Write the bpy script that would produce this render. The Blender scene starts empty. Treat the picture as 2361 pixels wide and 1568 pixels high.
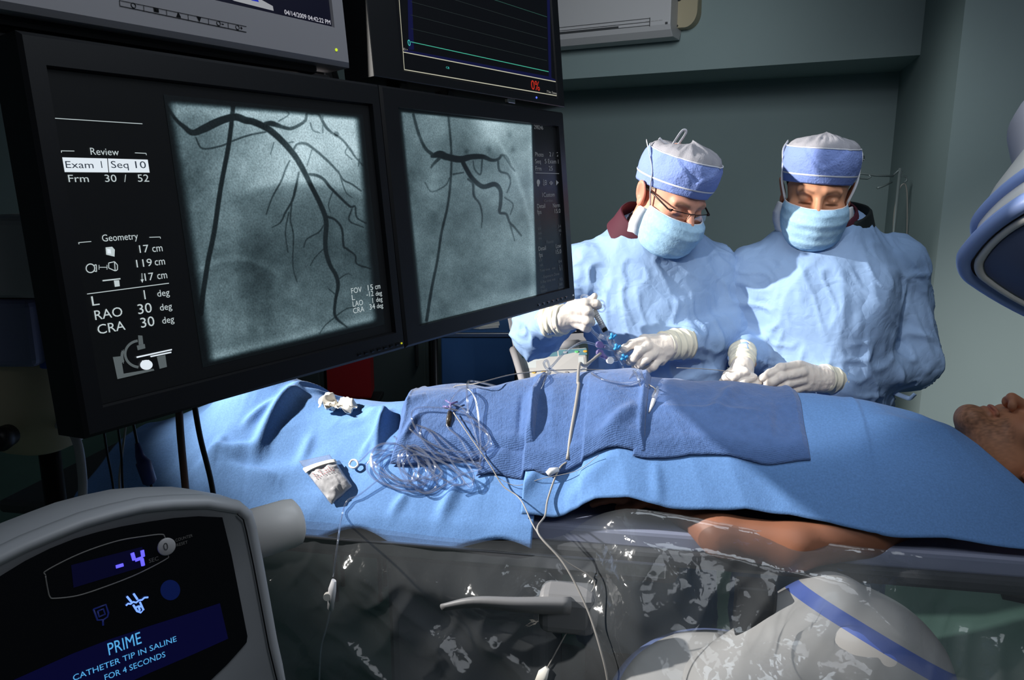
import bpy, bmesh, math, random
import numpy as np
from mathutils import Vector, Matrix
random.seed(4); RNG = np.random.default_rng(7)
SC = bpy.context.scene; COL = SC.collection
# ------------------------------------------------------------------ camera, light, exposure
FPX, PITCH, CZ = 1780.0, math.radians(11.8), 1.70
cam_d = bpy.data.cameras.new('camera'); cam_d.sensor_width = 36.0; cam_d.lens = FPX / 2361 * 36.0
cam_d.clip_start = 0.02
cam = bpy.data.objects.new('camera', cam_d); COL.objects.link(cam)
cam.location = (0, 0, CZ); cam.rotation_euler = (math.pi / 2 - PITCH, 0, 0)
SC.camera = cam
vs = SC.view_settings
vs.view_transform = 'Standard'; vs.look = 'None'; vs.gamma = 1.0; vs.exposure = 0.0; vs.use_curve_mapping = False
W = bpy.data.worlds.new('world'); SC.world = W; W.use_nodes = True
W.node_tree.nodes['Background'].inputs[0].default_value = (0.50, 0.62, 0.72, 1)
W.node_tree.nodes['Background'].inputs[1].default_value = 0.055
def lamp(name, kind, loc, target, energy, color=(1, 1, 1), **kw):
    d = bpy.data.lights.new(name, kind); d.energy = energy; d.color = color
    for k, v in kw.items(): setattr(d, k, v)
    o = bpy.data.objects.new(name, d); COL.objects.link(o); o.location = loc
    o.rotation_euler = (Vector(target) - Vector(loc)).to_track_quat('-Z', 'Y').to_euler()
    return o
# key spot: hard light from behind the displays, left of the table
lamp('key_spot', 'SPOT', (-2.25, 1.45, 2.45), (0.42, 1.80, 1.27), 820, (1.0, 0.965, 0.91), spot_size=math.radians(40), spot_blend=0.7, shadow_soft_size=0.03)
# added spot without a real fixture, a narrow beam brightening gowns and hands
lamp('key_spot', 'SPOT', (-0.40, 0.22, 2.38), (0.72, 1.92, 1.20), 82, (1.0, 0.97, 0.93), spot_size=math.radians(20), spot_blend=0.35, shadow_soft_size=0.025)
# added fills with no visible fixture; this one softly lifts the table
lamp('overhead_fill', 'AREA', (0.6, 1.1, 2.84), (0.6, 1.3, 0), 12, (0.80, 0.90, 1.0), shape='RECTANGLE', size=1.2, size_y=0.6)
lamp('camera_side_fill', 'AREA', (0.75, 0.1, 2.78), (0.9, 1.35, 1.3), 13, (0.86, 0.92, 1.0), shape='RECTANGLE', size=1.2, size_y=0.8)
lamp('back_wall_fill', 'SPOT', (0.4, 2.75, 2.80), (0.2, 5.0, 1.6), 75, (0.90, 0.98, 1.0), spot_size=math.radians(120), spot_blend=1.0, shadow_soft_size=0.3)  # added only to brighten the back wall, no fixture there
lamp('wall_wash_fill', 'SPOT', (0.75, 3.0, 2.75), (1.95, 3.75, 0.75), 38, (0.93, 1.0, 0.98), spot_size=math.radians(85), spot_blend=1.0, shadow_soft_size=0.25)  # added wash to brighten the side wall by the pillar, source invented

# ------------------------------------------------------------------ picture <-> place helpers
CT, ST = math.cos(PITCH), math.sin(PITCH)
C0 = np.array([0, 0, CZ])
def ray(px, py):
    x = (px - 1180.5) / FPX; u = (784 - py) / FPX
    return np.array([x, CT + u * ST, -ST + u * CT])
def at(px, py, Y):
    d = ray(px, py); return d * (Y / d[1]) + C0
def atz(px, py, Z):
    d = ray(px, py); return d * ((Z - CZ) / d[2]) + C0
def on_plane(px, py, o, n):
    d = ray(px, py); n = np.asarray(n, float)
    return C0 + d * (np.dot(np.asarray(o, float) - C0, n) / np.dot(d, n))
def proj(P):
    P = np.asarray(P, float) - C0
    f = P[..., 1] * CT - P[..., 2] * ST; u = P[..., 1] * ST + P[..., 2] * CT
    return 1180.5 + FPX * P[..., 0] / f, 784 - FPX * u / f
def unit(v): v = np.asarray(v, float); return v / np.linalg.norm(v)

# ------------------------------------------------------------------ materials
def lin(c):
    return tuple(((x / 255) / 12.92 if x / 255 <= 0.04045 else ((x / 255 + 0.055) / 1.055) ** 2.4) for x in c)
def mat(name, col, rough=0.5, metal=0.0, spec=0.5, bump=None, var=None, sheen=0.0, sss=0.0, trans=0.0, ior=1.45, coat=0.0, attr=False):
    """bump = list of (kind, scale, strength, distance); var = (scale, amount) colour mottling"""
    m = bpy.data.materials.new(name); m.use_nodes = True
    nt = m.node_tree; b = nt.nodes['Principled BSDF']; I = b.inputs
    c4 = (*lin(col), 1) if max(col) > 1 else (*col, 1)
    I['Base Color'].default_value = c4; I['Roughness'].default_value = rough; I['Metallic'].default_value = metal
    I['Specular IOR Level'].default_value = spec; I['IOR'].default_value = ior
    if sheen: I['Sheen Weight'].default_value = sheen
    if sss:
        I['Subsurface Weight'].default_value = sss; I['Subsurface Radius'].default_value = (0.012, 0.005, 0.003); I['Subsurface Scale'].default_value = 0.5
    if trans: I['Transmission Weight'].default_value = trans
    if coat: I['Coat Weight'].default_value = coat
    tc = nt.nodes.new('ShaderNodeTexCoord')
    colsock = None
    if attr:
        a = nt.nodes.new('ShaderNodeVertexColor'); a.layer_name = 'col'; colsock = a.outputs[0]
    if var:
        n = nt.nodes.new('ShaderNodeTexNoise'); n.inputs['Scale'].default_value = var[0]; n.inputs['Detail'].default_value = 5
        nt.links.new(tc.outputs['Object'], n.inputs['Vector'])
        hs = nt.nodes.new('ShaderNodeHueSaturation'); hs.inputs['Color'].default_value = c4
        if colsock: nt.links.new(colsock, hs.inputs['Color'])
        mr = nt.nodes.new('ShaderNodeMapRange'); mr.inputs[1].default_value = 0.25; mr.inputs[2].default_value = 0.75
        mr.inputs[3].default_value = 1 - var[1]; mr.inputs[4].default_value = 1 + var[1]
        nt.links.new(n.outputs[0], mr.inputs[0]); nt.links.new(mr.outputs[0], hs.inputs['Value']); colsock = hs.outputs[0]
    if colsock: nt.links.new(colsock, I['Base Color'])
    prev = None
    for kind, sc, st, di in (bump or []):
        if kind == 'noise':
            t = nt.nodes.new('ShaderNodeTexNoise'); t.inputs['Scale'].default_value = sc; t.inputs['Detail'].default_value = 6; out = t.outputs[0]
        elif kind == 'crease':
            t = nt.nodes.new('ShaderNodeTexVoronoi'); t.feature = 'DISTANCE_TO_EDGE'; t.inputs['Scale'].default_value = sc; out = t.outputs[0]
            nz = nt.nodes.new('ShaderNodeTexNoise'); nz.inputs['Scale'].default_value = sc * 0.9; nz.inputs['Detail'].default_value = 3
            mx = nt.nodes.new('ShaderNodeMixRGB'); mx.blend_type = 'LINEAR_LIGHT'; mx.inputs[0].default_value = 0.28
            nt.links.new(tc.outputs['Object'], nz.inputs['Vector']); nt.links.new(tc.outputs['Object'], mx.inputs[1]); nt.links.new(nz.outputs[1], mx.inputs[2])
            nt.links.new(mx.outputs[0], t.inputs['Vector'])
        elif kind == 'cell':
            t = nt.nodes.new('ShaderNodeTexVoronoi'); t.inputs['Scale'].default_value = sc; out = t.outputs[0]
        elif kind == 'weave':
            t = nt.nodes.new('ShaderNodeTexWave'); t.inputs['Scale'].default_value = sc; t.inputs['Distortion'].default_value = 1.5
            t.bands_direction = 'Y'; out = t.outputs[1]
        elif kind == 'weave2':
            t = nt.nodes.new('ShaderNodeTexWave'); t.inputs['Scale'].default_value = sc; t.inputs['Distortion'].default_value = 1.5
            t.bands_direction = 'X'; out = t.outputs[1]
        if kind != 'crease': nt.links.new(tc.outputs['Object'], t.inputs['Vector'])
        bp = nt.nodes.new('ShaderNodeBump'); bp.inputs['Strength'].default_value = st; bp.inputs['Distance'].default_value = di
        nt.links.new(out, bp.inputs['Height'])
        if prev: nt.links.new(prev, bp.inputs['Normal'])
        prev = bp.outputs[0]
    if prev: nt.links.new(prev, I['Normal'])
    return m
def emis(name, col, strength=1.0, attr=False, grain=None):
    m = bpy.data.materials.new(name); m.use_nodes = True; nt = m.node_tree
    b = nt.nodes['Principled BSDF']; b.inputs['Base Color'].default_value = (0.004, 0.004, 0.005, 1); b.inputs['Roughness'].default_value = 0.35
    b.inputs['Specular IOR Level'].default_value = 0.25
    b.inputs['Emission Strength'].default_value = strength; b.inputs['Emission Color'].default_value = (*lin(col), 1)
    if attr:
        a = nt.nodes.new('ShaderNodeVertexColor'); a.layer_name = 'col'; s = a.outputs[0]
        if grain:
            n = nt.nodes.new('ShaderNodeTexNoise'); n.inputs['Scale'].default_value = grain[0]; n.inputs['Detail'].default_value = 2
            tc = nt.nodes.new('ShaderNodeTexCoord'); nt.links.new(tc.outputs['Object'], n.inputs['Vector'])
            mr = nt.nodes.new('ShaderNodeMapRange'); mr.inputs[1].default_value = 0.3; mr.inputs[2].default_value = 0.7
            mr.inputs[3].default_value = 1 - grain[1]; mr.inputs[4].default_value = 1 + grain[1]
            hs = nt.nodes.new('ShaderNodeHueSaturation'); nt.links.new(n.outputs[0], mr.inputs[0]); nt.links.new(mr.outputs[0], hs.inputs['Value'])
            nt.links.new(s, hs.inputs['Color']); s = hs.outputs[0]
        nt.links.new(s, b.inputs['Emission Color'])
    return m
def film(name, tint, base=0.06, rough=0.08, bump=None, edge=0.75, haze=0.0, hazecol=(0.7, 0.75, 0.8)):
    """clear plastic: straight-through view plus sharp gloss"""
    m = bpy.data.materials.new(name); m.use_nodes = True; nt = m.node_tree; N = nt.nodes
    N.remove(N['Principled BSDF']); out = N['Material Output']
    tr = N.new('ShaderNodeBsdfTransparent'); tr.inputs[0].default_value = (*tint, 1)
    gl = N.new('ShaderNodeBsdfGlossy'); gl.inputs['Roughness'].default_value = rough
    df = N.new('ShaderNodeBsdfDiffuse'); df.inputs[0].default_value = (*hazecol, 1)
    m0 = N.new('ShaderNodeMixShader'); m0.inputs[0].default_value = haze
    nt.links.new(tr.outputs[0], m0.inputs[1]); nt.links.new(df.outputs[0], m0.inputs[2])
    mx = N.new('ShaderNodeMixShader'); lw = N.new('ShaderNodeLayerWeight'); lw.inputs[0].default_value = 0.35
    mr = N.new('ShaderNodeMapRange'); mr.inputs[3].default_value = base; mr.inputs[4].default_value = edge
    nt.links.new(lw.outputs['Facing'], mr.inputs[0])
    nt.links.new(mr.outputs[0], mx.inputs[0]); nt.links.new(m0.outputs[0], mx.inputs[1]); nt.links.new(gl.outputs[0], mx.inputs[2])
    nt.links.new(mx.outputs[0], out.inputs[0])
    tc = N.new('ShaderNodeTexCoord'); prev = None
    for kind, sc, st, di in (bump or []):
        if kind == 'noise':
            t = N.new('ShaderNodeTexNoise'); t.inputs['Detail'].default_value = 4; o = t.outputs[0]
        else:
            t = N.new('ShaderNodeTexVoronoi'); t.feature = 'DISTANCE_TO_EDGE'; o = t.outputs[0]
        t.inputs['Scale'].default_value = sc
        if kind == 'noise': nt.links.new(tc.outputs['Object'], t.inputs['Vector'])
        else:
            nz = N.new('ShaderNodeTexNoise'); nz.inputs['Scale'].default_value = sc * 0.8; nz.inputs['Detail'].default_value = 4
            ml_ = N.new('ShaderNodeMixRGB'); ml_.blend_type = 'LINEAR_LIGHT'; ml_.inputs[0].default_value = 0.35 / max(sc / 6, 1)
            nt.links.new(tc.outputs['Object'], nz.inputs['Vector']); nt.links.new(tc.outputs['Object'], ml_.inputs[1]); nt.links.new(nz.outputs[1], ml_.inputs[2]); nt.links.new(ml_.outputs[0], t.inputs['Vector'])
        bp = N.new('ShaderNodeBump'); bp.inputs['Strength'].default_value = st; bp.inputs['Distance'].default_value = di
        nt.links.new(o, bp.inputs['Height'])
        if prev: nt.links.new(prev, bp.inputs['Normal'])
        prev = bp.outputs[0]
    if prev: nt.links.new(prev, gl.inputs['Normal']); nt.links.new(prev, lw.inputs['Normal'])
    return m

# ------------------------------------------------------------------ object helpers
def tag(o, label=None, cat=None, group=None, kind=None):
    if label: o['label'] = label
    if cat: o['category'] = cat
    if group: o['group'] = group
    if kind: o['kind'] = kind
    return o
def thing(name, loc, label, cat, group=None):
    o = bpy.data.objects.new(name, None); COL.objects.link(o); o.location = tuple(loc); o.empty_display_size = 0.05
    return tag(o, label, cat, group)
def link(name, me, m=None, parent=None):
    o = bpy.data.objects.new(name, me); COL.objects.link(o)
    if m is not None and not me.materials: me.materials.append(m)
    if parent is not None:
        o.parent = parent
        L = Vector((0, 0, 0)); p = parent
        while p is not None: L += p.location; p = p.parent
        o.location = -L      # meshes are written in world coordinates, empties are not rotated
        me.transform(Matrix.Translation(-L)); o.location = (0, 0, 0)
    return o
def np_mesh(name, V, Fq, smooth=True, colors=None):
    V = np.asarray(V, np.float32); me = bpy.data.meshes.new(name)
    if isinstance(Fq, np.ndarray):
        n, k = Fq.shape
        me.vertices.add(len(V)); me.vertices.foreach_set('co', V.ravel())
        me.loops.add(n * k); me.loops.foreach_set('vertex_index', Fq.astype(np.int32).ravel())
        me.polygons.add(n); me.polygons.foreach_set('loop_start', np.arange(0, n * k, k, dtype=np.int32))
        me.update(calc_edges=True)
    else:
        me.from_pydata(V.tolist(), [], [list(map(int, f)) for f in Fq])
    if smooth: me.polygons.foreach_set('use_smooth', np.ones(len(me.polygons), bool))
    if colors is not None:
        a = me.color_attributes.new('col', 'FLOAT_COLOR', 'POINT')
        c = np.ones((len(V), 4), np.float32); c[:, :3] = colors; a.data.foreach_set('color', c.ravel())
    me.validate(); me.update()
    return me
def grid_faces(nu, nv, closed=False):
    i, j = np.meshgrid(np.arange(nu if closed else nu - 1), np.arange(nv - 1), indexing='ij')
    i2 = (i + 1) % nu
    return np.stack([i * nv + j, i2 * nv + j, i2 * nv + j + 1, i * nv + j + 1], -1).reshape(-1, 4)
def thicken(V, nu, nv, th):
    """grid of points -> closed thin slab (th downwards along normals)"""
    G = V.reshape(nu, nv, 3); du = np.gradient(G, axis=0); dv = np.gradient(G, axis=1)
    n = np.cross(du, dv); n /= np.linalg.norm(n, axis=-1, keepdims=True) + 1e-9
    B = G - n * th; N = nu * nv
    F1 = grid_faces(nu, nv); F2 = F1[:, ::-1] + N
    def idx(i, j): return i * nv + j
    rim = [idx(i, 0) for i in range(nu)] + [idx(nu - 1, j) for j in range(1, nv)] + [idx(i, nv - 1) for i in range(nu - 2, -1, -1)] + [idx(0, j) for j in range(nv - 2, 0, -1)]
    rim = np.array(rim); r2 = np.roll(rim, -1)
    F3 = np.stack([rim, rim + N, r2 + N, r2], -1)
    return np.concatenate([G.reshape(-1, 3), B.reshape(-1, 3)]), np.concatenate([F1, F2, F3])
class MB:
    """collects shapes into one bmesh"""
    def __init__(s): s.bm = bmesh.new()
    def box(s, c, size, R=None, bev=0.0, seg=2):
        r = bmesh.ops.create_cube(s.bm, size=1.0); vs_ = r['verts']
        bmesh.ops.scale(s.bm, vec=size, verts=vs_)
        if bev:
            es = list({e for v in vs_ for e in v.link_edges})
            rb = bmesh.ops.bevel(s.bm, geom=es, offset=bev, segments=seg, affect='EDGES', profile=0.5); vs_ = list({v for f in rb['faces'] for v in f.verts} | {v for v in vs_ if v.is_valid})
        M = Matrix.Translation(Vector(c)) @ (R.to_4x4() if R is not None else Matrix.Identity(4))
        bmesh.ops.transform(s.bm, matrix=M, verts=vs_); return s
    def tube(s, pts, r, seg=8, smooth=True, flat=1.0, cap=True):
        P = [Vector(p) for p in pts]; n = len(P); rr = r if hasattr(r, '__len__') else [r] * n
        rings = []; nrm = None
        for i in range(n):
            t = (P[min(i + 1, n - 1)] - P[max(i - 1, 0)]).normalized()
            if nrm is None:
                nrm = t.orthogonal().normalized()
            else:
                nrm = (nrm - t * nrm.dot(t));
                nrm = nrm.normalized() if nrm.length > 1e-6 else t.orthogonal().normalized()
            bi = t.cross(nrm)
            rings.append([s.bm.verts.new(P[i] + (nrm * math.cos(2 * math.pi * k / seg) * flat + bi * math.sin(2 * math.pi * k / seg)) * rr[i]) for k in range(seg)])
        for i in range(n - 1):
            for k in range(seg):
                f = s.bm.faces.new((rings[i][k], rings[i][(k + 1) % seg], rings[i + 1][(k + 1) % seg], rings[i + 1][k])); f.smooth = smooth
        if cap: s.bm.faces.new(rings[0][::-1]); s.bm.faces.new(rings[-1])
        return s
    def lathe(s, o, axis, prof, seg=32, smooth=True):
        """prof: list of (distance along axis, radius)"""
        o = Vector(o); ax = Vector(axis).normalized(); e1 = ax.orthogonal().normalized(); e2 = ax.cross(e1); rings = []
        for h, r in prof:
            rings.append([s.bm.verts.new(o + ax * h + (e1 * math.cos(2 * math.pi * k / seg) + e2 * math.sin(2 * math.pi * k / seg)) * max(r, 1e-5)) for k in range(seg)])
        for i in range(len(prof) - 1):
            for k in range(seg):
                f = s.bm.faces.new((rings[i][k], rings[i][(k + 1) % seg], rings[i + 1][(k + 1) % seg], rings[i + 1][k])); f.smooth = smooth
        s.bm.faces.new(rings[0][::-1]); s.bm.faces.new(rings[-1]); return s
    def prism(s, outline, d, bev=0.0, seg=2):
        """closed outline of 3-D points extruded by vector d"""
        d = Vector(d); a = [s.bm.verts.new(Vector(p)) for p in outline]; b = [s.bm.verts.new(Vector(p) + d) for p in outline]; n = len(a)
        fs = [s.bm.faces.new(a[::-1]), s.bm.faces.new(b)]
        for i in range(n): s.bm.faces.new((a[i], a[(i + 1) % n], b[(i + 1) % n], b[i]))
        if bev:
            es = list(fs[0].edges) + list(fs[1].edges)
            bmesh.ops.bevel(s.bm, geom=es, offset=bev, segments=seg, affect='EDGES', profile=0.5)
        return s
    def poly(s, pts):
        s.bm.faces.new([s.bm.verts.new(Vector(p)) for p in pts]); return s
    def build(s, name, m, parent=None, smooth=None):
        bmesh.ops.recalc_face_normals(s.bm, faces=s.bm.faces)
        me = bpy.data.meshes.new(name); s.bm.to_mesh(me); s.bm.free()
        if smooth is not None: me.polygons.foreach_set('use_smooth', np.full(len(me.polygons), smooth))
        return link(name, me, m, parent)
def crom(pts, n=8, closed=False):
    """Catmull-Rom through points"""
    P = [np.asarray(p, float) for p in pts]; out = []
    if closed: P = [P[-1]] + P + [P[0], P[1]]
    else: P = [2 * P[0] - P[1]] + P + [2 * P[-1] - P[-2]]
    for i in range(1, len(P) - 2):
        for k in range(n):
            t = k / n
            out.append(0.5 * (2 * P[i] + (P[i + 1] - P[i - 1]) * t + (2 * P[i - 1] - 5 * P[i] + 4 * P[i + 1] - P[i + 2]) * t * t + (3 * P[i] - P[i - 1] - 3 * P[i + 1] + P[i + 2]) * t ** 3))
    if not closed: out.append(P[-2])
    return out
def rbox_outline(o, U, V, w, h, r, n=6):
    """rounded rectangle outline from corner o along U (w) and V (h)"""
    o = np.asarray(o, float); pts = []
    for cx, cy, a0 in ((w - r, h - r, 0), (r, h - r, 90), (r, r, 180), (w - r, r, 270)):
        for k in range(n + 1):
            a = math.radians(a0 + 90 * k / n); pts.append(o + U * (cx + r * math.cos(a)) + V * (cy + r * math.sin(a)))
    return pts

# ------------------------------------------------------------------ smooth noise for real surface relief
_perm = np.random.default_rng(3).permutation(512)
def _h(i, j, k): return _perm[(_perm[(_perm[i & 511] + j) & 511] + k) & 511] / 511.0
def vnoise(P):
    P = np.asarray(P, float); i = np.floor(P).astype(int); f = P - i; f = f * f * (3 - 2 * f)
    r = 0
    for dx in (0, 1):
        for dy in (0, 1):
            for dz in (0, 1):
                w = (f[..., 0] if dx else 1 - f[..., 0]) * (f[..., 1] if dy else 1 - f[..., 1]) * (f[..., 2] if dz else 1 - f[..., 2])
                r = r + w * _h(i[..., 0] + dx, i[..., 1] + dy, i[..., 2] + dz)
    return r * 2 - 1
def fbm(P, o=3):
    r = 0; a = 1.0; P = np.asarray(P, float)
    for _ in range(o): r = r + a * vnoise(P); P = P * 2.03 + 7.7; a *= 0.5
    return r
def ridge(P, o=2):
    r = 0; a = 1.0; P = np.asarray(P, float)
    for _ in range(o): r = r + a * (1 - np.abs(vnoise(P)) * 2.2); P = P * 1.9 + 3.3; a *= 0.5
    return r

# ------------------------------------------------------------------ implicit modelling: smooth unions -> one continuous surface
class SDF:
    def __init__(s, lo, hi, h):
        s.lo = np.asarray(lo, float); s.h = h; s.n = np.ceil((np.asarray(hi, float) - s.lo) / h).astype(int) + 1
        s.F = np.full(s.n, 0.08, np.float32); s.ax = [s.lo[i] + np.arange(s.n[i]) * h for i in range(3)]
    def _reg(s, lo, hi):
        a = np.clip(np.floor((np.asarray(lo) - s.lo) / s.h).astype(int), 0, s.n); b = np.clip(np.ceil((np.asarray(hi) - s.lo) / s.h).astype(int) + 1, 0, s.n)
        sl = tuple(slice(a[i], b[i]) for i in range(3))
        g = np.meshgrid(*[s.ax[i][sl[i]] for i in range(3)], indexing='ij')
        return sl, np.stack(g, -1)
    def _un(s, sl, d, k):
        f = s.F[sl]
        if k <= 0: s.F[sl] = np.minimum(f, d); return
        h = np.clip(0.5 + 0.5 * (f - d) / k, 0, 1); s.F[sl] = f * (1 - h) + d * h - k * h * (1 - h)
    def _sub(s, sl, d, k):
        f = s.F[sl]; h = np.clip(0.5 - 0.5 * (f + d) / k, 0, 1); s.F[sl] = f * (1 - h) - d * h + k * h * (1 - h)
    def _do(s, sl, d, k, sub):
        if d.size: (s._sub if sub else s._un)(sl, d.astype(np.float32), k)
    def cap(s, a, b, ra, rb=None, k=0.01, sub=False):
        a = np.asarray(a, float); b = np.asarray(b, float); rb = ra if rb is None else rb
        m = max(ra, rb) + 2 * k + 3 * s.h + 0.01
        sl, P = s._reg(np.minimum(a, b) - m, np.maximum(a, b) + m)
        ba = b - a; t = np.clip((P - a) @ ba / max(ba @ ba, 1e-9), 0, 1)
        d = np.linalg.norm(P - a - t[..., None] * ba, axis=-1) - (ra + (rb - ra) * t); s._do(sl, d, k, sub); return s
    def chain(s, pts, rr, k=0.01):
        for i in range(len(pts) - 1): s.cap(pts[i], pts[i + 1], rr[i], rr[i + 1], k)
        return s
    def ell(s, c, r, R=None, k=0.01, sub=False):
        c = np.asarray(c, float); r = np.asarray(r, float); m = max(r) + 2 * k + 3 * s.h + 0.01
        sl, P = s._reg(c - m, c + m); P = P - c
        if R is not None: P = P @ np.asarray(R)       # columns of R are the ellipsoid axes
        k0 = np.linalg.norm(P / r, axis=-1); k1 = np.linalg.norm(P / (r * r), axis=-1) + 1e-9
        s._do(sl, k0 * (k0 - 1) / k1, k, sub); return s
    def rbox(s, c, hs, rad, R=None, k=0.01, sub=False):
        c = np.asarray(c, float); hs = np.asarray(hs, float); m = np.linalg.norm(hs) + rad + 2 * k + 3 * s.h
        sl, P = s._reg(c - m, c + m); P = P - c
        if R is not None: P = P @ np.asarray(R)
        q = np.abs(P) - hs; d = np.linalg.norm(np.maximum(q, 0), axis=-1) + np.minimum(q.max(-1), 0) - rad; s._do(sl, d, k, sub); return s
    def cut(s, p, n, k=0.004):
        """keep the side where (x-p).n < 0"""
        sl = (slice(None),) * 3; g = np.stack(np.meshgrid(*s.ax, indexing='ij'), -1); d = (g - np.asarray(p)) @ unit(n)
        f = s.F; h = np.clip(0.5 - 0.5 * (f - d) / k, 0, 1); s.F = (f * (1 - h) + d * h + k * h * (1 - h)).astype(np.float32); return s
    def mesh(s):
        F = s.F; ins = F < 0; n = np.array(F.shape)
        c = [ins[dx:n[0] - 1 + dx, dy:n[1] - 1 + dy, dz:n[2] - 1 + dz] for dx in (0, 1) for dy in (0, 1) for dz in (0, 1)]
        al = c[0].copy(); an = c[0].copy()
        for q in c[1:]: al &= q; an |= q
        act = np.argwhere(an & ~al); ids = np.full(n - 1, -1, np.int32); ids[tuple(act.T)] = np.arange(len(act))
        off = np.array([[dx, dy, dz] for dx in (0, 1) for dy in (0, 1) for dz in (0, 1)])
        val = np.stack([F[tuple((act + o).T)] for o in off], -1)
        acc = np.zeros((len(act), 3)); cnt = np.zeros(len(act))
        for i in range(8):
            for j in range(i + 1, 8):
                if np.abs(off[i] - off[j]).sum() == 1:
                    va, vb = val[:, i], val[:, j]; mk = (va < 0) != (vb < 0)
                    t = np.where(mk, va / np.where(va - vb == 0, 1, va - vb), 0)
                    acc += np.where(mk[:, None], off[i] + t[:, None] * (off[j] - off[i]), 0); cnt += mk
        V = s.lo + (act + acc / np.maximum(cnt, 1)[:, None]) * s.h
        Q = []
        for axi in range(3):
            o1, o2 = [(1, 2), (2, 0), (0, 1)][axi]
            sa = [slice(1, -1)] * 3; sa[axi] = slice(0, -1); sb = list(sa); sb[axi] = slice(1, None); sb[axi] = slice(1, n[axi])
            A = ins[tuple(sa)]; B = ins[tuple(sb)]
            e = np.argwhere(A != B)
            if not len(e): continue
            flip = A[tuple(e.T)]
            e = e + 1; e[:, axi] -= 1
            u = np.zeros(3, int); u[o1] = 1; v = np.zeros(3, int); v[o2] = 1
            q = np.stack([ids[tuple((e - u - v).T)], ids[tuple((e - v).T)], ids[tuple(e.T)], ids[tuple((e - u).T)]], -1)
            q[~flip] = q[~flip][:, ::-1]; Q.append(q)
        Q = np.concatenate(Q); Q = Q[(Q >= 0).all(1)]
        return V, Q
def vnormals(V, Q):
    n = np.zeros_like(V); fn = np.cross(V[Q[:, 2]] - V[Q[:, 0]], V[Q[:, 3]] - V[Q[:, 1]])
    for i in range(4): np.add.at(n, Q[:, i], fn)
    return n / (np.linalg.norm(n, axis=1, keepdims=True) + 1e-12)
def relax(V, Q, it=1, lam=0.5):
    for _ in range(it):
        a = np.zeros_like(V); c = np.zeros(len(V))
        for i, j in ((0, 1), (1, 2), (2, 3), (3, 0)):
            np.add.at(a, Q[:, i], V[Q[:, j]]); np.add.at(c, Q[:, i], 1); np.add.at(a, Q[:, j], V[Q[:, i]]); np.add.at(c, Q[:, j], 1)
        V = V * (1 - lam) + lam * a / np.maximum(c, 1)[:, None]
    return V
def joinvq(*parts):
    Vs = []; Qs = []; n = 0
    for V, Q in parts: Vs.append(V); Qs.append(Q + n); n += len(V)
    return np.concatenate(Vs), np.concatenate(Qs)
# text on a plane
def text_mesh(items, o, U, V, n, lift=0.0006):
    """items: (string, u, v baseline, width or None, height of capitals) -> one mesh, letters lying on the plane"""
    Vs = []; Fs = []; k = 0
    for st, u, v, w, h in items:
        cu = bpy.data.curves.new('txt', 'FONT'); cu.body = st; cu.resolution_u = 3
        ob = bpy.data.objects.new('txt', cu); COL.objects.link(ob); bpy.context.view_layer.update()
        me = bpy.data.meshes.new_from_object(ob.evaluated_get(bpy.context.evaluated_depsgraph_get()))
        co = np.array([q.co[:] for q in me.vertices])
        if len(co):
            x0, x1 = co[:, 0].min(), co[:, 0].max(); cap = 0.69
            sy = h / cap; sx = (w / (x1 - x0)) if w and st not in ('1', '/', '7') else sy
            P = np.asarray(o) + np.outer(u + (co[:, 0] - x0) * sx, U) + np.outer(v + co[:, 1] * sy, V) + np.asarray(n) * lift
            Vs.append(P); Fs += [[i + k for i in p.vertices] for p in me.polygons]; k += len(P)
        bpy.data.objects.remove(ob); bpy.data.curves.remove(cu); bpy.data.meshes.remove(me)
    return np_mesh('text', np.concatenate(Vs), Fs, smooth=False)
# ------------------------------------------------------------------ shared materials
M = {}
M['wall'] = mat('wall_paint', (136, 152, 154), 0.55, spec=0.3, bump=[('noise', 90, 0.05, 0.002)], var=(2.0, 0.04))
M['floor'] = mat('green_floor', (92, 122, 112), 0.45, var=(3, 0.08), bump=[('noise', 40, 0.03, 0.002)])
M['ceil'] = mat('ceiling_paint', (150, 156, 158), 0.8)
M['black'] = mat('black_plastic', (9, 10, 14), 0.45, spec=0.35, bump=[('noise', 500, 0.05, 0.001)])
M['black2'] = mat('black_gloss_panel', (7, 8, 12), 0.25, spec=0.4)
M['grey'] = mat('grey_plastic', (150, 148, 150), 0.5, bump=[('noise', 500, 0.05, 0.001)])
M['dgrey'] = mat('dark_grey_plastic', (62, 63, 66), 0.5)
M['lgrey'] = mat('light_grey_plastic', (196, 194, 192), 0.42)
M['white'] = mat('white_enamel', (214, 211, 207), 0.33, coat=0.2)
M['beige'] = mat('beige_plastic', (170, 158, 132), 0.5)
M['bumper'] = mat('blue_rubber', (146, 168, 222), 0.4, spec=0.45)
M['panel'] = mat('slate_blue_panel', (88, 98, 128), 0.5, bump=[('noise', 300, 0.04, 0.001)])
M['steel'] = mat('brushed_steel', (150, 152, 156), 0.28, metal=1.0)
M['dsteel'] = mat('dark_metal', (58, 58, 60), 0.4, metal=0.7)
M['drape'] = mat('blue_drape', (100, 140, 194), 0.8, spec=0.15, sheen=0.12, bump=[('noise', 420, 0.18, 0.002), ('noise', 60, 0.10, 0.006)], var=(260, 0.13))
M['towel'] = mat('navy_towel', (78, 106, 156), 0.95, spec=0.08, sheen=0.25, bump=[('weave', 150, 0.22, 0.002), ('weave2', 170, 0.20, 0.002), ('noise', 120, 0.45, 0.004), ('noise', 420, 0.4, 0.002)], var=(60, 0.10))
M['gown'] = mat('blue_gown', (142, 170, 208), 0.66, spec=0.25, bump=[('crease', 4.5, 0.6, 0.014), ('crease', 11, 0.2, 0.007), ('noise', 300, 0.06, 0.001)])
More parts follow.
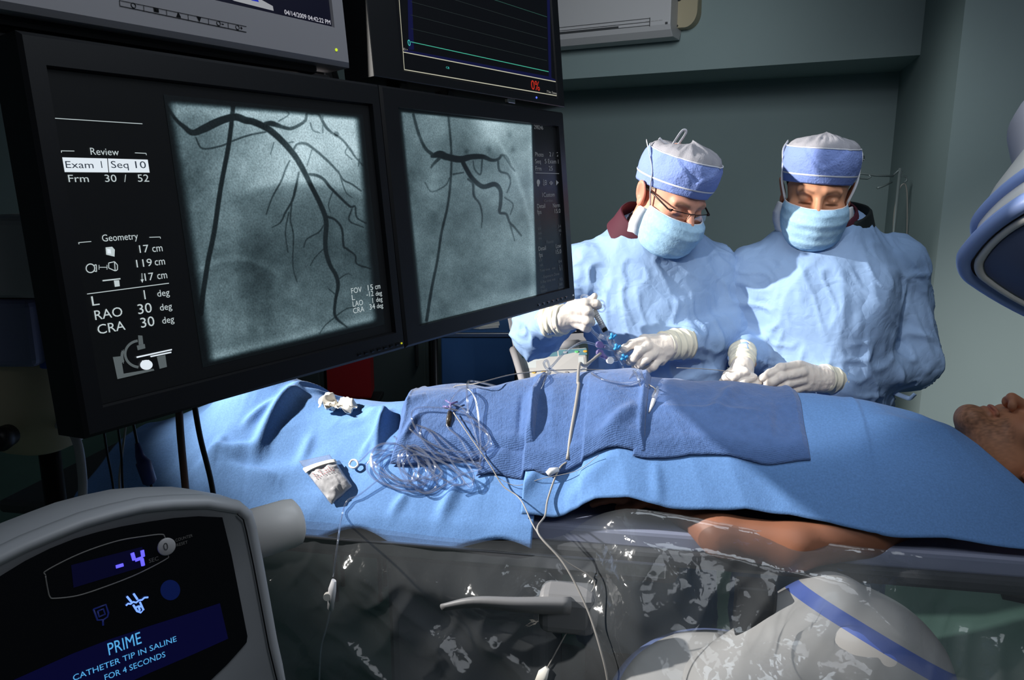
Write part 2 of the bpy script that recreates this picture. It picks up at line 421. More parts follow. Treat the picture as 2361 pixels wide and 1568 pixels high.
M['cap'] = mat('lilac_blue_cap', (132, 152, 212), 0.85, spec=0.15, bump=[('noise', 190, 0.5, 0.004), ('crease', 18, 0.2, 0.004)])
M['capgrey'] = mat('grey_cap_mesh', (158, 156, 162), 0.9, spec=0.1, bump=[('noise', 400, 0.5, 0.002)])
M['tie'] = mat('white_tape', (218, 218, 224), 0.7)
M['mask'] = mat('pale_blue_mask', (160, 196, 222), 0.8, spec=0.15, bump=[('noise', 150, 0.3, 0.003), ('noise', 380, 0.3, 0.001)], var=(140, 0.10))
M['maskw'] = mat('white_mask_tie', (222, 222, 226), 0.8)
M['glove'] = mat('latex_glove', (218, 208, 198), 0.5, spec=0.35, sss=0.05, bump=[('noise', 120, 0.10, 0.003), ('crease', 30, 0.10, 0.003)])
M['cuff'] = mat('cream_cuff', (226, 220, 200), 0.7, spec=0.2, bump=[('noise', 70, 0.25, 0.004)])
M['skin'] = mat('skin', (206, 146, 116), 0.5, spec=0.35, sss=0.06, attr=True, bump=[('noise', 260, 0.12, 0.001)])
M['maroon'] = mat('maroon_collar', (72, 24, 40), 0.8)
M['glasses'] = mat('dark_bronze_frame', (46, 34, 30), 0.3, metal=0.4)
M['lens'] = film('spectacle_lens', (0.96, 0.97, 0.97), base=0.04, rough=0.02, edge=0.5)
M['film'] = film('clear_sheet', (0.80, 0.82, 0.84), base=0.018, rough=0.075, edge=0.36, haze=0.05, bump=[('crease', 4, 0.55, 0.02), ('crease', 11, 0.28, 0.006), ('noise', 7, 0.25, 0.02)])
M['tubing'] = film('clear_tubing', (0.86, 0.90, 0.97), base=0.10, rough=0.06, edge=0.78, haze=0.07, hazecol=(0.78, 0.82, 0.92))
M['clear'] = film('clear_plastic', (0.92, 0.93, 0.96), base=0.05, rough=0.05, edge=0.6, haze=0.12, hazecol=(0.8, 0.82, 0.86))
M['paper'] = mat('white_paper', (226, 222, 214), 0.85)
M['cable'] = mat('grey_cable', (146, 142, 138), 0.5)
M['red'] = mat('red_plastic', (150, 20, 22), 0.5)
M['lilac'] = mat('lilac_clear', (150, 138, 196), 0.25, trans=0.5)
M['tap'] = mat('blue_tap', (58, 150, 208), 0.3)
M['hair'] = mat('dark_hair', (30, 22, 18), 0.7, bump=[('noise', 240, 0.8, 0.004)])

# ------------------------------------------------------------------ room
F0 = np.array([2.02, 4.03]); I0 = np.array([2.217, 4.63]); O0 = np.array([1.738, 3.162]); LW = np.array([-0.871, 0.491])
HC, HS = 2.92, 2.30
def slab(name, pts, z0, z1, m):
    b = MB(); b.prism([(p[0], p[1], z0) for p in pts], (0, 0, z1 - z0)); o = b.build(name, m, smooth=False); return tag(o, kind='structure')
fl = [(-4.2, -1.8), (4.2, -1.8), (4.2, 2.0), (2.6, 8.6), (-4.2, 8.6)]
slab('floor', fl, -0.05, 0.0, M['floor'])
slab('ceiling', fl, HC, HC + 0.05, M['ceil'])
bl = I0 + LW * 6.9; nrm_out = np.array([0.491, 0.871])
slab('wall_back', [I0 - LW * 0.5, bl, bl + nrm_out * 0.12, I0 - LW * 0.5 + nrm_out * 0.12], 0, HC, M['wall'])
slab('trim_soffit', [F0 - LW * 0.06, F0 + LW * 6.9, I0 + LW * 6.9, I0 - LW * 0.002], HS, HC, M['wall'])
pr = np.array([0.871, -0.491])
slab('wall_right', [O0, O0 + pr * 1.9, O0 + pr * 1.9 + nrm_out * 1.6, I0 + np.array([0.309, 0.951]) * 0.15], 0, HC, M['wall'])
slab('wall_left', [(-4.2, 8.0), (-3.3, 7.0), (-3.3, 0.0), (-4.2, 0.0)], 0, HC, M['wall'])
# baseboard on the pillar
slab('baseboard_right', [O0 - np.array([0.01, 0.015]), O0 + pr * 1.9 - nrm_out * 0.014, O0 + pr * 1.9, O0], 0, 0.10, M['dgrey'])

# dark cabinet edge beside the pillar (a strip at the right of the frame)
pA = np.array([2.015, 2.90])
cab = thing('equipment_cabinet', (pA[0], pA[1], 0), 'dark brown upright cabinet edge beside the pillar at the right', 'cabinet')
b = MB(); e1 = np.array([0.80, -0.41]); e2 = np.array([0.04, 0.07])
b.prism([(pA[0], pA[1], 0.02), (*(pA + e1), 0.02), (*(pA + e1 + e2), 0.02), (*(pA + e2), 0.02)], (0, 0, 1.36), bev=0.008)
b.build('body', mat('dark_brown_laminate', (44, 36, 34), 0.5), cab)
b = MB(); b.prism([(pA[0] + .01, pA[1] + .002, 0.0), (*(pA + e1 * .97), 0.0), (*(pA + e1 * .97 + e2 * .9), 0.0), (*(pA + e2 * .9), 0.0)], (0, 0, 0.021)); b.build('plinth', M['black'], cab)
b = MB(); b.box((pA[0] + 0.30, pA[1] - 0.048, 0.95), (0.015, 0.02, 0.16), bev=0.004); b.build('handle', M['dsteel'], cab)

# air conditioner on the soffit face
nS = np.array([-0.491, -0.871, 0.0]); oS = np.array([F0[0], F0[1], HS]); US = np.array([0.871, -0.491, 0.0]); Z = np.array([0, 0, 1.0])
def on_soffit(px, py, d=0.0): return on_plane(px, py, oS + nS * d, nS)
D = 0.20
pr_ = on_soffit(1545, 68, D)               # bottom right corner of the front
br = pr_.copy(); LB = 0.95
ac = thing('air_conditioner', br - nS * D - US * LB / 2, 'white wall air conditioner mounted high on the soffit behind the displays', 'air conditioner')
prof = [(0, 0.035), (0, 0.28), (0.05, 0.30), (D, 0.30), (D, 0.0), (D - 0.05, -0.012), (0.04, -0.012)]   # (d from wall, height)
prof = [(0.0, 0.02), (0.0, 0.30), (0.10, 0.315), (D - 0.03, 0.30), (D, 0.24), (D, 0.03), (D - 0.012, 0.004), (D - 0.05, -0.028), (0.03, -0.03)]
b = MB(); base = br - nS * D; b.prism([base + nS * d + Z * h for d, h in prof], -US * LB, bev=0.004)
b.build('housing', mat('aircon_white', (186, 184, 188), 0.45), ac)
def acp(u, h, d=D): return br - nS * D + nS * d - US * u + Z * h
b = MB(); b.box(acp(0.30 + 0.27, 0.037, D - 0.001), (0.54, 0.012, 0.012), R=Matrix(np.stack([US, -nS, Z], 1).tolist())); b.build('outlet_slot', M['dgrey'], ac)
b = MB()
for hh in (0.028, 0.046, 0.064): b.box(acp(0.115 + 0.36, hh + 0.004, D + 0.0015), (0.72, 0.006, 0.0025), R=Matrix(np.stack([US, -nS, Z], 1).tolist()))
b.box(acp(0.117, 0.049, D + 0.0015), (0.004, 0.045, 0.0025), R=Matrix(np.stack([US, Z, nS], 1).tolist()))
b.build('louvre', M['dgrey'], ac)
b = MB(); b.box(acp(0.022, 0.035, D + 0.001), (0.014, 0.002, 0.012), R=Matrix(np.stack([US, -nS, Z], 1).tolist())); b.build('indicator', M['dgrey'], ac)
b = MB(); R_ = Matrix(np.stack([US, -nS, Z], 1).tolist())
for k in range(22): b.box(acp(0.045 + k * 0.0045, 0.052, D + 0.0006), (0.003 if k % 5 else 0.001, 0.0008, 0.0045), R=R_)
b.build('rating_mark', M['grey'], ac)
# beige rounded cover next to it
sc0 = on_soffit(1549, 66, 0.08); ss = thing('duct_cover', sc0 - nS * 0.08, 'beige rounded pipe cover beside the air conditioner', 'pipe cover')
out = []; wv, hv = 0.14, 0.34
for k in range(13):
    a = -math.pi / 2 + math.pi / 2 * k / 12; out.append(sc0 - nS * 0.08 + US * (wv - 0.07 + 0.07 * math.cos(a) + 0.0) + Z * (0.085 + 0.085 * math.sin(a)))
out = [sc0 - nS * 0.08 + US * 0.004] + out + [sc0 - nS * 0.08 + US * wv + Z * hv, sc0 - nS * 0.08 + US * 0.004 + Z * hv]
b = MB(); b.prism(out, nS * 0.08, bev=0.012, seg=3); b.build('cover', M['beige'], ss)
b = MB(); b.lathe(sc0 + US * 0.03 + Z * 0.012, nS, [(-0.002, 0.006), (0.004, 0.006), (0.005, 0.003)], 12); b.build('screw', M['dsteel'], ss)
b = MB(); b.lathe(sc0 + US * 0.035 + Z * 0.155, nS, [(-0.002, 0.016), (0.010, 0.016), (0.012, 0.010)], 16); b.build('plug', M['dgrey'], ss)
# ------------------------------------------------------------------ displays
hM, tM = 0.55410901, 0.09183587
oM = np.array([-0.44554332, 0.77024854, 1.43283342]); HM = 0.41
UM = np.array([math.sin(hM), math.cos(hM), 0.0]); nM0 = np.array([math.cos(hM), -math.sin(hM), 0.0])
VM = Z * math.cos(tM) - nM0 * math.sin(tM); NM = np.cross(UM, VM); NM = NM if NM @ nM0 > 0 else -NM
def uv(px, py, d=0.0):
    p = on_plane(px, py, oM + NM * d, NM) - oM; return p @ UM, p @ VM
def pm(u, v, d=0.0): return oM + UM * u + VM * v + NM * d
RM = Matrix(np.stack([UM, -NM, VM], 1).tolist())
def bezel(name, m, parent, u0, v0, u1, v1, iu0, iv0, iu1, iv1, rec, deep, chamf=0.004):
    b = MB(); bm = b.bm
    def ring(a, c, d_, f, dd): return [bm.verts.new(Vector(pm(*q, dd))) for q in ((a, c), (d_, c), (d_, f), (a, f))]
    r0 = ring(u0 + chamf, v0 + chamf, u1 - chamf, v1 - chamf, 0); r1 = ring(iu0, iv0, iu1, iv1, 0); r2 = ring(iu0 + .002, iv0 + .002, iu1 - .002, iv1 - .002, -rec)
    r3 = ring(u0, v0, u1, v1, -chamf); r4 = ring(u0, v0, u1, v1, -deep)
    for A, B in ((r0, r1), (r1, r2), (r3, r0), (r4, r3)):
        for k in range(4): bm.faces.new((A[k], A[(k + 1) % 4], B[(k + 1) % 4], B[k]))
    bm.faces.new(r4[::-1]); bm.faces.new(r2)
    return b.build(name, m, parent, smooth=False)
def panel(name, m, parent, u0, v0, u1, v1, d): return MB().poly([pm(u0, v0, d), pm(u1, v0, d), pm(u1, v1, d), pm(u0, v1, d)]).build(name, m, parent)
def strokes(name, m, parent, polys, d, lines=()):
    """filled picture polygons plus picture lines ((x,y),(x,y),width px) laid flat on the display glass"""
    Vs = []; Fs = []
    def add(uvs):
        k = len(Vs); Vs.extend(pm(*q, d) for q in uvs); Fs.append(list(range(k, k + len(uvs))))
    for P in polys: add([uv(*p, d) for p in P])
    for a, c, w in lines:
        A = np.array(uv(*a, d)); B = np.array(uv(*c, d)); q = B - A; q /= np.linalg.norm(q) + 1e-9; nn = np.array([-q[1], q[0]])
        s1 = np.linalg.norm(np.array(uv(a[0], a[1] + 1, d)) - A) * w / 2; s2 = np.linalg.norm(np.array(uv(c[0], c[1] + 1, d)) - B) * w / 2
        add([A + nn * s1, A - nn * s1, B - nn * s2, B + nn * s2])
    return link(name, np_mesh(name, np.array(Vs), Fs, smooth=False), m, parent)
def textpx(lst, d):
    out = []
    for st, x0, x1, y, h in lst:
        u0, v0 = uv(x0, y, d); u1, _ = uv(x1, y, d); _, vt = uv(x0, y - h, d); out.append((st, u0, v0, u1 - u0, vt - v0))
    return text_mesh(out, oM + NM * d, UM, VM, NM, 0.0)
def zc(lst, sx, ox, oy): return [(st, ox + a / sx, ox + c / sx, oy + y / sx, h / sx) for st, a, c, y, h in lst]
S1 = 2.6133
def vessel_field(X, Y, paths):
    """darkness 0..1 of contrast-filled vessels; path points (x, y, width)"""
    D = np.zeros_like(X)
    for pts in paths:
        P = [];
        lastw = 8
        for q in pts:
            lastw = q[2] if len(q) > 2 else lastw; P.append((q[0], q[1], lastw))
        C = np.array(crom(P, 5))
        for i in range(len(C) - 1):
            a, c = C[i], C[i + 1]; w = max(a[2], c[2], 2) / 2
            m = w + 3
            mk = (X > min(a[0], c[0]) - m) & (X < max(a[0], c[0]) + m) & (Y > min(a[1], c[1]) - m) & (Y < max(a[1], c[1]) + m)
            if not mk.any(): continue
            x = X[mk] - a[0]; y = Y[mk] - a[1]; bx, by = c[0] - a[0], c[1] - a[1]
            t = np.clip((x * bx + y * by) / max(bx * bx + by * by, 1e-9), 0, 1); r = np.hypot(x - t * bx, y - t * by)
            ww = (a[2] + (c[2] - a[2]) * t) / 2
            k = np.clip((ww + 1.3 - r) / 2.2, 0, 1) * np.clip(0.45 + ww * 0.09, 0.45, 1.0)
            D[mk] = np.maximum(D[mk], k)
    return D
def sm(x, a, b): t = np.clip((x - a) / (b - a), 0, 1); return t * t * (3 - 2 * t)
def angiogram(name, parent, quad, fn, d, nu, nv):
    uu = [uv(*p, d) for p in quad]; u0 = min(q[0] for q in uu); u1 = max(q[0] for q in uu); v0 = min(q[1] for q in uu); v1 = max(q[1] for q in uu)
    Ug, Vg = np.meshgrid(np.linspace(u0, u1, nu), np.linspace(v0, v1, nv), indexing='ij')
    P = oM + Ug[..., None] * UM + Vg[..., None] * VM + NM * d
    X, Y = proj(P); B = fn(X, Y)
    # soft collimator edge
    B = np.clip(B, 0, 1); tint = np.stack([B ** 1.12 * 0.86, B * 0.955, B ** 0.97 * 0.985], -1)
    linc = np.where(tint <= 0.04045, tint / 12.92, ((tint + 0.055) / 1.055) ** 2.4)
    me = np_mesh(name, P.reshape(-1, 3), grid_faces(nu, nv), smooth=False, colors=linc.reshape(-1, 3))
    return link(name, me, M['angio'], parent)
M['angio'] = emis('angiogram_image', (120, 140, 140), 1.0, attr=True, grain=(420, 0.28))
M['scr'] = emis('dark_lcd', (10, 12, 13), 0.55)
M['txt'] = emis('screen_text', (186, 198, 200), 1.0)
M['txt2'] = emis('screen_text_dim', (92, 96, 100), 1.0)
M['txtw'] = emis('screen_white', (222, 232, 240), 1.0)
M['txtk'] = emis('screen_dark_text', (40, 50, 62), 1.0)
M['icon'] = emis('screen_icon_grey', (84, 92, 94), 1.0)
def S(lst, oy=0): return [[(q[0], q[1] + oy, *(q[2:])) for q in p] for p in lst]

# ---- left display
ml = thing('medical_display', pm(0.26, 0, -0.03), 'large black display on the left showing the bigger angiogram beside exam text', 'monitor', 'black angiogram displays')
bezel('bezel', M['black'], ml, 0, 0, 0.5225, HM, 0.0225, 0.0285, 0.5025, 0.3795, 0.008, 0.055)
b = MB(); b.box(pm(0.26, 0.205, -0.075), (0.40, 0.05, 0.30), R=RM, bev=0.02); b.build('back_housing', M['black'], ml)
scr = panel('screen', M['scr'], ml, 0.0247, 0.0307, 0.5003, 0.3773, -0.0070)
for k in range(7):
    b = MB(); b.box(pm(0.415 + k * 0.0145, 0.0105, 0.0), (0.008, 0.003, 0.005), R=RM, bev=0.001, seg=1); b.build('control_button', M['black2'], ml)
b = MB(); b.box(pm(0.512, 0.010, 0.0), (0.0025, 0.003, 0.0025), R=RM); b.build('power_light', emis('amber_led', (190, 190, 40), 1.0), ml)
pl = [  # crop coordinates, (x, y, width)
 [(1005, 640, 16), (1060, 720, 20), (1110, 765, 26), (1160, 800, 34), (1230, 775, 46), (1290, 745, 48), (1350, 720, 44), (1420, 705, 44), (1480, 725, 42), (1530, 735, 40), (1620, 780, 38), (1700, 850, 36), (1770, 930, 34), (1820, 1010, 32), (1880, 1130, 27), (1930, 1230, 27), (1965, 1330, 27), (1960, 1450, 25), (1965, 1520, 24), (1990, 1600, 22), (2025, 1660, 22), (2037, 1726, 20), (2022, 1806, 17), (2020, 1906, 15), (2090, 1971, 9)],
 [(1407, 620, 26), (1380, 860, 26), (1330, 1130, 27), (1290, 1400, 28), (1255, 1568, 28), (1225, 1760, 28), (1210, 1890, 30)],
 [(1600, 745, 24), (1640, 745, 32), (1700, 765, 22), (1750, 775, 20), (1800, 755, 18), (1840, 725, 16), (1850, 682, 14), (1880, 685, 12), (1920, 690, 12), (1960, 760, 17), (2000, 800, 14), (2060, 840, 12), (2110, 900, 13), (2140, 945, 10), (2190, 1000, 8)],
 [(1770, 900, 14), (1790, 870, 12), (1840, 865, 15), (1900, 905, 15), (1980, 975, 14), (2040, 1040, 10), (2070, 1085, 9), (2120, 1110, 9), (2175, 1150, 8)],
 [(1845, 1050, 14), (1900, 1055, 17), (1950, 1080, 17), (1990, 1130, 16), (2050, 1190, 14), (2110, 1245, 12), (2140, 1245, 10), (2150, 1310, 8), (2205, 1345, 8)],
 [(2120, 1260, 8), (2105, 1330, 8), (2190, 1370, 6)],
 [(1800, 1040, 10), (1780, 1140, 15), (1760, 1210, 13), (1720, 1280, 10), (1690, 1340, 8), (1640, 1370, 5)],
 [(1760, 1210, 8), (1750, 1320, 8), (1768, 1420, 7), (1765, 1600, 5), (1790, 1700, 4)], [(1740, 1280, 7), (1720, 1400, 6), (1735, 1520, 5)],
 [(1745, 970, 8), (1720, 1020, 10), (1695, 1090, 10), (1640, 1190, 8), (1605, 1290, 6)],
 [(1970, 1305, 14), (2020, 1325, 12), (2060, 1380, 12), (2070, 1480, 11), (2090, 1500, 10), (2140, 1540, 9), (2150, 1590, 8), (2235, 1620, 8)],
 [(1600, 795, 10), (1500, 815, 10), (1400, 850, 10), (1330, 880, 10), (1220, 895, 9), (1180, 830, 8)],
 [(1955, 1350, 6), (1920, 1400, 7), (1850, 1440, 7), (1830, 1490, 5)], [(1950, 1500, 6), (1900, 1550, 5), (1870, 1600, 4)],
 [(1680, 730, 8), (1740, 690, 7), (1720, 665, 5)], [(1870, 740, 8), (1885, 785, 7), (1925, 800, 6)], [(1945, 700, 7), (1945, 800, 6)],
 [(1765, 855, 9), (1720, 862, 8), (1690, 850, 7)], [(2030, 1690, 6), (2090, 1650, 5), (2120, 1660, 4)], [(2015, 1770, 7), (1980, 1740, 5)],
 [(2020, 1910, 6), (1960, 1960, 5), (1925, 2010, 4)], [(2030, 1900, 6), (2090, 1860, 5), (2150, 1850, 4)], [(2040, 1030, 7), (2080, 1150, 5), (2120, 1190, 4)],
 [(1650, 860, 6), (1630, 930, 5)], [(1880, 900, 6), (1850, 1000, 5)], [(2010, 1140, 6), (1980, 1230, 5), (1990, 1280, 4)], [(2100, 880, 8), (2080, 920, 6), (2120, 960, 6)], [(2165, 960, 9), (2160, 1000, 7)]]
pl = [[(q[0] / S1, q[1] / S1, q[2] / S1) for q in p] for p in pl]
blob = [[(2026 / S1, 804 / S1, 26 / S1), (2030 / S1, 808 / S1, 26 / S1)]]
def imL(X, Y):
    n1 = fbm(np.stack([X * 0.012, Y * 0.012, X * 0 + 1.3], -1), 4); n2 = fbm(np.stack([X * 0.05, Y * 0.05, X * 0 + 4.3], -1), 3)
    B = 0.44 + 0.07 * n1 + 0.035 * n2
    B += 0.30 * np.exp(-(((X - 770) / 150) ** 2 + ((Y - 320) / 80) ** 2)) + 0.16 * np.exp(-((Y - 262) / 22) ** 2)
    B += 0.16 * np.exp(-(((X - 690) / 120) ** 2 + ((Y - 390) / 60) ** 2)) - 0.10 * np.exp(-(((X - 440) / 60) ** 2 + ((Y - 380) / 120) ** 2))
    arc = 420 + ((X - 690) / 145) ** 2 * 30; B -= 0.12 * sm(Y - arc, -6, 14) * sm(X, 520, 600)
    B += 0.07 * np.exp(-((Y - arc + 10) / 14) ** 2) * sm(X, 540, 600)
    arc2 = 600 + ((X - 545) / 60) ** 2 * 14; B -= 0.055 * sm(Y - arc2, -4, 8) * sm(-X, -690, -600)
    B += 0.05 * np.exp(-((Y - arc2 + 6) / 8) ** 2) * sm(-X, -680, -600)
    B += 0.08 * sm(Y, 640, 760) + 0.13 * sm(Y - (835 - (X - 480) * 0.243), -30, -6)
    B += 0.10 * sm(X - (560 - (Y - 600) * 0.2), -300, 100) * sm(-Y, -520, -300)
    B -= 0.42 * vessel_field(X, Y, pl) * np.clip(B / 0.45, 0.6, 1.3) + 0.3 * vessel_field(X, Y, blob)
    B -= 0.10 * np.exp(-(((X - 445) / 45) ** 2 + ((Y - 268) / 12) ** 2))
    # soft collimator edges
    xl = 386 + (Y - 232) * 0.158; xr = 829 + (Y - 270) * 0.088; yt = 232 + (X - 385) * 0.085; yb = 835 - (X - 480) * 0.243
    e = sm(X - xl, -6, 22) * sm(xr - X, -4, 16) * sm(Y - yt, -4, 12) * sm(yb - Y, -6, 10)
    return np.maximum(B, 0.12) * e + 0.055 * (1 - e)
angiogram('angiogram_picture', scr, [(378, 225), (836, 264), (880, 750), (474, 845)], imL, -0.0064, 330, 400)
T = zc([('Review', 548, 718, 932, 42), ('Frm', 415, 537, 1097, 44), ('30', 635, 705, 1096, 44), ('/', 750, 762, 1096, 44), ('52', 833, 900, 1095, 44), ('Geometry', 618, 836, 1456, 42)], S1, 0, 0)
T += zc([('17', 843, 900, 217, 46), ('cm', 920, 982, 212, 46), ('119', 825, 920, 305, 46), ('cm', 935, 997, 293, 46), ('17', 875, 930, 386, 46), ('cm', 950, 1010, 376, 46),
         ('L', 557, 602, 536, 58), ('1', 872, 895, 497, 56), ('deg', 950, 1025, 482, 40), ('RAO', 575, 745, 622, 58), ('30', 835, 920, 587, 60), ('deg', 966, 1040, 566, 40),
         ('CRA', 592, 762, 708, 58), ('30', 852, 936, 669, 60), ('deg', 980, 1053, 645, 40),
         ('FOV', 2118, 2182, 463, 33), ('15', 2218, 2250, 444, 33), ('cm', 2262, 2293, 437, 33), ('L', 2122, 2140, 503, 33), ('-12', 2210, 2252, 483, 33), ('deg', 2265, 2303, 477, 28),
         ('LAO', 2127, 2190, 542, 33), ('1', 2246, 2254, 521, 33), ('deg', 2268, 2306, 514, 28), ('CRA', 2130, 2197, 583, 33), ('34', 2228, 2262, 560, 33), ('deg', 2272, 2310, 552, 28)], S1, 0, 500)
link('screen_text', textpx(T, -0.0058), M['txt'], scr)
def q1(*pts, oy=0): return [(x / S1, oy + y / S1) for x, y in pts]
strokes('highlight_box', M['txtw'], scr, [q1((375, 948), (645, 955), (653, 1039), (390, 1037)), q1((650, 955), (890, 962), (902, 1040), (658, 1039))], -0.0060)
link('highlight_text', textpx(zc([('Exam', 398, 565, 1012, 42), ('1', 612, 632, 1012, 42), ('Seq', 672, 776, 1012, 42), ('10', 818, 882, 1013, 42)], S1, 0, 0), -0.0055), M['txtk'], scr)
def l1(x0, y0, x1, y1, w=1.6, oy=0): return ((x0 / S1, oy + y0 / S1), (x1 / S1, oy + y1 / S1), w)
strokes('rule_lines', M['txt'], scr, [], -0.0058, [l1(322, 712, 858, 746), l1(368, 909, 448, 910), l1(369, 908, 371, 920), l1(813, 921, 880, 924), l1(880, 923, 882, 935), l1(474, 1462, 550, 1455), l1(474, 1460, 476, 1472), l1(900, 1430, 965, 1428), l1(965, 1427, 967, 1438), l1(525, 465, 1018, 400, 1.8, 500)])
strokes('arrow_mark', M['txt'], scr, [q1((847, 378), (866, 376), (858, 398), oy=500)], -0.0056, [l1(855, 340, 857, 392, 1.6, 500)])
def loop(cx, cy, rx, ry, w, a0=0, a1=360, n=20, oy=500):
    p = [((cx + rx * math.cos(math.radians(a0 + (a1 - a0) * k / n))) / S1, oy + (cy + ry * math.sin(math.radians(a0 + (a1 - a0) * k / n))) / S1) for k in range(n + 1)]
    return [(p[k], p[k + 1], w) for k in range(n)]
ic = loop(545, 310, 26, 26, 2.4) + [l1(568, 292, 580, 288, 2, 500), l1(580, 288, 582, 330, 2, 500), l1(582, 330, 568, 326, 2, 500), l1(597, 290, 597, 318, 1.4, 500), l1(645, 290, 645, 318, 1.4, 500), l1(600, 304, 643, 304, 1.5, 500),
     l1(655, 278, 690, 270, 2, 500), l1(690, 270, 708, 290, 2, 500), l1(708, 290, 708, 318, 2, 500), l1(708, 318, 696, 326, 2, 500), l1(655, 278, 655, 308, 2, 500), l1(655, 308, 694, 326, 2, 500), l1(690, 272, 694, 326, 2, 500),
     l1(618, 385, 726, 373, 3, 500)]
strokes('geometry_icons', M['txt'], scr, [q1((636, 184), (676, 180), (692, 198), (690, 240), (640, 228), oy=500), q1((686, 384), (718, 382), (722, 418), (692, 422), oy=500)], -0.0058, ic)
strokes('tray_icon', M['txtw'], scr, [q1((645, 193), (666, 196), (670, 222), (648, 220), oy=500), q1((822, 842), (1036, 796), (1036, 804), (824, 851), oy=500), q1((905, 838), (1032, 812), (1033, 820), (908, 846), oy=500),
        [((882 + 38 * math.cos(a)) / S1, 500 + (892 + 30 * math.sin(a)) / S1) for a in [k * math.pi / 10 for k in range(20)]], q1((856, 866), (898, 862), (905, 890), (850, 892), oy=500)], -0.0054)
strokes('arm_icon', M['icon'], scr, [q1((680, 845), (728, 840), (745, 945), (925, 915), (930, 926), (708, 978), oy=500), q1((945, 842), (996, 832), (1006, 904), (962, 916), oy=500), q1((832, 714), (858, 716), (864, 768), (836, 772), oy=500), q1((824, 776), (872, 766), (876, 792), (830, 804), oy=500)], -0.0057,
        loop(842, 826, 88, 80, 6, 95, 262, 24) + loop(745, 842, 10, 34, 7, 80, 280, 8))
# ---- right display
mr_ = thing('medical_display', pm(0.82, 0, -0.03), 'right hand black display showing the second angiogram, nearest the man in glasses', 'monitor', 'black angiogram displays')
bezel('bezel', M['black'], mr_, 0.5245, 0, 1.12, HM, 0.562, 0.0295, 1.094, 0.3795, 0.008, 0.055)
b = MB(); b.box(pm(0.83, 0.205, -0.075), (0.42, 0.05, 0.30), R=RM, bev=0.02); b.build('back_housing', M['black'], mr_)
sr = panel('screen', M['scr'], mr_, 0.564, 0.0315, 1.092, 0.3775, -0.0070)
for k in range(7):
    b = MB(); b.box(pm(0.955 + k * 0.020, 0.011, 0.0), (0.009, 0.003, 0.005), R=RM, bev=0.001, seg=1); b.build('control_button', M['black2'], mr_)
b = MB(); b.box(pm(1.108, 0.012, 0.0), (0.003, 0.003, 0.003), R=RM); b.build('power_light', emis('pale_led', (150, 160, 170), 1.0), mr_)
pr2 = [[(610, 690, 12), (628, 900, 12), (625, 1080, 13), (605, 1250, 13), (570, 1400, 14), (545, 1568, 14), (510, 1740, 16), (480, 1930, 18)],
 [(400, 690, 15), (430, 800, 17), (470, 890, 18), (520, 935, 22)], [(515, 940, 24), (560, 930, 44), (600, 945, 40), (680, 960, 38), (750, 945, 32), (820, 945, 28), (870, 965, 20), (910, 960, 16), (940, 935, 12), (980, 990, 9), (1010, 1030, 9)],
 [(690, 960, 24), (720, 1020, 26), (760, 1080, 26), (820, 1125, 28), (890, 1110, 28), (925, 1150, 22), (925, 1230, 20), (920, 1280, 16), (960, 1290, 14), (980, 1340, 12), (1010, 1370, 12), (1050, 1420, 10)],
 [(740, 1070, 12), (760, 1110, 14), (765, 1180, 13), (800, 1230, 10), (815, 1300, 8), (810, 1370, 6)], [(815, 960, 9), (805, 1050, 9), (770, 1020, 7), (760, 970, 6)], [(910, 970, 12), (920, 1030, 12), (970, 1050, 11), (985, 1100, 9), (965, 1160, 7)],
 [(640, 1050, 9), (700, 1040, 9)], [(730, 1080, 12), (750, 1095, 12)], [(560, 950, 20), (520, 990, 14), (508, 1010, 10)], [(620, 1070, 8), (590, 1120, 7), (510, 1155, 6), (470, 1100, 5)], [(925, 935, 9), (960, 940, 9), (985, 990, 8)], [(980, 1340, 8), (1010, 1450, 6)], [(950, 1190, 7), (1000, 1230, 7), (985, 1290, 6)]]
pr2 = [[(800 + q[0] / S1, q[1] / S1, q[2] / S1) for q in p] for p in pr2]
def imR(X, Y):
    n1 = fbm(np.stack([X * 0.014, Y * 0.014, X * 0 + 9.3], -1), 4); n2 = fbm(np.stack([X * 0.05, Y * 0.05, X * 0 + 2.3], -1), 3)
    B = 0.42 + 0.09 * n1 + 0.03 * n2 + 0.22 * np.exp(-(((X - 1130) / 50) ** 2 + ((Y - 275) / 60) ** 2)) + 0.14 * np.exp(-(((X - 1190) / 70) ** 2 + ((Y - 420) / 140) ** 2))
    B += 0.10 * sm(-Y, -420, -260) - 0.10 * np.exp(-(((X - 1060) / 60) ** 2 + ((Y - 500) / 60) ** 2)) - 0.06 * sm(-X, -1000, -930)
    rib = 1140 + (Y - 310) * 0.62 - ((Y - 310) ** 2) * 0.00105
    B += 0.10 * np.exp(-((X - rib) / 6) ** 2) * sm(Y, 300, 340) * sm(-Y, -560, -480)
    B += 0.14 * sm(Y - (748 - (X - 970) * 0.235), -40, -10) * sm(X, 1020, 1150) + 0.10 * np.exp(-((X - 1228) / 8) ** 2)
    for x, y in ((1175, 310), (1183, 345), (1128, 345), (1075, 350)): B -= 0.14 * np.exp(-(((X - x) / 6) ** 2 + ((Y - y) / 8) ** 2))
    B -= 0.34 * vessel_field(X, Y, pr2)
    xl = 923 + (Y - 258) * 0.098; xr = 1226 + (Y - 288) * 0.03; yt = 257 + (X - 922) * 0.10; yb = 748 - (X - 970) * 0.235
    e = sm(X - xl, -2, 7) * sm(xr - X, -2, 3) * sm(Y - yt, -2, 4) * sm(yb - Y, -3, 5)
    return np.maximum(B, 0.10) * e + 0.07 * (1 - e)
angiogram('angiogram_picture', sr, [(918, 252), (1230, 282), (1242, 690), (966, 756)], imR, -0.0064, 300, 330)
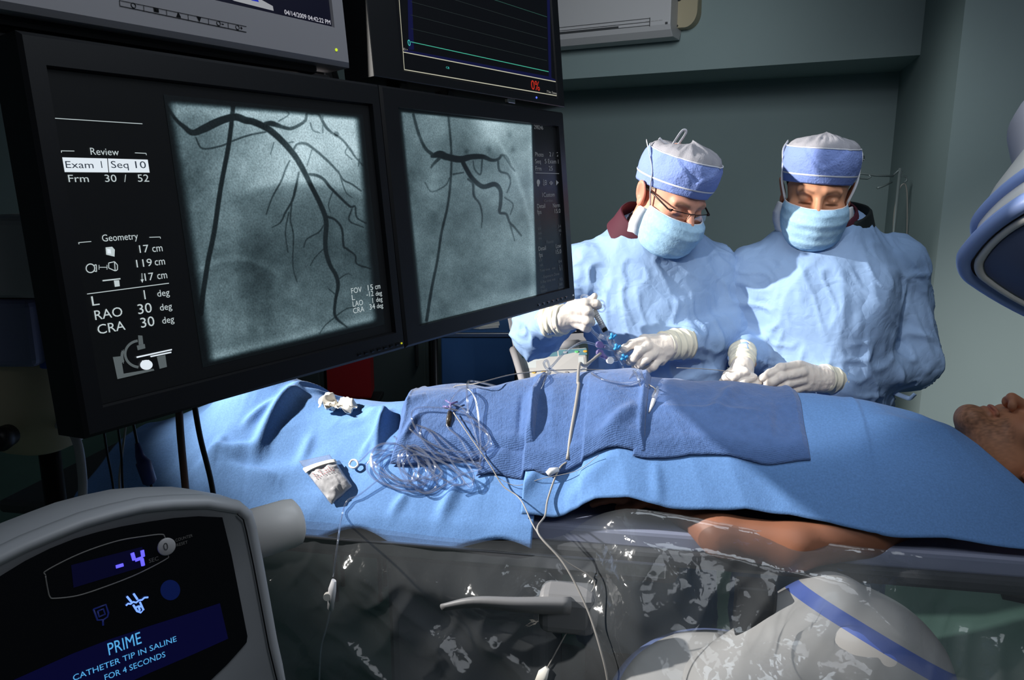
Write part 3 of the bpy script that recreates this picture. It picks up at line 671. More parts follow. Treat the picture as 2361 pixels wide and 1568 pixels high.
T = zc([('298246', 1128, 1182, 776, 24), ('Photo', 1135, 1185, 942, 26), ('2 /', 1220, 1245, 942, 26), ('2', 1265, 1277, 943, 26), ('Seq', 1135, 1168, 984, 26), ('5', 1192, 1203, 984, 26), ('Exam 1', 1212, 1275, 984, 26), ('Frm', 1137, 1172, 1027, 26), ('25', 1217, 1240, 1027, 26),
        ('1Custom', 1178, 1252, 1187, 26), ('Detail', 1147, 1195, 1255, 26), ('Norm', 1242, 1283, 1251, 26), ('fps', 1147, 1172, 1290, 26), ('15.0', 1253, 1287, 1285, 26), ('Detail', 1155, 1200, 1512, 26), ('Low', 1260, 1290, 1496, 26), ('fps', 1158, 1180, 1550, 26), ('15.0', 1260, 1292, 1531, 26)], S1, 800, 0)
link('screen_text', textpx(T, -0.0058), M['txt2'], sr)
S2 = 2350 / 550
T = zc([('Cardiac', 235, 320, 708, 24), ('kV', 175, 205, 985, 30), ('34', 372, 400, 962, 28), ('mA', 178, 210, 1030, 28), ('48', 375, 402, 1005, 28), ('ms', 180, 210, 1078, 26), ('7', 390, 402, 1050, 28), ('Fluoro', 258, 325, 1118, 28), ('kV', 185, 215, 1298, 30), ('84', 375, 408, 1310, 28), ('mA', 190, 222, 1345, 28), ('2.1', 380, 410, 1360, 28),
        ('Total time   min', 190, 345, 1398, 24), ('81', 385, 412, 1385, 24), ('- Exposure Dose', 212, 385, 1462, 28), ('X-Ray time min', 195, 345, 1512, 26), ('92', 385, 415, 1485, 26), ('mGy', 198, 240, 1560, 26), ('360', 380, 415, 1535, 26), ('Gycm2', 200, 262, 1600, 26), ('2022', 375, 420, 1580, 26)], S2, 1200, 300)
link('screen_values', textpx(T, -0.0058), emis('screen_text_faint', (58, 62, 66), 1.0), sr)
hd = [((800 + (1153 + 10 * math.cos(a)) / S1), (1098 + 17 * math.sin(a)) / S1) for a in [k * math.pi / 8 for k in range(16)]]
strokes('mode_icons', M['txt2'], sr, [hd, [(800 + x / S1, y / S1) for x, y in ((1148, 1106), (1158, 1106), (1156, 1124), (1147, 1122))], [(800 + x / S1, y / S1) for x, y in ((1260, 1085), (1276, 1100), (1260, 1118))]], -0.0058,
        [((800 + a / S1, c / S1), (800 + e / S1, f / S1), w) for a, c, e, f, w in ((1184, 1080, 1184, 1112, 1.4), (1182, 1112, 1190, 1118, 1.4), (1192, 1088, 1202, 1088, 1.4), (1202, 1088, 1202, 1112, 1.4), (1192, 1112, 1202, 1112, 1.4), (1192, 1088, 1192, 1112, 1.4), (1192, 1100, 1202, 1100, 1.2),
         (1220, 1102, 1230, 1092, 1.4), (1230, 1092, 1241, 1102, 1.4), (1241, 1102, 1230, 1114, 1.4), (1230, 1114, 1220, 1102, 1.4), (1228, 1103, 1233, 1103, 3), (1135, 1042, 1278, 1046, 1.4))])
# ---- grey display above
gv = 0.4285
mg = thing('grey_display', pm(0.2, gv, -0.03), 'grey framed display above the big angiogram with row of buttons and date text', 'monitor')
GU0, GU1, GV1 = -0.06, 0.466, gv + 0.40
su1, sv0 = uv(769, 60, 0)
bezel('bezel', mat('display_grey', (122, 120, 124), 0.5), mg, GU0, gv, GU1, GV1, GU0 + 0.045, sv0 - 0.002, su1 + 0.002, GV1 - 0.04, 0.004, 0.05, 0.006)
b = MB(); b.box(pm(0.203, gv + 0.19, -0.085), (0.42, 0.08, 0.31), R=RM, bev=0.03); b.build('back_housing', M['dgrey'], mg)
b = MB(); b.box(pm(0.20, gv - 0.002, -0.04), (0.44, 0.035, 0.018), R=RM, bev=0.006); b.build('underside', M['black'], mg)
gs = panel('screen', emis('navy_lcd', (3, 3, 30), 0.6), mg, GU0 + 0.047, sv0, su1, GV1 - 0.042, -0.0035)
strokes('toolbar', emis('toolbar_grey', (150, 152, 156), 1.0), gs, [[(532, -2), (600, -2), (629, 14), (631, 25), (540, 2)]], -0.003)
strokes('screen_glow', emis('screen_blue', (24, 40, 170), 1.0), gs, [[(575, -4), (594, -4), (597, 5), (580, 1)]], -0.0027)
link('screen_text', textpx([('04/14/2009 04:42:22 PM', 656.5, 759.5, 32.5, 10.5)], -0.003), emis('date_text', (205, 205, 215), 1.0), gs)
bl_ = [l1(720, 2, 1485, 160, 1.2), l1(724, 36, 1485, 194, 1.6), l1(720, 0, 724, 38, 1.4)] + [l1(866 + k * 0, 30, 868, 66, 1.2) for k in (0,)] + [l1(x, y, x + 3, y + 34, 1.2) for x, y in ((1003, 58), (1133, 86), (1256, 112), (1374, 136))]
strokes('button_outline', M['black2'], mg, [], 0.0006, bl_)
kn = [(803, 33, 0), (940, 60, 1), (1074, 90, 2), (1199, 116, 3), (1316, 141, 4), (1430, 165, 5)]
for x, y, t in kn:
    b = MB(); u_, v_ = uv(x / S1, y / S1)
    if t == 2: b.prism([pm(u_ - .003, v_ - .0025), pm(u_ + .003, v_ - .0025), pm(u_, v_ + .003)], NM * 0.0007)
    elif t == 3: b.prism([pm(u_ - .003, v_ + .0025), pm(u_, v_ - .003), pm(u_ + .003, v_ + .0025)], NM * 0.0007)
    elif t == 1: b.box(pm(u_, v_), (.006, .0014, .0045), R=RM); b.box(pm(u_, v_, 0.0006), (.003, .0012, .002), R=RM)
    else:
        b.tube([pm(u_ + .0026 * math.cos(a), v_ + .0026 * math.sin(a), 0.0003) for a in [k * math.pi / 8 for k in range(17)]], 0.0005, 5)
        if t: b.box(pm(u_ + 0.006, v_ , 0), (.003, .0012, .0008), R=RM)
    if t == 5: b.box(pm(u_ + 0.006, v_, 0), (.0008, .0012, .003), R=RM)
    b.build('key_mark', M['black2'], mg)
b = MB(); lu, lv = uv(775, 115); b.lathe(pm(lu, lv), NM, [(-0.001, 0.0022), (0.0012, 0.002), (0.002, 0.001)], 14); b.build('power_light', emis('green_led', (190, 215, 40), 1.2), mg)
# ---- black display with flat traces
kv = 0.4215
mk_ = thing('trace_display', pm(0.83, kv, -0.03), 'black display above the right angiogram with flat green trace and red percentage', 'monitor')
BU0, BU1, BV1 = 0.533, 1.128, kv + 0.42
iu0, iv0 = uv(930, 158)[0] - 0.004, uv(1285, 221)[1] - 0.006; iu1 = uv(1285, 221)[0] + 0.004
bezel('bezel', M['black'], mk_, BU0 - 0.02, kv, BU1, BV1, iu0, iv0, iu1, BV1 - 0.02, 0.004, 0.06, 0.0012)
b = MB(); b.box(pm(0.82, kv + 0.2, -0.09), (0.44, 0.07, 0.32), R=RM, bev=0.03); b.build('back_housing', M['black'], mk_)
ks = panel('screen', emis('black_lcd', (3, 4, 7), 0.6), mk_, iu0 + .002, iv0 + .002, iu1 - .002, BV1 - .022, -0.0035)
def l2(x0, y0, x1, y1, w=1.6): return ((800 + x0 / S1, y0 / S1), (800 + x1 / S1, y1 / S1), w)
strokes('trace_grid', emis('trace_grey', (34, 42, 42), 1.0), ks, [], -0.0031, [l2(385, 10, 1205, 232, 1.1), l2(385, 90, 1205, 302, 1.1), l2(385, 172, 1205, 366, 1.1), l2(640, -4, 1205, 170, 1.1)])
strokes('upper_trace', emis('trace_teal', (40, 74, 66), 1.0), ks, [], -0.0030, [l2(880, -4, 1205, 102, 1.3)])
strokes('green_trace', emis('trace_green', (70, 178, 150), 1.0), ks, [], -0.0030, [l2(385, 252, 1215, 432, 1.5)])
strokes('blue_glow', emis('trace_navy', (8, 10, 54), 1.0), ks, [[(800 + x / S1, y / S1) for x, y in ((390, 306), (1210, 460), (1260, 480), (1262, 490), (345, 312), (345, 300))], [(800 + x / S1, y / S1) for x, y in ((366, -4), (392, -4), (404, 300), (372, 300))], [(800 + x / S1, y / S1) for x, y in ((1205, -4), (1222, -4), (1232, 470), (1216, 462))]], -0.0033)
strokes('white_frame', emis('frame_white', (190, 188, 168), 1.0), ks, [], -0.0029, [l2(314, -6, 346, 418, 1.8), l2(345, 419, 1270, 578, 1.9), l2(1252, -6, 1270, 578, 1.8), l2(338, 313, 1266, 494, 1.9)])
link('red_value', textpx(zc([('0%', 1112, 1162, 538, 56)], S1, 800, 0), -0.0028), emis('red_text', (190, 44, 26), 1.0), ks)
link('zero_mark', textpx(zc([('0', 368, 384, 274, 36), ('CB', 598, 617, 412, 12)], S1, 800, 0), -0.0028), emis('cyan_text', (70, 190, 180), 1.0), ks)
link('small_text', textpx(zc([('7 Sec. Sweep', 1205, 1266, 558, 14), ('ID >', 340, 366, 302, 14)], S1, 800, 0), -0.0028), emis('small_text', (150, 150, 145), 1.0), ks)
b = MB(); lu, lv = uv(800 + 1141 / S1, 588 / S1); b.lathe(pm(lu, lv), NM, [(-0.001, 0.0022), (0.001, 0.002), (0.0018, 0.001)], 12); b.build('power_light', emis('blue_led', (90, 110, 255), 1.5), mk_)
b = MB(); lu, lv = uv(800 + 1000 / S1, 622 / S1); b.box(pm(lu, kv - 0.004, -0.006), (0.028, 0.008, 0.010), R=RM, bev=0.002); b.build('badge', M['steel'], mk_)
for uu in (0.60, 0.73):
    b = MB(); b.box(pm(uu, kv - 0.008, -0.03), (0.02, 0.03, 0.022), R=RM, bev=0.003); b.build('foot', M['black'], mk_)
# ---- ceiling boom that carries the four displays
cp = pm(0.50, 0.2, -0.16)
bm_ = thing('display_mount', (cp[0], cp[1], HC), 'grey ceiling column and crossbars carrying the four displays', 'monitor mount')
b = MB(); b.prism([(cp[0] + x * UM[0] + y * NM[0], cp[1] + x * UM[1] + y * NM[1], 1.50) for x, y in ((-.035, -.02), (.035, -.02), (.035, .03), (-.035, .03))], (0, 0, HC - 1.501), bev=0.006); b.build('column', mat('charcoal_mount', (40, 39, 38), 0.6), bm_)
b = MB(); b.box(pm(0.52, 0.24, -0.125), (0.80, 0.03, 0.06), R=RM, bev=0.006); b.build('lower_crossbar', M['dgrey'], bm_)
b = MB(); b.box(pm(0.52, 0.62, -0.145), (0.80, 0.03, 0.06), R=RM, bev=0.006); b.build('upper_crossbar', M['dgrey'], bm_)
b = MB(); b.box((cp[0], cp[1], HC - 0.02), (0.22, 0.22, 0.04), bev=0.008); b.build('ceiling_plate', M['grey'], bm_)
for k, (uu, vv, w_, h_, d_) in enumerate(((0.03, 0.418, 0.05, 0.010, -0.06), (0.20, 0.419, 0.03, 0.012, -0.07), (0.245, 0.419, 0.012, 0.012, -0.07), (0.43, 0.416, 0.06, 0.014, -0.05), (0.505, 0.50, 0.03, 0.16, -0.09))):
    b = MB(); b.box(pm(uu, vv, d_), (w_, 0.02, h_), R=RM, bev=0.002); b.build('bracket', M['grey'] if k != 4 else M['dsteel'], bm_)
b = MB(); b.tube([pm(0.485, 0.58, -0.09), pm(0.515, 0.42, -0.08)], 0.006, 8); b.build('stay_rod', M['dsteel'], bm_)
# ------------------------------------------------------------------ table frame: s runs from the feet to the head, w across from the near edge
T0 = np.array([0.10, 1.405]); TA = unit([0.985, -0.17]); TB = unit([0.17, 0.985])
def tp(s, w, z): return np.array([T0[0] + TA[0] * s + TB[0] * w, T0[1] + TA[1] * s + TB[1] * w, z])
TR = Matrix(((TA[0], TB[0], 0), (TA[1], TB[1], 0), (0, 0, 1)))
_rs = [-1.4, -1.05, -0.88, -0.80, -0.74, -0.66, -0.56, -0.45, -0.33, -0.15, 0.10, 0.30, 0.45, 0.60, 0.72, 0.80, 0.95]
_rz = [1.06, 1.09, 1.16, 1.245, 1.262, 1.225, 1.195, 1.195, 1.212, 1.232, 1.262, 1.256, 1.246, 1.236, 1.212, 1.185, 1.13]
_ns = [-1.4, -0.8, -0.4, -0.12, 0.0, 0.06, 0.12, 0.33, 0.56, 0.82, 1.0]
_nz = [0.99, 1.005, 1.015, 1.022, 1.03, 1.075, 1.092, 1.078, 1.066, 1.042, 1.03]
def _sp(x, xs, ys):
    i = np.interp(x, xs, ys); d = 0.02
    return (np.interp(x - d, xs, ys) + 2 * i + np.interp(x + d, xs, ys)) / 4
def zbase(s, w):
    s = np.asarray(s, float); w = np.asarray(w, float)
    zr = _sp(s, _rs, _rz); zn = _sp(s, _ns, _nz)
    q = np.abs(w - 0.25) / 0.25; p = np.where(s > 0.03, 2.0, 1.75)
    z = zn + (zr - zn) * (1 - np.minimum(q, 1) ** p)
    z = z - 0.022 * np.exp(-((w - 0.27) / 0.05) ** 2) * sm(-s, 0.05, 0.25) * sm(s, -0.7, -0.5)
    z = np.where(w > 0.5, zn - (w - 0.5) * 2.2, z); z = np.where(w < 0.0, zn + w * 2.4, z)
    return z
def hit(px, py, off=0.0):
    """pixel -> (s, w) on the draped patient"""
    d = ray(px, py); t = np.linspace(0.9, 2.4, 3001); P = C0 + t[:, None] * d
    q = P[:, :2] - T0; s = q @ TA; w = q @ TB; k = P[:, 2] - zbase(s, w) - off
    i = np.argmax(k < 0) if (k < 0).any() else int(np.argmin(k)); return s[i], w[i]
def on_cloth(px, py, off=0.004):
    s, w = hit(px, py); return tp(s, w, float(zbase(s, w)) + off)
# ---- table
M['mgrey'] = mat('mid_grey_plastic', (118, 118, 120), 0.5)
tbl = thing('procedure_table', tp(-0.1, 0.25, 0), 'long narrow procedure table with grey pedestal under the blue drapes', 'table')
b = MB(); b.box(tp(-0.05, 0.25, 0.978), (2.45, 0.50, 0.032), R=TR, bev=0.01); b.build('tabletop', M['dgrey'], tbl)
b = MB(); b.box(tp(0.10, 0.254, 1.008), (2.14, 0.476, 0.046), R=TR, bev=0.012, seg=3); b.build('mattress', mat('mattress_vinyl', (150, 156, 182), 0.5), tbl)
b = MB(); b.box(tp(-0.45, -0.022, 0.968), (1.3, 0.012, 0.028), R=TR, bev=0.003); b.build('accessory_rail', M['steel'], tbl)
b = MB(); b.box(tp(-0.22, 0.25, 0.48), (0.36, 0.34, 0.94), R=TR, bev=0.03, seg=3); b.build('pedestal', mat('pedestal_grey', (120, 122, 126), 0.5), tbl)
b = MB(); b.box(tp(-0.22, 0.25, 0.03), (0.60, 0.52, 0.055), R=TR, bev=0.02); b.build('base_plate', M['dgrey'], tbl)
b = MB(); b.box(tp(-0.22, 0.25, 0.93), (0.9, 0.40, 0.07), R=TR, bev=0.02); b.build('carriage', M['dgrey'], tbl)
cl = tp(0.02, -0.075, 0.905)
b = MB(); b.box(cl, (0.11, 0.07, 0.085), R=TR, bev=0.02, seg=3); b.build('rail_clamp', M['mgrey'], tbl)
b = MB(); b.tube(crom([cl + [0.0, -0.02, 0.015], tp(-0.07, -0.115, 0.925), tp(-0.15, -0.12, 0.925), tp(-0.215, -0.115, 0.905)], 6), list(np.linspace(0.030, 0.011, 19)), 14, flat=0.55); b.build('lever', M['mgrey'], tbl)
b = MB(); b.box(tp(0.36, -0.06, 0.93), (0.07, 0.05, 0.10), R=TR, bev=0.006); b.build('arm_board_bracket', M['black'], tbl)
# ---- drapes
def cloth_grid(sf, wf, nu, nv, off, wr=None, base=None):
    """sf(a,b), wf(a,b): table coordinates over the unit square -> points on the draped patient"""
    A, B = np.meshgrid(np.linspace(0, 1, nu), np.linspace(0, 1, nv), indexing='ij')
    s, w = sf(A, B), wf(A, B); z = (base or zbase)(s, w) + off
    if wr is not None: z = z + wr(s, w, A, B)
    return np.stack([T0[0] + TA[0] * s + TB[0] * w, T0[1] + TA[1] * s + TB[1] * w, z], -1).reshape(-1, 3)
WD = None
def zdrape(s, w):
    z0 = zbase(s, w); return np.maximum(np.where(s > -0.09, z0 + 0.006 + wr_torso(s, w, 0, 0), 0), np.where(s < -0.03, z0 + 0.004 + wr_leg(s, w, 0, 0), 0))
def fold(s, w, s0, w0, s1, w1, wid, h):
    """a soft ridge on the cloth between two table points"""
    ax, aw = s1 - s0, w1 - w0; t = np.clip(((s - s0) * ax + (w - w0) * aw) / (ax * ax + aw * aw), 0, 1)
    d = np.hypot(s - s0 - t * ax, w - w0 - t * aw); return h * np.exp(-(d / wid) ** 2) * np.sin(np.clip(t, 0.02, 0.98) * math.pi) ** 0.5
def fpx(s, w, a, c, wid, h): return fold(s, w, *hit(*a), *hit(*c), wid, h)
def wr_torso(s, w, A, B):
    P = np.stack([s * 6, w * 9, s * 0 + 1.7], -1)
    z = 0.004 * fbm(P, 3) + 0.0028 * ridge(np.stack([s * 10 + w * 5, w * 5, s * 0 + 8], -1), 2)
    z = z + fpx(s, w, (1955, 905), (2020, 1230), 0.007, 0.006) + fpx(s, w, (1990, 975), (2200, 1010), 0.02, 0.010) + fpx(s, w, (1990, 1000), (1700, 985), 0.03, -0.006)
    z = z + fpx(s, w, (1420, 1060), (1300, 1180), 0.012, 0.008) + fpx(s, w, (1240, 1110), (1185, 1180), 0.010, 0.012) + fpx(s, w, (1510, 1075), (1520, 1170), 0.012, 0.006)
    return z + 0.016 * sm(-s, 0.0, 0.10) * sm(-w, -0.16, -0.02)
lo = lambda a, b, t: a + (b - a) * t
def s_end(b):   # head end of the drape, hollowed round the neck
    return np.interp(b, [0, 0.03, 0.12, 0.2, 0.3, 0.42, 0.52, 0.75, 1], [0.97, 0.955, 0.90, 0.86, 0.815, 0.785, 0.772, 0.80, 0.86])
def torso_s(A, B): return -0.085 + 0.02 * B + A * (s_end(B) + 0.085 - 0.02 * B)
V = cloth_grid(torso_s, lambda A, B: 0.003 + B * 0.61 + 0.004 * np.sin(A * 17), 260, 150, 0.006, wr_torso)
V, Fq = thicken(V, 260, 150, 0.0015)
o = link('surgical_drape', np_mesh('surgical_drape', V, Fq), M['drape']); tag(o, 'light blue paper drape over the chest and shoulders of the patient', 'drape', 'blue paper drapes')
def wr_leg(s, w, A, B):
    z = 0.007 * fbm(np.stack([s * 5, w * 7, s * 0 + 3.1], -1), 3) + 0.006 * ridge(np.stack([s * 4.5 - w * 4, w * 6, s * 0 + 5.2], -1), 2)
    z = z + fpx(s, w, (690, 905), (590, 1050), 0.014, 0.032) + fpx(s, w, (760, 860), (660, 905), 0.010, 0.012) + fpx(s, w, (850, 955), (885, 1010), 0.016, 0.022)
    z = z + fpx(s, w, (895, 965), (860, 1070), 0.011, 0.022) + fpx(s, w, (520, 1010), (470, 1110), 0.02, 0.02) + fpx(s, w, (560, 1120), (760, 1075), 0.02, 0.012) + fpx(s, w, (980, 1130), (1120, 1160), 0.016, 0.010)
    z = z + fpx(s, w, (1060, 1130), (1010, 1200), 0.011, 0.016)
    for a_, c_, wd_, h_ in (((640, 1125), (500, 1085), 0.010, 0.016), ((700, 905), (815, 930), 0.008, 0.010), ((610, 1045), (450, 1090), 0.010, 0.018), ((965, 1000), (925, 1065), 0.008, 0.012), ((885, 1000), (835, 1060), 0.009, 0.014), ((560, 985), (640, 930), 0.008, 0.012), ((800, 985), (905, 975), 0.009, 0.010), ((720, 1010), (690, 1080), 0.012, 0.008), ((940, 1150), (900, 1195), 0.008, 0.010)):
        z = z + fpx(s, w, a_, c_, wd_, h_)
    return z
V = cloth_grid(lambda A, B: -1.08 + A * (1.02 + 0.03 * B), lambda A, B: -0.018 + B * 0.64 + 0.008 * np.sin(A * 22) * (1 - B), 250, 150, 0.004, wr_leg)
V, Fq = thicken(V, 250, 150, 0.0015)
o = link('surgical_drape', np_mesh('surgical_drape', V, Fq), M['drape']); tag(o, 'light blue paper drape covering the legs and feet below the big display', 'drape', 'blue paper drapes')
# ---- towels, far one lowest
def towel(label, nl, nr, fr, fl, off, seed, extra=None, ragged=0.004):
    c = [np.array(hit(*p)) if len(p) == 2 else np.array(p[:2]) for p in (nl, nr, fr, fl)]
    def pos(A, B, k):
        e = (1 - A) * (1 - B) * c[0][k] + A * (1 - B) * c[1][k] + A * B * c[2][k] + (1 - A) * B * c[3][k]
        return e + ragged * np.sin(A * 9 + seed + k * 2) * (1 - B) * (k == 1) + ragged * np.sin(B * 8 + seed * 2) * (k == 0) * (A - 0.5) * 2
    def wr(s, w, A, B):
        P = np.stack([s * 9, w * 9, s * 0 + seed], -1); z = 0.0022 * fbm(P, 3) + 0.0016 * ridge(np.stack([s * 12, w * 6, s * 0 + seed], -1), 2)
        ed = np.minimum(np.minimum(A, 1 - A) * 22, np.minimum(B, 1 - B) * 14); z = z - (off - 0.004) * 0.85 * (1 - np.clip(ed, 0, 1)) ** 2 + 0.003 * np.exp(-((ed - 0.8) / 0.35) ** 2)
        if extra: z = z + extra(s, w)
        return z
    V = cloth_grid(lambda A, B: pos(A, B, 0), lambda A, B: pos(A, B, 1), 150, 110, off, wr, zdrape); V, Fq = thicken(V, 150, 110, 0.0028)
    o = link('towel', np_mesh('towel', V, Fq), M['towel']); return tag(o, label, 'towel', 'navy towels on the patient')
fs = lambda p, w: (hit(*p)[0], w, 0)
towel('navy cotton towel on the chest, rightmost of three under the hands', (1455, 1062), (1872, 1082), (*fs((1812, 908), 0.44),)[:2] + (0,), (*fs((1470, 900), 0.44),)[:2] + (0,), 0.009, 2.0,
      lambda s, w: fpx(s, w, (1700, 905), (1640, 975), 0.014, 0.012) + fpx(s, w, (1500, 960), (1760, 965), 0.006, 0.004) + fpx(s, w, (1775, 940), (1770, 1050), 0.010, 0.006))
towel('navy cotton towel with a loose near corner, middle one of three across the belly', (1094, 1112), (1490, 1058), (*fs((1500, 900), 0.42),)[:2] + (0,), (*fs((1235, 900), 0.42),)[:2] + (0,), 0.018, 5.0,
      lambda s, w: fpx(s, w, (1470, 960), (1380, 1050), 0.014, 0.012) + fpx(s, w, (1488, 930), (1484, 1050), 0.008, 0.008) + fpx(s, w, (1180, 1060), (1120, 1100), 0.02, 0.004))
towel('navy cotton towel over the thighs, leftmost of three under the coiled tubing', (899, 1091), (1236, 1058), (*fs((1262, 890), 0.42),)[:2] + (0,), (*fs((965, 925), 0.42),)[:2] + (0,), 0.027, 8.0,
      lambda s, w: fpx(s, w, (1228, 930), (1222, 1045), 0.007, 0.016) + fpx(s, w, (1205, 940), (1195, 1040), 0.006, -0.005) + fpx(s, w, (985, 950), (900, 985), 0.012, 0.010))
# ---- clear sheet hanging from the near edge
nu, nv = 340, 200
A, B = np.meshgrid(np.linspace(0, 1, nu), np.linspace(0, 1, nv), indexing='ij')
s = -0.72 + A * 1.75; zt = _sp(s, _ns, _nz) - 0.012 + 0.010 * np.sin(s * 9)
dz = B * 0.72; zz = zt - dz
w = -0.016 - 0.09 * sm(B, 0.0, 0.5) - 0.05 * B
near = np.exp(-((s - 0.14) / 0.10) ** 2); w = w - 0.045 * near * sm(B, 0.02, 0.2) * (1 - sm(B, 0.3, 0.6))          # pulled out over the clamp
lev = np.exp(-((s + 0.08) / 0.13) ** 2) * np.exp(-((zz - 0.915) / 0.035) ** 2); w = w - 0.055 * lev
w = w - 0.37 * sm(s, 0.10, 0.34) * sm(B, 0.16, 0.50)
P = np.stack([s * 4, zz * 4, s * 0 + 2], -1); amp = sm(B, 0.0, 0.12)
w = w - amp * (0.028 * fbm(P, 3) + 0.016 * ridge(np.stack([s * 5 + zz * 6, zz * 3, s * 0 + 6.5], -1), 3) + 0.010 * ridge(np.stack([s * 9 - zz * 7, zz * 5 + s * 3, s * 0 + 1.5], -1), 2))
armz = sm(s, 0.06, 0.16) * (1 - sm(s, 0.58, 0.72)); w = w - 0.062 * armz * sm(B, 0.0, 0.05) * (1 - 0.6 * sm(B, 0.15, 0.4))
w = np.minimum(w, -0.014 - 0.03 * amp)
V = np.stack([T0[0] + TA[0] * s + TB[0] * w, T0[1] + TA[1] * s + TB[1] * w, zz], -1).reshape(-1, 3)
o = link('plastic_sheet', np_mesh('plastic_sheet', V, grid_faces(nu, nv)), M['film']); tag(o, 'crinkled clear plastic sheet hanging from the near edge of the table', 'plastic sheet')
# ------------------------------------------------------------------ people
def basis(f, u):
    """columns: right, back, up for a head facing f"""
    f = unit(f); u = np.asarray(u, float); u = unit(u - f * (u @ f)); r = np.cross(f, u); return np.stack([r, -f, u], 1)
def head_sdf(h=0.0022, ear=1.0):
    S_ = SDF((-0.105, -0.145, -0.26), (0.105, 0.125, 0.135), h)
    S_.ell((0, 0.012, 0.035), (0.076, 0.097, 0.086), k=0.02)
    S_.ell((0, -0.022, -0.035), (0.064, 0.068, 0.085), k=0.03)
    for sx in (-1, 1):
        S_.cap((sx * 0.052, 0.0, -0.065), (sx * 0.012, -0.070, -0.103), 0.020, 0.020, k=0.03)
        S_.ell((sx * 0.044, -0.064, -0.032), (0.022, 0.020, 0.018), k=0.02)
        S_.cap((sx * 0.012, -0.086, 0.013), (sx * 0.044, -0.074, 0.010), 0.009, 0.008, k=0.014)
        S_.ell((sx * 0.031, -0.096, -0.010), (0.019, 0.016, 0.012), k=0.010, sub=True)
        S_.ell((sx * 0.031, -0.074, -0.010), (0.0150, 0.0135, 0.0125), k=0.004)
        S_.cap((sx * 0.018, -0.0850, -0.0165), (sx * 0.044, -0.0800, -0.0175), 0.0022, 0.0018, k=0.003)
    S_.ell((0, -0.080, -0.106), (0.022, 0.016, 0.017), k=0.02)
    S_.cap((0, -0.086, 0.004), (0, -0.112, -0.036), 0.0075, 0.0105, k=0.012)
    for sx in (-1, 1):
        S_.ell((sx * 0.0125, -0.102, -0.040), (0.0075, 0.010, 0.0075), k=0.007)
        S_.ell((sx * 0.0065, -0.106, -0.0485), (0.0036, 0.0055, 0.0050), k=0.002, sub=True)
    S_.ell((0, -0.090, -0.0665), (0.024, 0.009, 0.0060), k=0.006); S_.ell((0, -0.088, -0.0775), (0.021, 0.009, 0.0065), k=0.006)
    S_.cap((-0.023, -0.094, -0.0717), (0.023, -0.094, -0.0717), 0.0022, k=0.003, sub=True)
    S_.cap((0, 0.018, -0.07), (0, 0.045, -0.245), 0.056, 0.062, k=0.03)
    for sx in (-1, 1):
        a = 0.30; Re = np.array([[math.cos(a), -sx * math.sin(a) * 0, sx * math.sin(a)], [0, 1, 0], [-sx * math.sin(a), 0, math.cos(a)]])
        S_.ell((sx * 0.0815, 0.016, -0.012), (0.0070, 0.0195, 0.0320), Re, k=0.006)
        S_.ell((sx * 0.0895, 0.012, -0.008), (0.0055, 0.0120, 0.0200), Re, k=0.004, sub=True)
        S_.ell((sx * 0.079, 0.008, -0.036), (0.006, 0.010, 0.010), k=0.006)
    return S_
_HV, _HQ = head_sdf().mesh(); _HV = relax(_HV, _HQ, 1, 0.3)
def paint_head(V, skin, hair, brow, beard=None):
    s_, h_, b_ = (np.array(lin(c)) for c in (skin, hair, brow)); C = np.repeat(s_[None], len(V), 0)
    x, y, z = V.T; n = vnoise(V * 60) * 0.06; C = C * (1 + n[:, None])
    red = np.clip(np.exp(-((np.abs(x) - 0.085) / 0.012) ** 2) * 0.8 + np.exp(-(((x / 0.016) ** 2 + ((z + 0.036) / 0.014) ** 2 + ((y + 0.11) / 0.02) ** 2))) * 0.6 + 0.35 * np.exp(-(((np.abs(x) - 0.045) / 0.018) ** 2 + ((z + 0.035) / 0.02) ** 2)), 0, 1)
    C = C * (1 - red[:, None] * np.array([0.05, 0.30, 0.30]))
    ax = np.abs(x); bz = 0.0105 + 0.004 * sm(ax, 0.014, 0.034) - 0.006 * sm(ax, 0.036, 0.05)
    bm = np.exp(-((z - bz) / 0.0042) ** 2) * sm(ax, 0.010, 0.016) * (1 - sm(ax, 0.044, 0.053)) * (y < -0.05)
    C = C * (1 - 0.75 * bm[:, None]) + b_ * 0.75 * bm[:, None]
    la = np.exp(-((z + 0.0185) / 0.0022) ** 2) * sm(ax, 0.014, 0.018) * (1 - sm(ax, 0.043, 0.048)) * (y < -0.06)
    C = C * (1 - 0.7 * la[:, None]) + h_ * 0.7 * la[:, None]
    lip = np.exp(-((z + 0.072) / 0.009) ** 2) * (1 - sm(ax, 0.017, 0.025)) * (y < -0.07)
    C = C * (1 - 0.35 * lip[:, None] * np.array([0.2, 0.9, 0.8]))
    if beard is not None:
        m = sm(-z, 0.046, 0.058) * (1 - sm(-z, 0.118, 0.14)) * sm(-y, -0.03, 0.02) * (0.35 + 0.65 * sm(-y, 0.03, 0.075))
        m = m * (1 - 0.95 * np.exp(-((z + 0.072) / 0.010) ** 2) * (ax < 0.024) * (y < -0.08))
        m = m * np.clip(0.60 + 0.55 * vnoise(V * np.array([420, 300, 160])) + 0.25 * vnoise(V * 60), 0, 1)
        C = C * (1 - m[:, None] * 0.60) + np.array(lin(beard)) * m[:, None] * 0.60
    return C
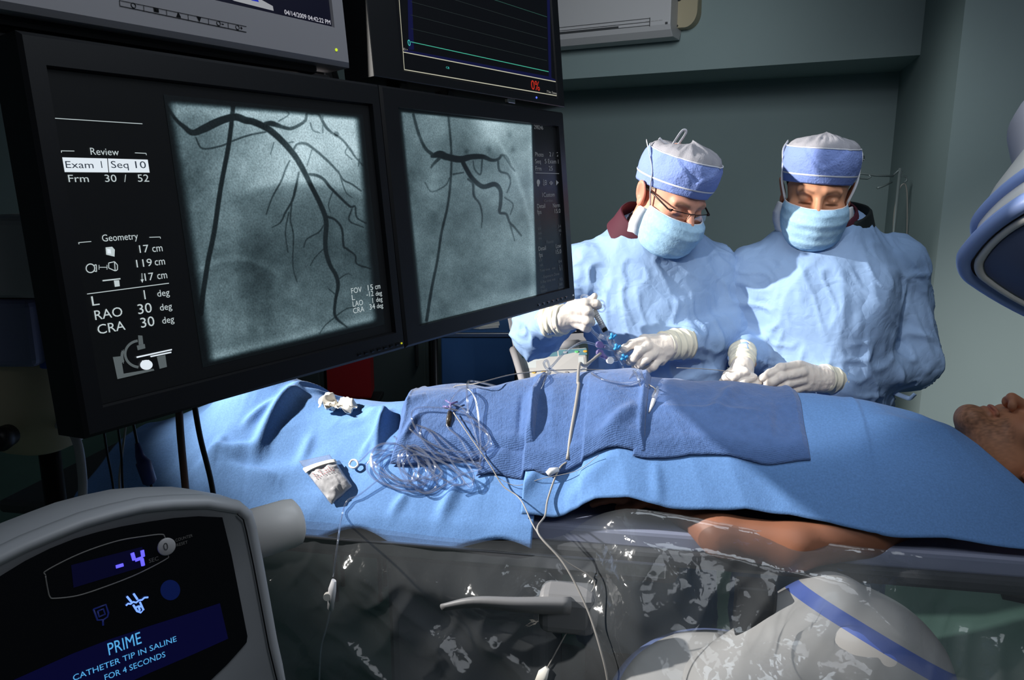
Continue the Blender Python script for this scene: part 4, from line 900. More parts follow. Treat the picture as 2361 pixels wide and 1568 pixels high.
def hand_mesh(chains, palm, wrist, h=0.0017):
    """chains: list of (points, radii); palm: list of (a, b, ra, rb)"""
    allp = np.concatenate([np.array(c[0]) for c in chains] + [np.array([p[0], p[1]]) for p in palm]); S_ = SDF(allp.min(0) - 0.03, allp.max(0) + 0.03, h)
    for a, b_, ra, rb in palm: S_.cap(a, b_, ra, rb, k=0.016)
    for pts, rr in chains:
        T_ = SDF(np.array(pts).min(0) - 0.03, np.array(pts).max(0) + 0.03, h) if False else None
        S_.chain(pts, rr, k=0.0055)
    V, Q = S_.mesh(); V = relax(V, Q, 1, 0.35)
    n = vnormals(V, Q); V = V + n * (0.0008 * ridge(V * 55, 2) - 0.0006)[:, None]
    return V, Q
def lathe_np(a, b, prof, seg=40, wob=0.0, seed=0.0, ell=1.0):
    a, b = np.asarray(a, float), np.asarray(b, float); ax = unit(b - a); L = np.linalg.norm(b - a); e1 = unit(np.cross(ax, [0.3, 0.2, 1])); e2 = np.cross(ax, e1)
    ts = np.array([p[0] for p in prof]); rs = np.array([p[1] for p in prof]); th = np.linspace(0, 2 * math.pi, seg, endpoint=False)
    rr = rs[:, None] * (1 + wob * np.sin(3 * th + ts[:, None] * 9 + seed) + wob * 0.6 * np.sin(7 * th - ts[:, None] * 14 + seed))
    P = a + ax * (ts * L)[:, None, None] + rr[..., None] * (np.cos(th)[None, :, None] * e1 + ell * np.sin(th)[None, :, None] * e2)
    n = len(prof); F = []
    i, j = np.meshgrid(np.arange(n - 1), np.arange(seg), indexing='ij'); j2 = (j + 1) % seg
    F = np.stack([i * seg + j, i * seg + j2, (i + 1) * seg + j2, (i + 1) * seg + j], -1).reshape(-1, 4)
    return P.reshape(-1, 3), F
def cuff(name, a, b, r0, r1, parent, m, seed):
    ts = np.linspace(0, 1, 26); prof = [(0.0, r0 * 0.80)] + [(t, (r0 + (r1 - r0) * t) * (1 + 0.035 * math.sin(t * 23 + seed) + 0.02 * math.sin(t * 51))) for t in ts] + [(1.0, r1 * 0.9), (0.9, r1 * 0.86)]
    V, Q = lathe_np(a, b, prof, 48, 0.025, seed); return link(name, np_mesh(name, V, Q), m, parent)
def ribbon(name, pts, w, m, parent, side=(0, -1, 0), n=6, th=0.0006):
    """flat tape following points"""
    P = np.array(crom(pts, n)); t = np.gradient(P, axis=0); sd = np.cross(t, np.asarray(side, float)); sd /= np.linalg.norm(sd, axis=1, keepdims=True) + 1e-9
    G = np.stack([P - sd * w / 2, P, P + sd * w / 2], 1); V, Q = thicken(G.reshape(-1, 3), len(P), 3, th); return link(name, np_mesh(name, V, Q), m, parent)
def crease(P, k=3.0, p=1.4):
    return np.clip(1 - np.abs(vnoise(P)) * k, 0, 1) ** p
def doctor(root_px, Y, label, hd, fvec, uvec, J, hands, opts):
    """J: joints in world space; hd: head centre"""
    foot = np.array([J['pelvis'][0], J['pelvis'][1], 0.0])
    R_ = thing('person', foot, label, 'person', 'people standing at the table')
    B_ = basis(fvec, uvec); toW = lambda P: np.asarray(hd) + np.asarray(P) @ B_.T
    # --- body: head and neck, trunk, legs, arms, one mesh
    S_ = SDF((foot[0] - 0.45, foot[1] - 0.42, 0.02), (foot[0] + 0.45, foot[1] + 0.25, 1.62), 0.013)
    nb = J['neck']; S_.cap(nb + [0, 0.01, 0.0], J['chest'], 0.055, 0.10, k=0.05); S_.cap(J['chest'], J['pelvis'], 0.115, 0.13, k=0.06)
    for sd in ('l', 'r'):
        S_.chain([J['chest'] + (J['sh' + sd] - J['chest']) * 0.4, J['sh' + sd], J['el' + sd], J['wr' + sd]], [0.06, 0.055, 0.042, 0.028], k=0.03)
        sx = -1 if sd == 'l' else 1
        S_.chain([J['pelvis'] + [sx * 0.08, 0, -0.02], [foot[0] + sx * 0.095, foot[1] - 0.01, 0.50], [foot[0] + sx * 0.10, foot[1] + 0.02, 0.09]], [0.095, 0.062, 0.042], k=0.04)
    Vb, Qb = S_.mesh(); Vh = toW(_HV); C = paint_head(_HV, opts['skin'], opts['hair'], opts['brow'])
    parts = [(Vh, _HQ), (Vb, Qb)]; cols = [C, np.repeat(np.array([lin(opts['skin'])]), len(Vb), 0)]
    for hp in hands:
        V, Q = hp['mesh']; V = V - vnormals(V, Q) * 0.0018; parts.append((V, Q)); cols.append(np.repeat(np.array([lin(opts['skin'])]), len(V), 0))
    V, Q = joinvq(*parts); body = link('body', np_mesh('body', V, Q, colors=np.concatenate(cols)), M['skin'], R_)
    for hp in hands:
        link('glove', np_mesh('glove', *hp['mesh']), M['glove'], R_)
        cuff('glove_cuff', hp['ca'], hp['cb'], hp['r0'], hp['r1'], R_, M['cuff'], hp['seed'])
    # --- gown
    S_ = SDF((foot[0] - 0.48, foot[1] - 0.46, 0.30), (foot[0] + 0.48, foot[1] + 0.27, 1.66), 0.0062)
    ch, pv = J['chest'], J['pelvis']
    S_.ell(ch, (0.185, 0.125, 0.22), k=0.05); S_.ell((ch + pv) / 2 + [0, -0.012, -0.02], (0.175, 0.135, 0.24), k=0.07); S_.ell(pv, (0.19, 0.14, 0.22), k=0.06)
    S_.cap(pv + [-0.09, 0, -0.1], [foot[0] - 0.10, foot[1], 0.42], 0.11, 0.12, k=0.08); S_.cap(pv + [0.09, 0, -0.1], [foot[0] + 0.10, foot[1], 0.42], 0.11, 0.12, k=0.08)
    S_.cap(pv + [0, 0, -0.1], [foot[0], foot[1], 0.42], 0.12, 0.13, k=0.08)
    S_.cap(J['shl'], J['shr'], 0.066, k=0.05); [S_.cap(nb + [0, 0.015, -0.03], J['sh' + q_], 0.060, 0.058, k=0.05) for q_ in 'lr']; S_.cap(nb + [0, 0.005, -0.035], ch, 0.078, 0.10, k=0.06)
    for q in opts.get('bulk', []): S_.cap(q[0], q[1], q[2], q[3], k=0.05)
    for sd in ('l', 'r'):
        S_.chain([J['sh' + sd], J['el' + sd], J['sl' + sd]], opts['sleeve'], k=0.028)
    S_.cap(nb + [0, 0.0, 0.0], nb + (hd - nb) * 0.6, 0.064, k=0.012, sub=True)
    S_.cut((0, 0, 0.36), (0, 0, -1), 0.004)
    V, Q = S_.mesh(); V = relax(V, Q, 1, 0.5); n = vnormals(V, Q)
    # paper-like creases: steep long folds on the trunk, short ones on the sleeves
    dl = np.minimum(*[np.min([np.linalg.norm(V - (J['sh' + s_] + (J['el' + s_] - J['sh' + s_]) * t), axis=1) for t in (0.25, 0.6, 1.0)] + [np.linalg.norm(V - (J['el' + s_] + (J['sl' + s_] - J['el' + s_]) * t), axis=1) for t in (0.4, 0.8)], axis=0) for s_ in 'lr'])
    arm = 1 - sm(dl, 0.09, 0.16); sd_ = opts['seed']
    wp = V + 0.05 * np.stack([vnoise(V * 5 + 3), vnoise(V * 5 + 9), vnoise(V * 5 + 17)], -1)
    tz = crease(wp * np.array([13, 11, 4.0]) + sd_) + 0.7 * crease(wp * np.array([22, 19, 8.0]) + sd_ * 2 + wp[:, [2, 2, 0]] * 8)
    ta = crease(wp * np.array([13, 13, 15]) + sd_) + 0.7 * crease(wp[:, [1, 2, 0]] * np.array([24, 20, 16]) + sd_ * 3 + wp * 7)
    tb = fbm(V * np.array([7, 7, 4.5]) + sd_, 2)
    V = V + n * ((1 - arm) * (0.0052 * tz) + arm * (0.0075 * ta) + 0.0075 * tb - 0.004)[:, None]
    link('gown', np_mesh('gown', V, Q), M['gown'], R_)
    # trousers and shoes below the gown
    S_ = SDF((foot[0] - 0.24, foot[1] - 0.16, 0.05), (foot[0] + 0.24, foot[1] + 0.18, 0.55), 0.009)
    for sx in (-1, 1): S_.cap([foot[0] + sx * 0.096, foot[1], 0.50], [foot[0] + sx * 0.10, foot[1] + 0.02, 0.10], 0.080, 0.066, k=0.004)
    link('trousers', np_mesh('trousers', *S_.mesh()), M['maroon'], R_)
    for sx in (-1, 1):
        S_ = SDF((foot[0] + sx * 0.1 - 0.08, foot[1] - 0.25, -0.02), (foot[0] + sx * 0.1 + 0.08, foot[1] + 0.13, 0.15), 0.006)
        S_.cap([foot[0] + sx * 0.1, foot[1] + 0.05, 0.045], [foot[0] + sx * 0.115, foot[1] - 0.16, 0.035], 0.043, 0.038, k=0.02); S_.cap([foot[0] + sx * 0.1, foot[1] + 0.03, 0.05], [foot[0] + sx * 0.1, foot[1] + 0.03, 0.10], 0.04, 0.042, k=0.03); S_.cut((0, 0, 0.001), (0, 0, -1))
        link('shoe', np_mesh('shoe', *S_.mesh()), M['black'], R_)
    # --- hair, cap, mask
    S_ = SDF((-0.1, -0.1, -0.1), (0.1, 0.13, 0.14), 0.0035); S_.ell((0, 0.014, 0.035), (0.0785, 0.0985, 0.087), k=0.01); S_.cut((0, -0.050, 0.0), (0, -1, 0.25)); S_.cut((0, 0, -0.032), (0, -0.25, -1)); S_.cut((0, 0, 0.075), (0, 0, 1))
    V, Q = S_.mesh(); link('hair', np_mesh('hair', toW(V), Q), opts['hairm'], R_)
    seg = 96; th = np.linspace(0, 2 * math.pi, seg, endpoint=False)
    def capring(z, a, b, dz=0.0, y0=0.010, fl=0.0):
        c, s_ = np.cos(th), np.sin(th)   # th = -pi/2 is the front
        return np.stack([a * np.sign(c) * np.abs(c) ** 0.92, y0 + b * s_, z + dz * s_ + fl * np.cos(2 * th)], -1)
    zz = np.linspace(0, 1, 22)
    flare = opts.get('flare', 0.006)
    rows = [capring(0.014, 0.079, 0.099, -0.020) for t in (0,)] + [capring(0.012 + 0.088 * t, 0.0815 + flare * math.sin(t * 2.4) - 0.004 * t ** 4, 0.102 + flare * math.sin(t * 2.4) - 0.006 * t ** 4, -0.020 + 0.004 * t) for t in zz]
    G = np.stack(rows); wr = 0.0018 * ridge(np.concatenate([G[..., :2] * 30, G[..., 2:] * 12], -1) + sd_, 2) + 0.0010 * fbm(G * 70, 2)
    # folded V at the brow
    ang = np.abs(np.angle(np.exp(1j * (th + math.pi / 2 - opts.get('vee', 0.0))))); t2 = np.concatenate([[0], zz])
    vee = sm(0.62 * (t2[:, None] - 0.45) / 0.55 - ang[None, :], -0.03, 0.03)
    wr = wr - 0.0045 * vee + 0.0018 * np.exp(-(((0.62 * (t2[:, None] - 0.45) / 0.55 - ang[None, :]) + 0.04) / 0.035) ** 2) * sm(t2, 0.42, 0.5)[:, None]
    rad = G[..., :2] - [0, 0.01]; rad = rad / np.linalg.norm(rad, axis=-1, keepdims=True); G = G.copy(); G[..., :2] += rad * wr[..., None]
    nr = len(rows); i, j = np.meshgrid(np.arange(nr - 1), np.arange(seg), indexing='ij'); j2 = (j + 1) % seg
    cp_ = lambda G_: link('x', np_mesh('x', toW(G_.reshape(-1, 3)), np.stack([i * seg + j, i * seg + j2, (i + 1) * seg + j2, (i + 1) * seg + j], -1).reshape(-1, 4)), M['cap'], R_)
    capb = cp_(G); capb.name = 'surgical_cap'
    # crown
    tt = np.linspace(0, 1, 16); top = G[-1]
    rows2 = [np.concatenate([(top[:, :2] - [0, 0.01]) * (math.cos(t * math.pi / 2) ** 0.8 * 0.985) + [0, 0.01], top[:, 2:] - 0.003 + opts.get('crown', 0.026) * math.sin(t * math.pi / 2)], -1) for t in tt]
    G2 = np.stack(rows2); G2[..., 2] += 0.0035 * ridge(np.stack([np.cos(th) * 4 + 0 * tt[:, None], np.sin(th) * 4 + 0 * tt[:, None], 0 * th + 2 * tt[:, None]], -1) + sd_, 2) * np.sin(tt * math.pi)[:, None]
    i, j = np.meshgrid(np.arange(15), np.arange(seg), indexing='ij'); j2 = (j + 1) % seg
    link('crown', np_mesh('crown', toW(G2.reshape(-1, 3)), np.stack([i * seg + j, i * seg + j2, (i + 1) * seg + j2, (i + 1) * seg + j], -1).reshape(-1, 4)), M['capgrey'], capb)
    rim = MB(); rim.tube([tuple(p) for p in toW(np.concatenate([top, top[:1]]) + [0, 0, 0.0005])], 0.0016, 6, cap=False); rim.build('edging', M['tie'], capb)
    r7 = rows[6]; r7 = np.stack([*(r7.T)], -1); k0 = r7 + np.concatenate([rad[6] * 0.0026, np.zeros((seg, 1))], -1); k1 = rows[7] + np.concatenate([rad[7] * 0.0026, np.zeros((seg, 1))], -1)
    kk = np.stack([k0, (k0 + k1) / 2 + np.concatenate([rad[6] * 0.001, np.zeros((seg, 1))], -1), k1]); i, j = np.meshgrid(np.arange(2), np.arange(seg), indexing='ij'); j2 = (j + 1) % seg
    link('tie_band', np_mesh('tie_band', toW(kk.reshape(-1, 3)), np.stack([i * seg + j, i * seg + j2, (i + 1) * seg + j2, (i + 1) * seg + j], -1).reshape(-1, 4)), M['tie'], capb)
    # mask: a bowed sheet over nose, mouth and chin
    nu_, nv_ = 64, 40; A_, B2 = np.meshgrid(np.linspace(-1, 1, nu_), np.linspace(0, 1, nv_), indexing='ij')
    ph = A_ * 1.18; zt = -0.0235 - 0.002 * np.cos(A_ * math.pi) - 0.006 * A_ ** 2; zb_ = -0.140 + 0.016 * A_ ** 2; zc_ = zt + (zb_ - zt) * B2
    front = np.interp(B2, [0, 0.1, 0.3, 0.5, 0.75, 0.9, 1], [0.1170, 0.133, 0.137, 0.130, 0.120, 0.106, 0.084]); side = np.interp(B2, [0, 0.3, 0.7, 1], [0.073, 0.077, 0.072, 0.060])
    rr = side + (front - side) * np.cos(np.clip(ph, -1.5, 1.5)) ** 2
    wv_ = 0.0008 * np.sin(B2 * 26) * (1 - np.abs(A_)) ** 0.5 * sm(B2, 0.1, 0.3) + 0.0016 * fbm(np.stack([A_ * 5, B2 * 4, A_ * 0 + sd_], -1), 3)
    rr = rr + wv_
    Pm = np.stack([rr * np.sin(ph) * 1.0, 0.004 - rr * np.cos(ph), zc_], -1)
    V, Q = thicken(Pm.reshape(-1, 3), nu_, nv_, 0.0014); mk = link('surgical_mask', np_mesh('surgical_mask', toW(V), Q), M['mask'], R_)
    top_e = toW(Pm[:, 0] + [0, -0.0006, 0]); e = MB(); e.tube([tuple(p) for p in top_e], 0.0017, 6); e.build('edging', M['tie'], mk)
    for sx, col_ in ((-1, 0), (1, nu_ - 1)):
        c_t, c_b = Pm[col_, 0], Pm[col_, -1]
        t0 = [c_t, c_t + [sx * 0.014, 0.012, 0.045], [sx * 0.090, 0.0, 0.055], [sx * 0.093, 0.035, 0.085], [sx * 0.082, 0.075, 0.10]]
        ribbon('mask_tie', toW(t0), 0.006, M['maskw'], mk, side=-B_[:, 0] * sx * 0.4 + B_[:, 1] * -1)
        fl_ = [Pm[col_, 6], Pm[col_, 22] + [sx * 0.014, 0.016, -0.004], c_b + [sx * 0.012, 0.020, -0.008]]
        V2 = []; 
        for q in np.linspace(0, 1, 14):
            a_ = Pm[col_, int(4 + q * 34)]; V2.append([a_, a_ + [sx * (0.012 + 0.008 * math.sin(q * 3)), 0.018 + 0.010 * q, -0.006 * q + 0.003 * math.sin(q * 20)]])
        V3, Q3 = thicken(np.array(V2).reshape(-1, 3), 14, 2, 0.0009); link('side_flap', np_mesh('side_flap', toW(V3), Q3), M['maskw'], mk)
    for nm, pts in opts.get('tapes', []): ribbon(nm, toW(pts), 0.0065, M['tie'], capb, side=-B_[:, 1])
    # collar round the neck
    nd = unit(hd - nb); ca, cb = nb + nd * -0.01 + opts['collar_shift'], nb + nd * 0.055 + opts['collar_shift']
    V, Q = lathe_np(ca, cb, [(0, 0.070), (0.5, 0.068), (1.0, 0.070), (1.04, 0.074), (1.0, 0.077), (0.4, 0.080), (0, 0.086)], 40, 0.02, sd_); link('collar', np_mesh('collar', V, Q), M['maroon'], R_)
    if opts.get('dark_collar') is not None:
        q = opts['dark_collar']; V, Q = lathe_np(ca + q, cb + q * 1.4, [(0, 0.082), (0.5, 0.078), (0.95, 0.078), (1.0, 0.082), (0.9, 0.086), (0, 0.096)], 40, 0.02, 1.0); link('neck_shield', np_mesh('neck_shield', V, Q), mat('neck_shield_dark', (16, 24, 26), 0.7), R_)
    return R_, toW, B_, capb, mk
cz = lambda zx, zy, Y, s=5.9025, ox=1220, oy=660: at(ox + zx / s, oy + zy / s, Y)
# ---- hand on the syringe (first person, right hand)
w0 = cz(420, 470, 1.872)
hA = dict(mesh=hand_mesh([
    ([cz(600, 245, 1.858), cz(770, 225, 1.838), cz(915, 240, 1.836), cz(935, 262, 1.858), cz(880, 275, 1.872)], [0.0125, 0.0108, 0.0102, 0.0095, 0.0088]),
    ([cz(590, 330, 1.850), cz(800, 350, 1.826), cz(840, 380, 1.838), cz(800, 392, 1.862)], [0.0125, 0.0112, 0.0102, 0.0092]),
    ([cz(590, 425, 1.850), cz(800, 470, 1.824), cz(838, 490, 1.836), cz(780, 505, 1.862)], [0.0120, 0.0108, 0.0098, 0.0090]),
    ([cz(590, 500, 1.854), cz(760, 560, 1.832), cz(790, 575, 1.845), cz(730, 575, 1.866)], [0.0110, 0.0098, 0.0090, 0.0082]),
    ([cz(560, 300, 1.878), cz(720, 250, 1.890), cz(850, 190, 1.886), cz(892, 135, 1.876)], [0.0130, 0.0112, 0.0098, 0.0085])],
   [(w0, cz(590, 270, 1.862), 0.022, 0.016), (w0, cz(590, 350, 1.858), 0.024, 0.017), (w0, cz(590, 440, 1.858), 0.024, 0.016), (w0, cz(580, 510, 1.862), 0.022, 0.014), (w0 + [-0.03, 0.01, 0.0], w0, 0.026, 0.024)], w0),
   ca=cz(480, 455, 1.870), cb=cz(255, 470, 1.900), r0=0.036, r1=0.043, seed=1.0)
# ---- hand resting on the taps (first person, left hand)
w1 = cz(1860, 800, 1.868)
hB = dict(mesh=hand_mesh([
    ([cz(1560, 735, 1.842), cz(1395, 790, 1.826), cz(1300, 845, 1.826), cz(1225, 888, 1.832)], [0.0120, 0.0104, 0.0096, 0.0078]),
    ([cz(1600, 830, 1.830), cz(1500, 880, 1.812), cz(1420, 985, 1.822), cz(1368, 1030, 1.838)], [0.0128, 0.0114, 0.0104, 0.0096]),
    ([cz(1690, 920, 1.832), cz(1600, 985, 1.814), cz(1500, 1065, 1.826), cz(1440, 1085, 1.842)], [0.0122, 0.0110, 0.0100, 0.0090]),
    ([cz(1770, 990, 1.840), cz(1690, 1090, 1.828), cz(1610, 1140, 1.842), cz(1560, 1120, 1.856)], [0.0115, 0.0102, 0.0092, 0.0084]),
    ([cz(1740, 720, 1.875), cz(1560, 720, 1.880), cz(1400, 800, 1.872), cz(1300, 870, 1.860)], [0.0135, 0.0115, 0.0100, 0.0085])],
   [(w1, cz(1590, 750, 1.850), 0.024, 0.016), (w1, cz(1630, 840, 1.842), 0.025, 0.017), (w1 + [0, 0, -0.005], cz(1720, 930, 1.844), 0.025, 0.017), (w1 + [0, 0, -0.01], cz(1790, 1000, 1.850), 0.024, 0.016), (w1, cz(1980, 790, 1.885), 0.025, 0.027)], w1),
   ca=cz(1830, 810, 1.868), cb=cz(2125, 775, 1.915), r0=0.036, r1=0.0405, seed=2.6)
J1 = dict(neck=at(1492, 545, 2.05), chest=at(1503, 665, 2.08), pelvis=at(1500, 960, 2.10), shl=at(1352, 628, 2.08), shr=at(1640, 632, 2.10), ell=at(1236, 765, 2.04), elr=at(1672, 770, 2.06),
          wrl=w0 + [-0.03, 0.03, 0], wrr=w1 + [0.04, 0.03, 0], sll=cz(330, 475, 1.89), slr=cz(2050, 790, 1.905))
hd1 = at(1548, 447, 1.985)
f1 = (0.40, -0.82, -0.44); u1 = (0.30, -0.30, 1.0)
P1, tw1, B1, cap1, mask1 = doctor((1500, 560), 2.05, 'man in glasses and blue gown bending over a syringe, left of the two standing', hd1, f1, u1, J1, [hA, hB],
    dict(skin=(224, 160, 134), hair=(120, 104, 92), brow=(150, 110, 84), hairm=mat('grey_brown_hair', (128, 112, 100), 0.7, bump=[('noise', 240, 0.8, 0.004)]), sleeve=[0.074, 0.066, 0.036], seed=3.7, collar_shift=np.array([-0.022, 0.012, 0.0]), flare=0.008, vee=0.35, crown=0.028,
         bulk=[(J1['chest'] + [-0.05, -0.02, -0.05], J1['chest'] + [0.07, -0.02, -0.22], 0.125, 0.13)],
         tapes=[('loose_tie', [(0.02, 0.03, 0.115), (0.012, 0.030, 0.150), (0.026, 0.03, 0.152), (0.036, 0.03, 0.116)]), ('loose_tie', [(0.05, 0.03, 0.112), (0.066, 0.03, 0.116), (0.084, 0.03, 0.124)]), ('loose_tie', [(-0.082, 0.04, 0.040), (-0.104, 0.045, 0.060), (-0.108, 0.045, 0.052), (-0.084, 0.04, 0.034)]), ('loose_tie', [(-0.08, 0.04, 0.034), (-0.098, 0.045, 0.030)])]))
# spectacles
gl = MB(); fr = []
for sx in (-1, 1):
    gl2 = [(sx * 0.010, -0.100, -0.006), (sx * 0.030, -0.100, -0.004), (sx * 0.056, -0.090, -0.005)]
    gl.tube([tuple(p) for p in tw1(crom(gl2, 6))], 0.0011, 8)
gl.tube([tuple(p) for p in tw1(crom([(-0.010, -0.100, -0.006), (0, -0.104, -0.003), (0.010, -0.100, -0.006)], 6))], 0.0011, 8)
spec = gl.build('glasses', M['glasses'], P1)
for sx in (-1, 1):
    t = MB(); t.tube([tuple(p) for p in tw1([(sx * 0.056, -0.090, -0.004), (sx * 0.066, -0.084, -0.006), (sx * 0.079, -0.03, 0.004), (sx * 0.083, 0.012, 0.006)])], 0.0022, 8); t.lathe(tuple(tw1((sx * 0.061, -0.088, -0.006))), B1[:, 0], [(-0.0025, 0.0035), (0.0025, 0.0035)], 10); t.build('temple', M['glasses'], spec)
    ou = [(sx * (0.033 + 0.022 * math.cos(a)), -0.0985 + 0.006 * max(0, math.cos(a)), -0.019 + 0.014 * max(-1, min(1, 1.25 * math.sin(a)))) for a in [k * math.pi / 12 for k in range(24)]]
    t = MB(); t.poly([tuple(p) for p in tw1(ou)]); lo_ = t.build('lens', M['lens'], spec)
    t = MB(); t.tube([tuple(p) for p in tw1([(sx * 0.010, -0.100, -0.006), (sx * 0.012, -0.100, -0.018), (sx * 0.011, -0.095, -0.026)])], 0.0008, 6); t.build('nose_pad', M['glasses'], spec)
# ---- second person
cy = lambda zx, zy, Y: cz(zx, zy, Y, 6.944, 1640, 810)
w2 = cy(500, 250, 1.885)
hC = dict(mesh=hand_mesh([
    ([cy(430, 270, 1.862), cy(545, 335, 1.836), cy(370, 410, 1.828), cy(225, 420, 1.838)], [0.0115, 0.0104, 0.0104, 0.0096]),
    ([cy(500, 330, 1.868), cy(665, 420, 1.838), cy(500, 500, 1.826), cy(350, 560, 1.836)], [0.0112, 0.0102, 0.0102, 0.0094]),
    ([cy(580, 380, 1.872), cy(755, 495, 1.842), cy(600, 570, 1.834), cy(460, 620, 1.842)], [0.0105, 0.0098, 0.0096, 0.0088]),
    ([cy(600, 450, 1.880), cy(720, 570, 1.856), cy(600, 640, 1.848), cy(500, 660, 1.850)], [0.0098, 0.0090, 0.0088, 0.0080]),
    ([cy(400, 260, 1.880), cy(260, 380, 1.862), cy(190, 500, 1.850), cy(230, 560, 1.842)], [0.0120, 0.0108, 0.0098, 0.0086])],
   [(w2, cy(430, 270, 1.866), 0.020, 0.014), (w2, cy(510, 320, 1.872), 0.021, 0.014), (w2, cy(590, 390, 1.878), 0.020, 0.013), (w2, w2 + [0.01, 0.04, 0.012], 0.022, 0.024)], w2),
   ca=w2 + [0.0, 0.006, 0.004], cb=w2 + [0.018, 0.065, 0.022], r0=0.030, r1=0.036, seed=4.0)
w3 = cy(1800, 430, 1.868)
hD = dict(mesh=hand_mesh([
    ([cy(1400, 225, 1.842), cy(1120, 260, 1.822), cy(930, 360, 1.822), cy(815, 430, 1.832)], [0.0122, 0.0110, 0.0104, 0.0092]),
    ([cy(1460, 345, 1.832), cy(1120, 410, 1.812), cy(980, 490, 1.816), cy(890, 540, 1.828)], [0.0122, 0.0112, 0.0104, 0.0094]),
    ([cy(1470, 460, 1.834), cy(1200, 530, 1.816), cy(1090, 580, 1.822), cy(1020, 605, 1.834)], [0.0116, 0.0106, 0.0098, 0.0090]),
    ([cy(1500, 560, 1.842), cy(1300, 640, 1.828), cy(1200, 670, 1.836), cy(1140, 680, 1.846)], [0.0108, 0.0096, 0.0090, 0.0084]),
    ([cy(1560, 330, 1.872), cy(1250, 360, 1.872), cy(1000, 420, 1.856), cy(850, 460, 1.842)], [0.0130, 0.0112, 0.0100, 0.0086])],
   [(w3, cy(1430, 250, 1.850), 0.023, 0.016), (w3, cy(1480, 360, 1.844), 0.025, 0.016), (w3, cy(1500, 470, 1.846), 0.025, 0.016), (w3 + [0, 0, -0.008], cy(1540, 560, 1.850), 0.024, 0.015), (w3, cy(2000, 440, 1.885), 0.026, 0.027)], w3),
   ca=cy(1760, 430, 1.868), cb=cy(2130, 460, 1.905), r0=0.035, r1=0.040, seed=5.2)
J2 = dict(neck=at(1905, 540, 2.03), chest=at(1895, 665, 2.05), pelvis=at(1895, 960, 2.08), shl=at(1738, 640, 2.07), shr=at(2062, 612, 2.07), ell=at(1735, 800, 2.07), elr=at(2100, 835, 2.05),
          wrl=w2 + [0.01, 0.03, 0.0], wrr=w3 + [0.04, 0.02, 0], sll=w2 + [0.014, 0.05, 0.016], slr=cy(2080, 460, 1.90))
hd2 = at(1884, 434, 1.985)
f2 = (-0.27, -0.90, -0.22); u2 = (0.0, -0.25, 1.0)
P2, tw2, B2_, cap2, mask2 = doctor((1900, 560), 2.03, 'man without glasses in blue gown holding a thin wire, right of the two standing', hd2, f2, u2, J2, [hC, hD],
    dict(skin=(206, 146, 112), hair=(40, 30, 26), brow=(112, 74, 54), hairm=M['hair'], sleeve=[0.082, 0.076, 0.036], seed=9.1, collar_shift=np.array([0.012, 0.01, 0.0]), dark_collar=np.array([0.022, 0.012, 0.004]), flare=0.010, vee=0.05, crown=0.026,
         bulk=[(J2['chest'] + [-0.06, -0.03, -0.02], J2['chest'] + [0.06, -0.03, -0.02], 0.125, 0.125), (J2['chest'] + [0, -0.03, -0.1], J2['chest'] + [0, -0.03, -0.25], 0.15, 0.15)],
         tapes=[]))
ribbon('neck_tie', [J2['neck'] + [0.03, -0.07, -0.035], J2['neck'] + [0.075, -0.05, 0.0], J2['neck'] + [0.11, -0.01, 0.022], J2['neck'] + [0.135, 0.01, -0.004]], 0.012, M['tie'], P2, side=(0.3, -1, 0.4))
ribbon('loose_tie', [at(2060, 905, 1.99), at(2085, 915, 1.98), at(2098, 918, 1.975), at(2110, 908, 1.97)], 0.012, M['gown'], P2, side=(0.2, -1, 0.2))
# ------------------------------------------------------------------ patient lying on the table, head to the right
fp = unit([-0.10, -0.03, 1.0]); up_ = np.array([TA[0], TA[1], 0.02]); Bp = basis(fp, up_); Bp = np.stack([np.cross(unit(fp), Bp[:, 2]), -unit(fp), Bp[:, 2]], 1)
HSC = 1.10
chin = at(2236, 941, 1.512); hdp = chin - HSC * (np.array([0, -0.096, -0.106]) @ Bp.T)
toP = lambda P: hdp + HSC * (np.asarray(P) @ Bp.T)
P3 = thing('person', tp(0.0, 0.25, 1.03), 'bearded man lying under the blue drapes with only his face and arm showing', 'person')
Sp = SDF((-0.62, 0.9, 0.98), (1.05, 2.05, 1.30), 0.011)
nk = toP((0, 0.035, -0.19))
Sp.cap(nk, tp(0.62, 0.25, 1.10), 0.055, 0.07, k=0.04)
Sp.ell(tp(0.45, 0.25, 1.125), (0.20, 0.15, 0.095), np.array(TR), k=0.04); Sp.ell(tp(0.25, 0.25, 1.13), (0.18, 0.145, 0.10), np.array(TR), k=0.04); Sp.ell(tp(0.05, 0.25, 1.12), (0.16, 0.14, 0.095), np.array(TR), k=0.04)
for sgn in (-1, 1):
    Sp.chain([tp(0.05, 0.25 + sgn * 0.085, 1.11), tp(-0.33, 0.25 + sgn * 0.09, 1.11), tp(-0.70, 0.25 + sgn * 0.085, 1.075)], [0.082, 0.058, 0.038], k=0.03)
    Sp.chain([tp(-0.70, 0.25 + sgn * 0.085, 1.075), tp(-0.735, 0.25 + sgn * 0.09, 1.17)], [0.036, 0.030], k=0.02)
Sp.chain([tp(0.60, 0.40, 1.11), tp(0.35, 0.47, 1.08), tp(0.10, 0.45, 1.085)], [0.055, 0.043, 0.032], k=0.03)
arm = [tp(0.68, 0.12, 1.075), tp(0.57, 0.055, 1.040), tp(0.43, 0.004, 1.026), tp(0.30, 0.014, 1.034), tp(0.19, 0.10, 1.065)]
Sp.chain([tp(0.62, 0.14, 1.09)] + arm, [0.052, 0.047, 0.045, 0.043, 0.039, 0.026], k=0.02)
Vb, Qb = Sp.mesh()
wrp = arm[-1]; chs = []
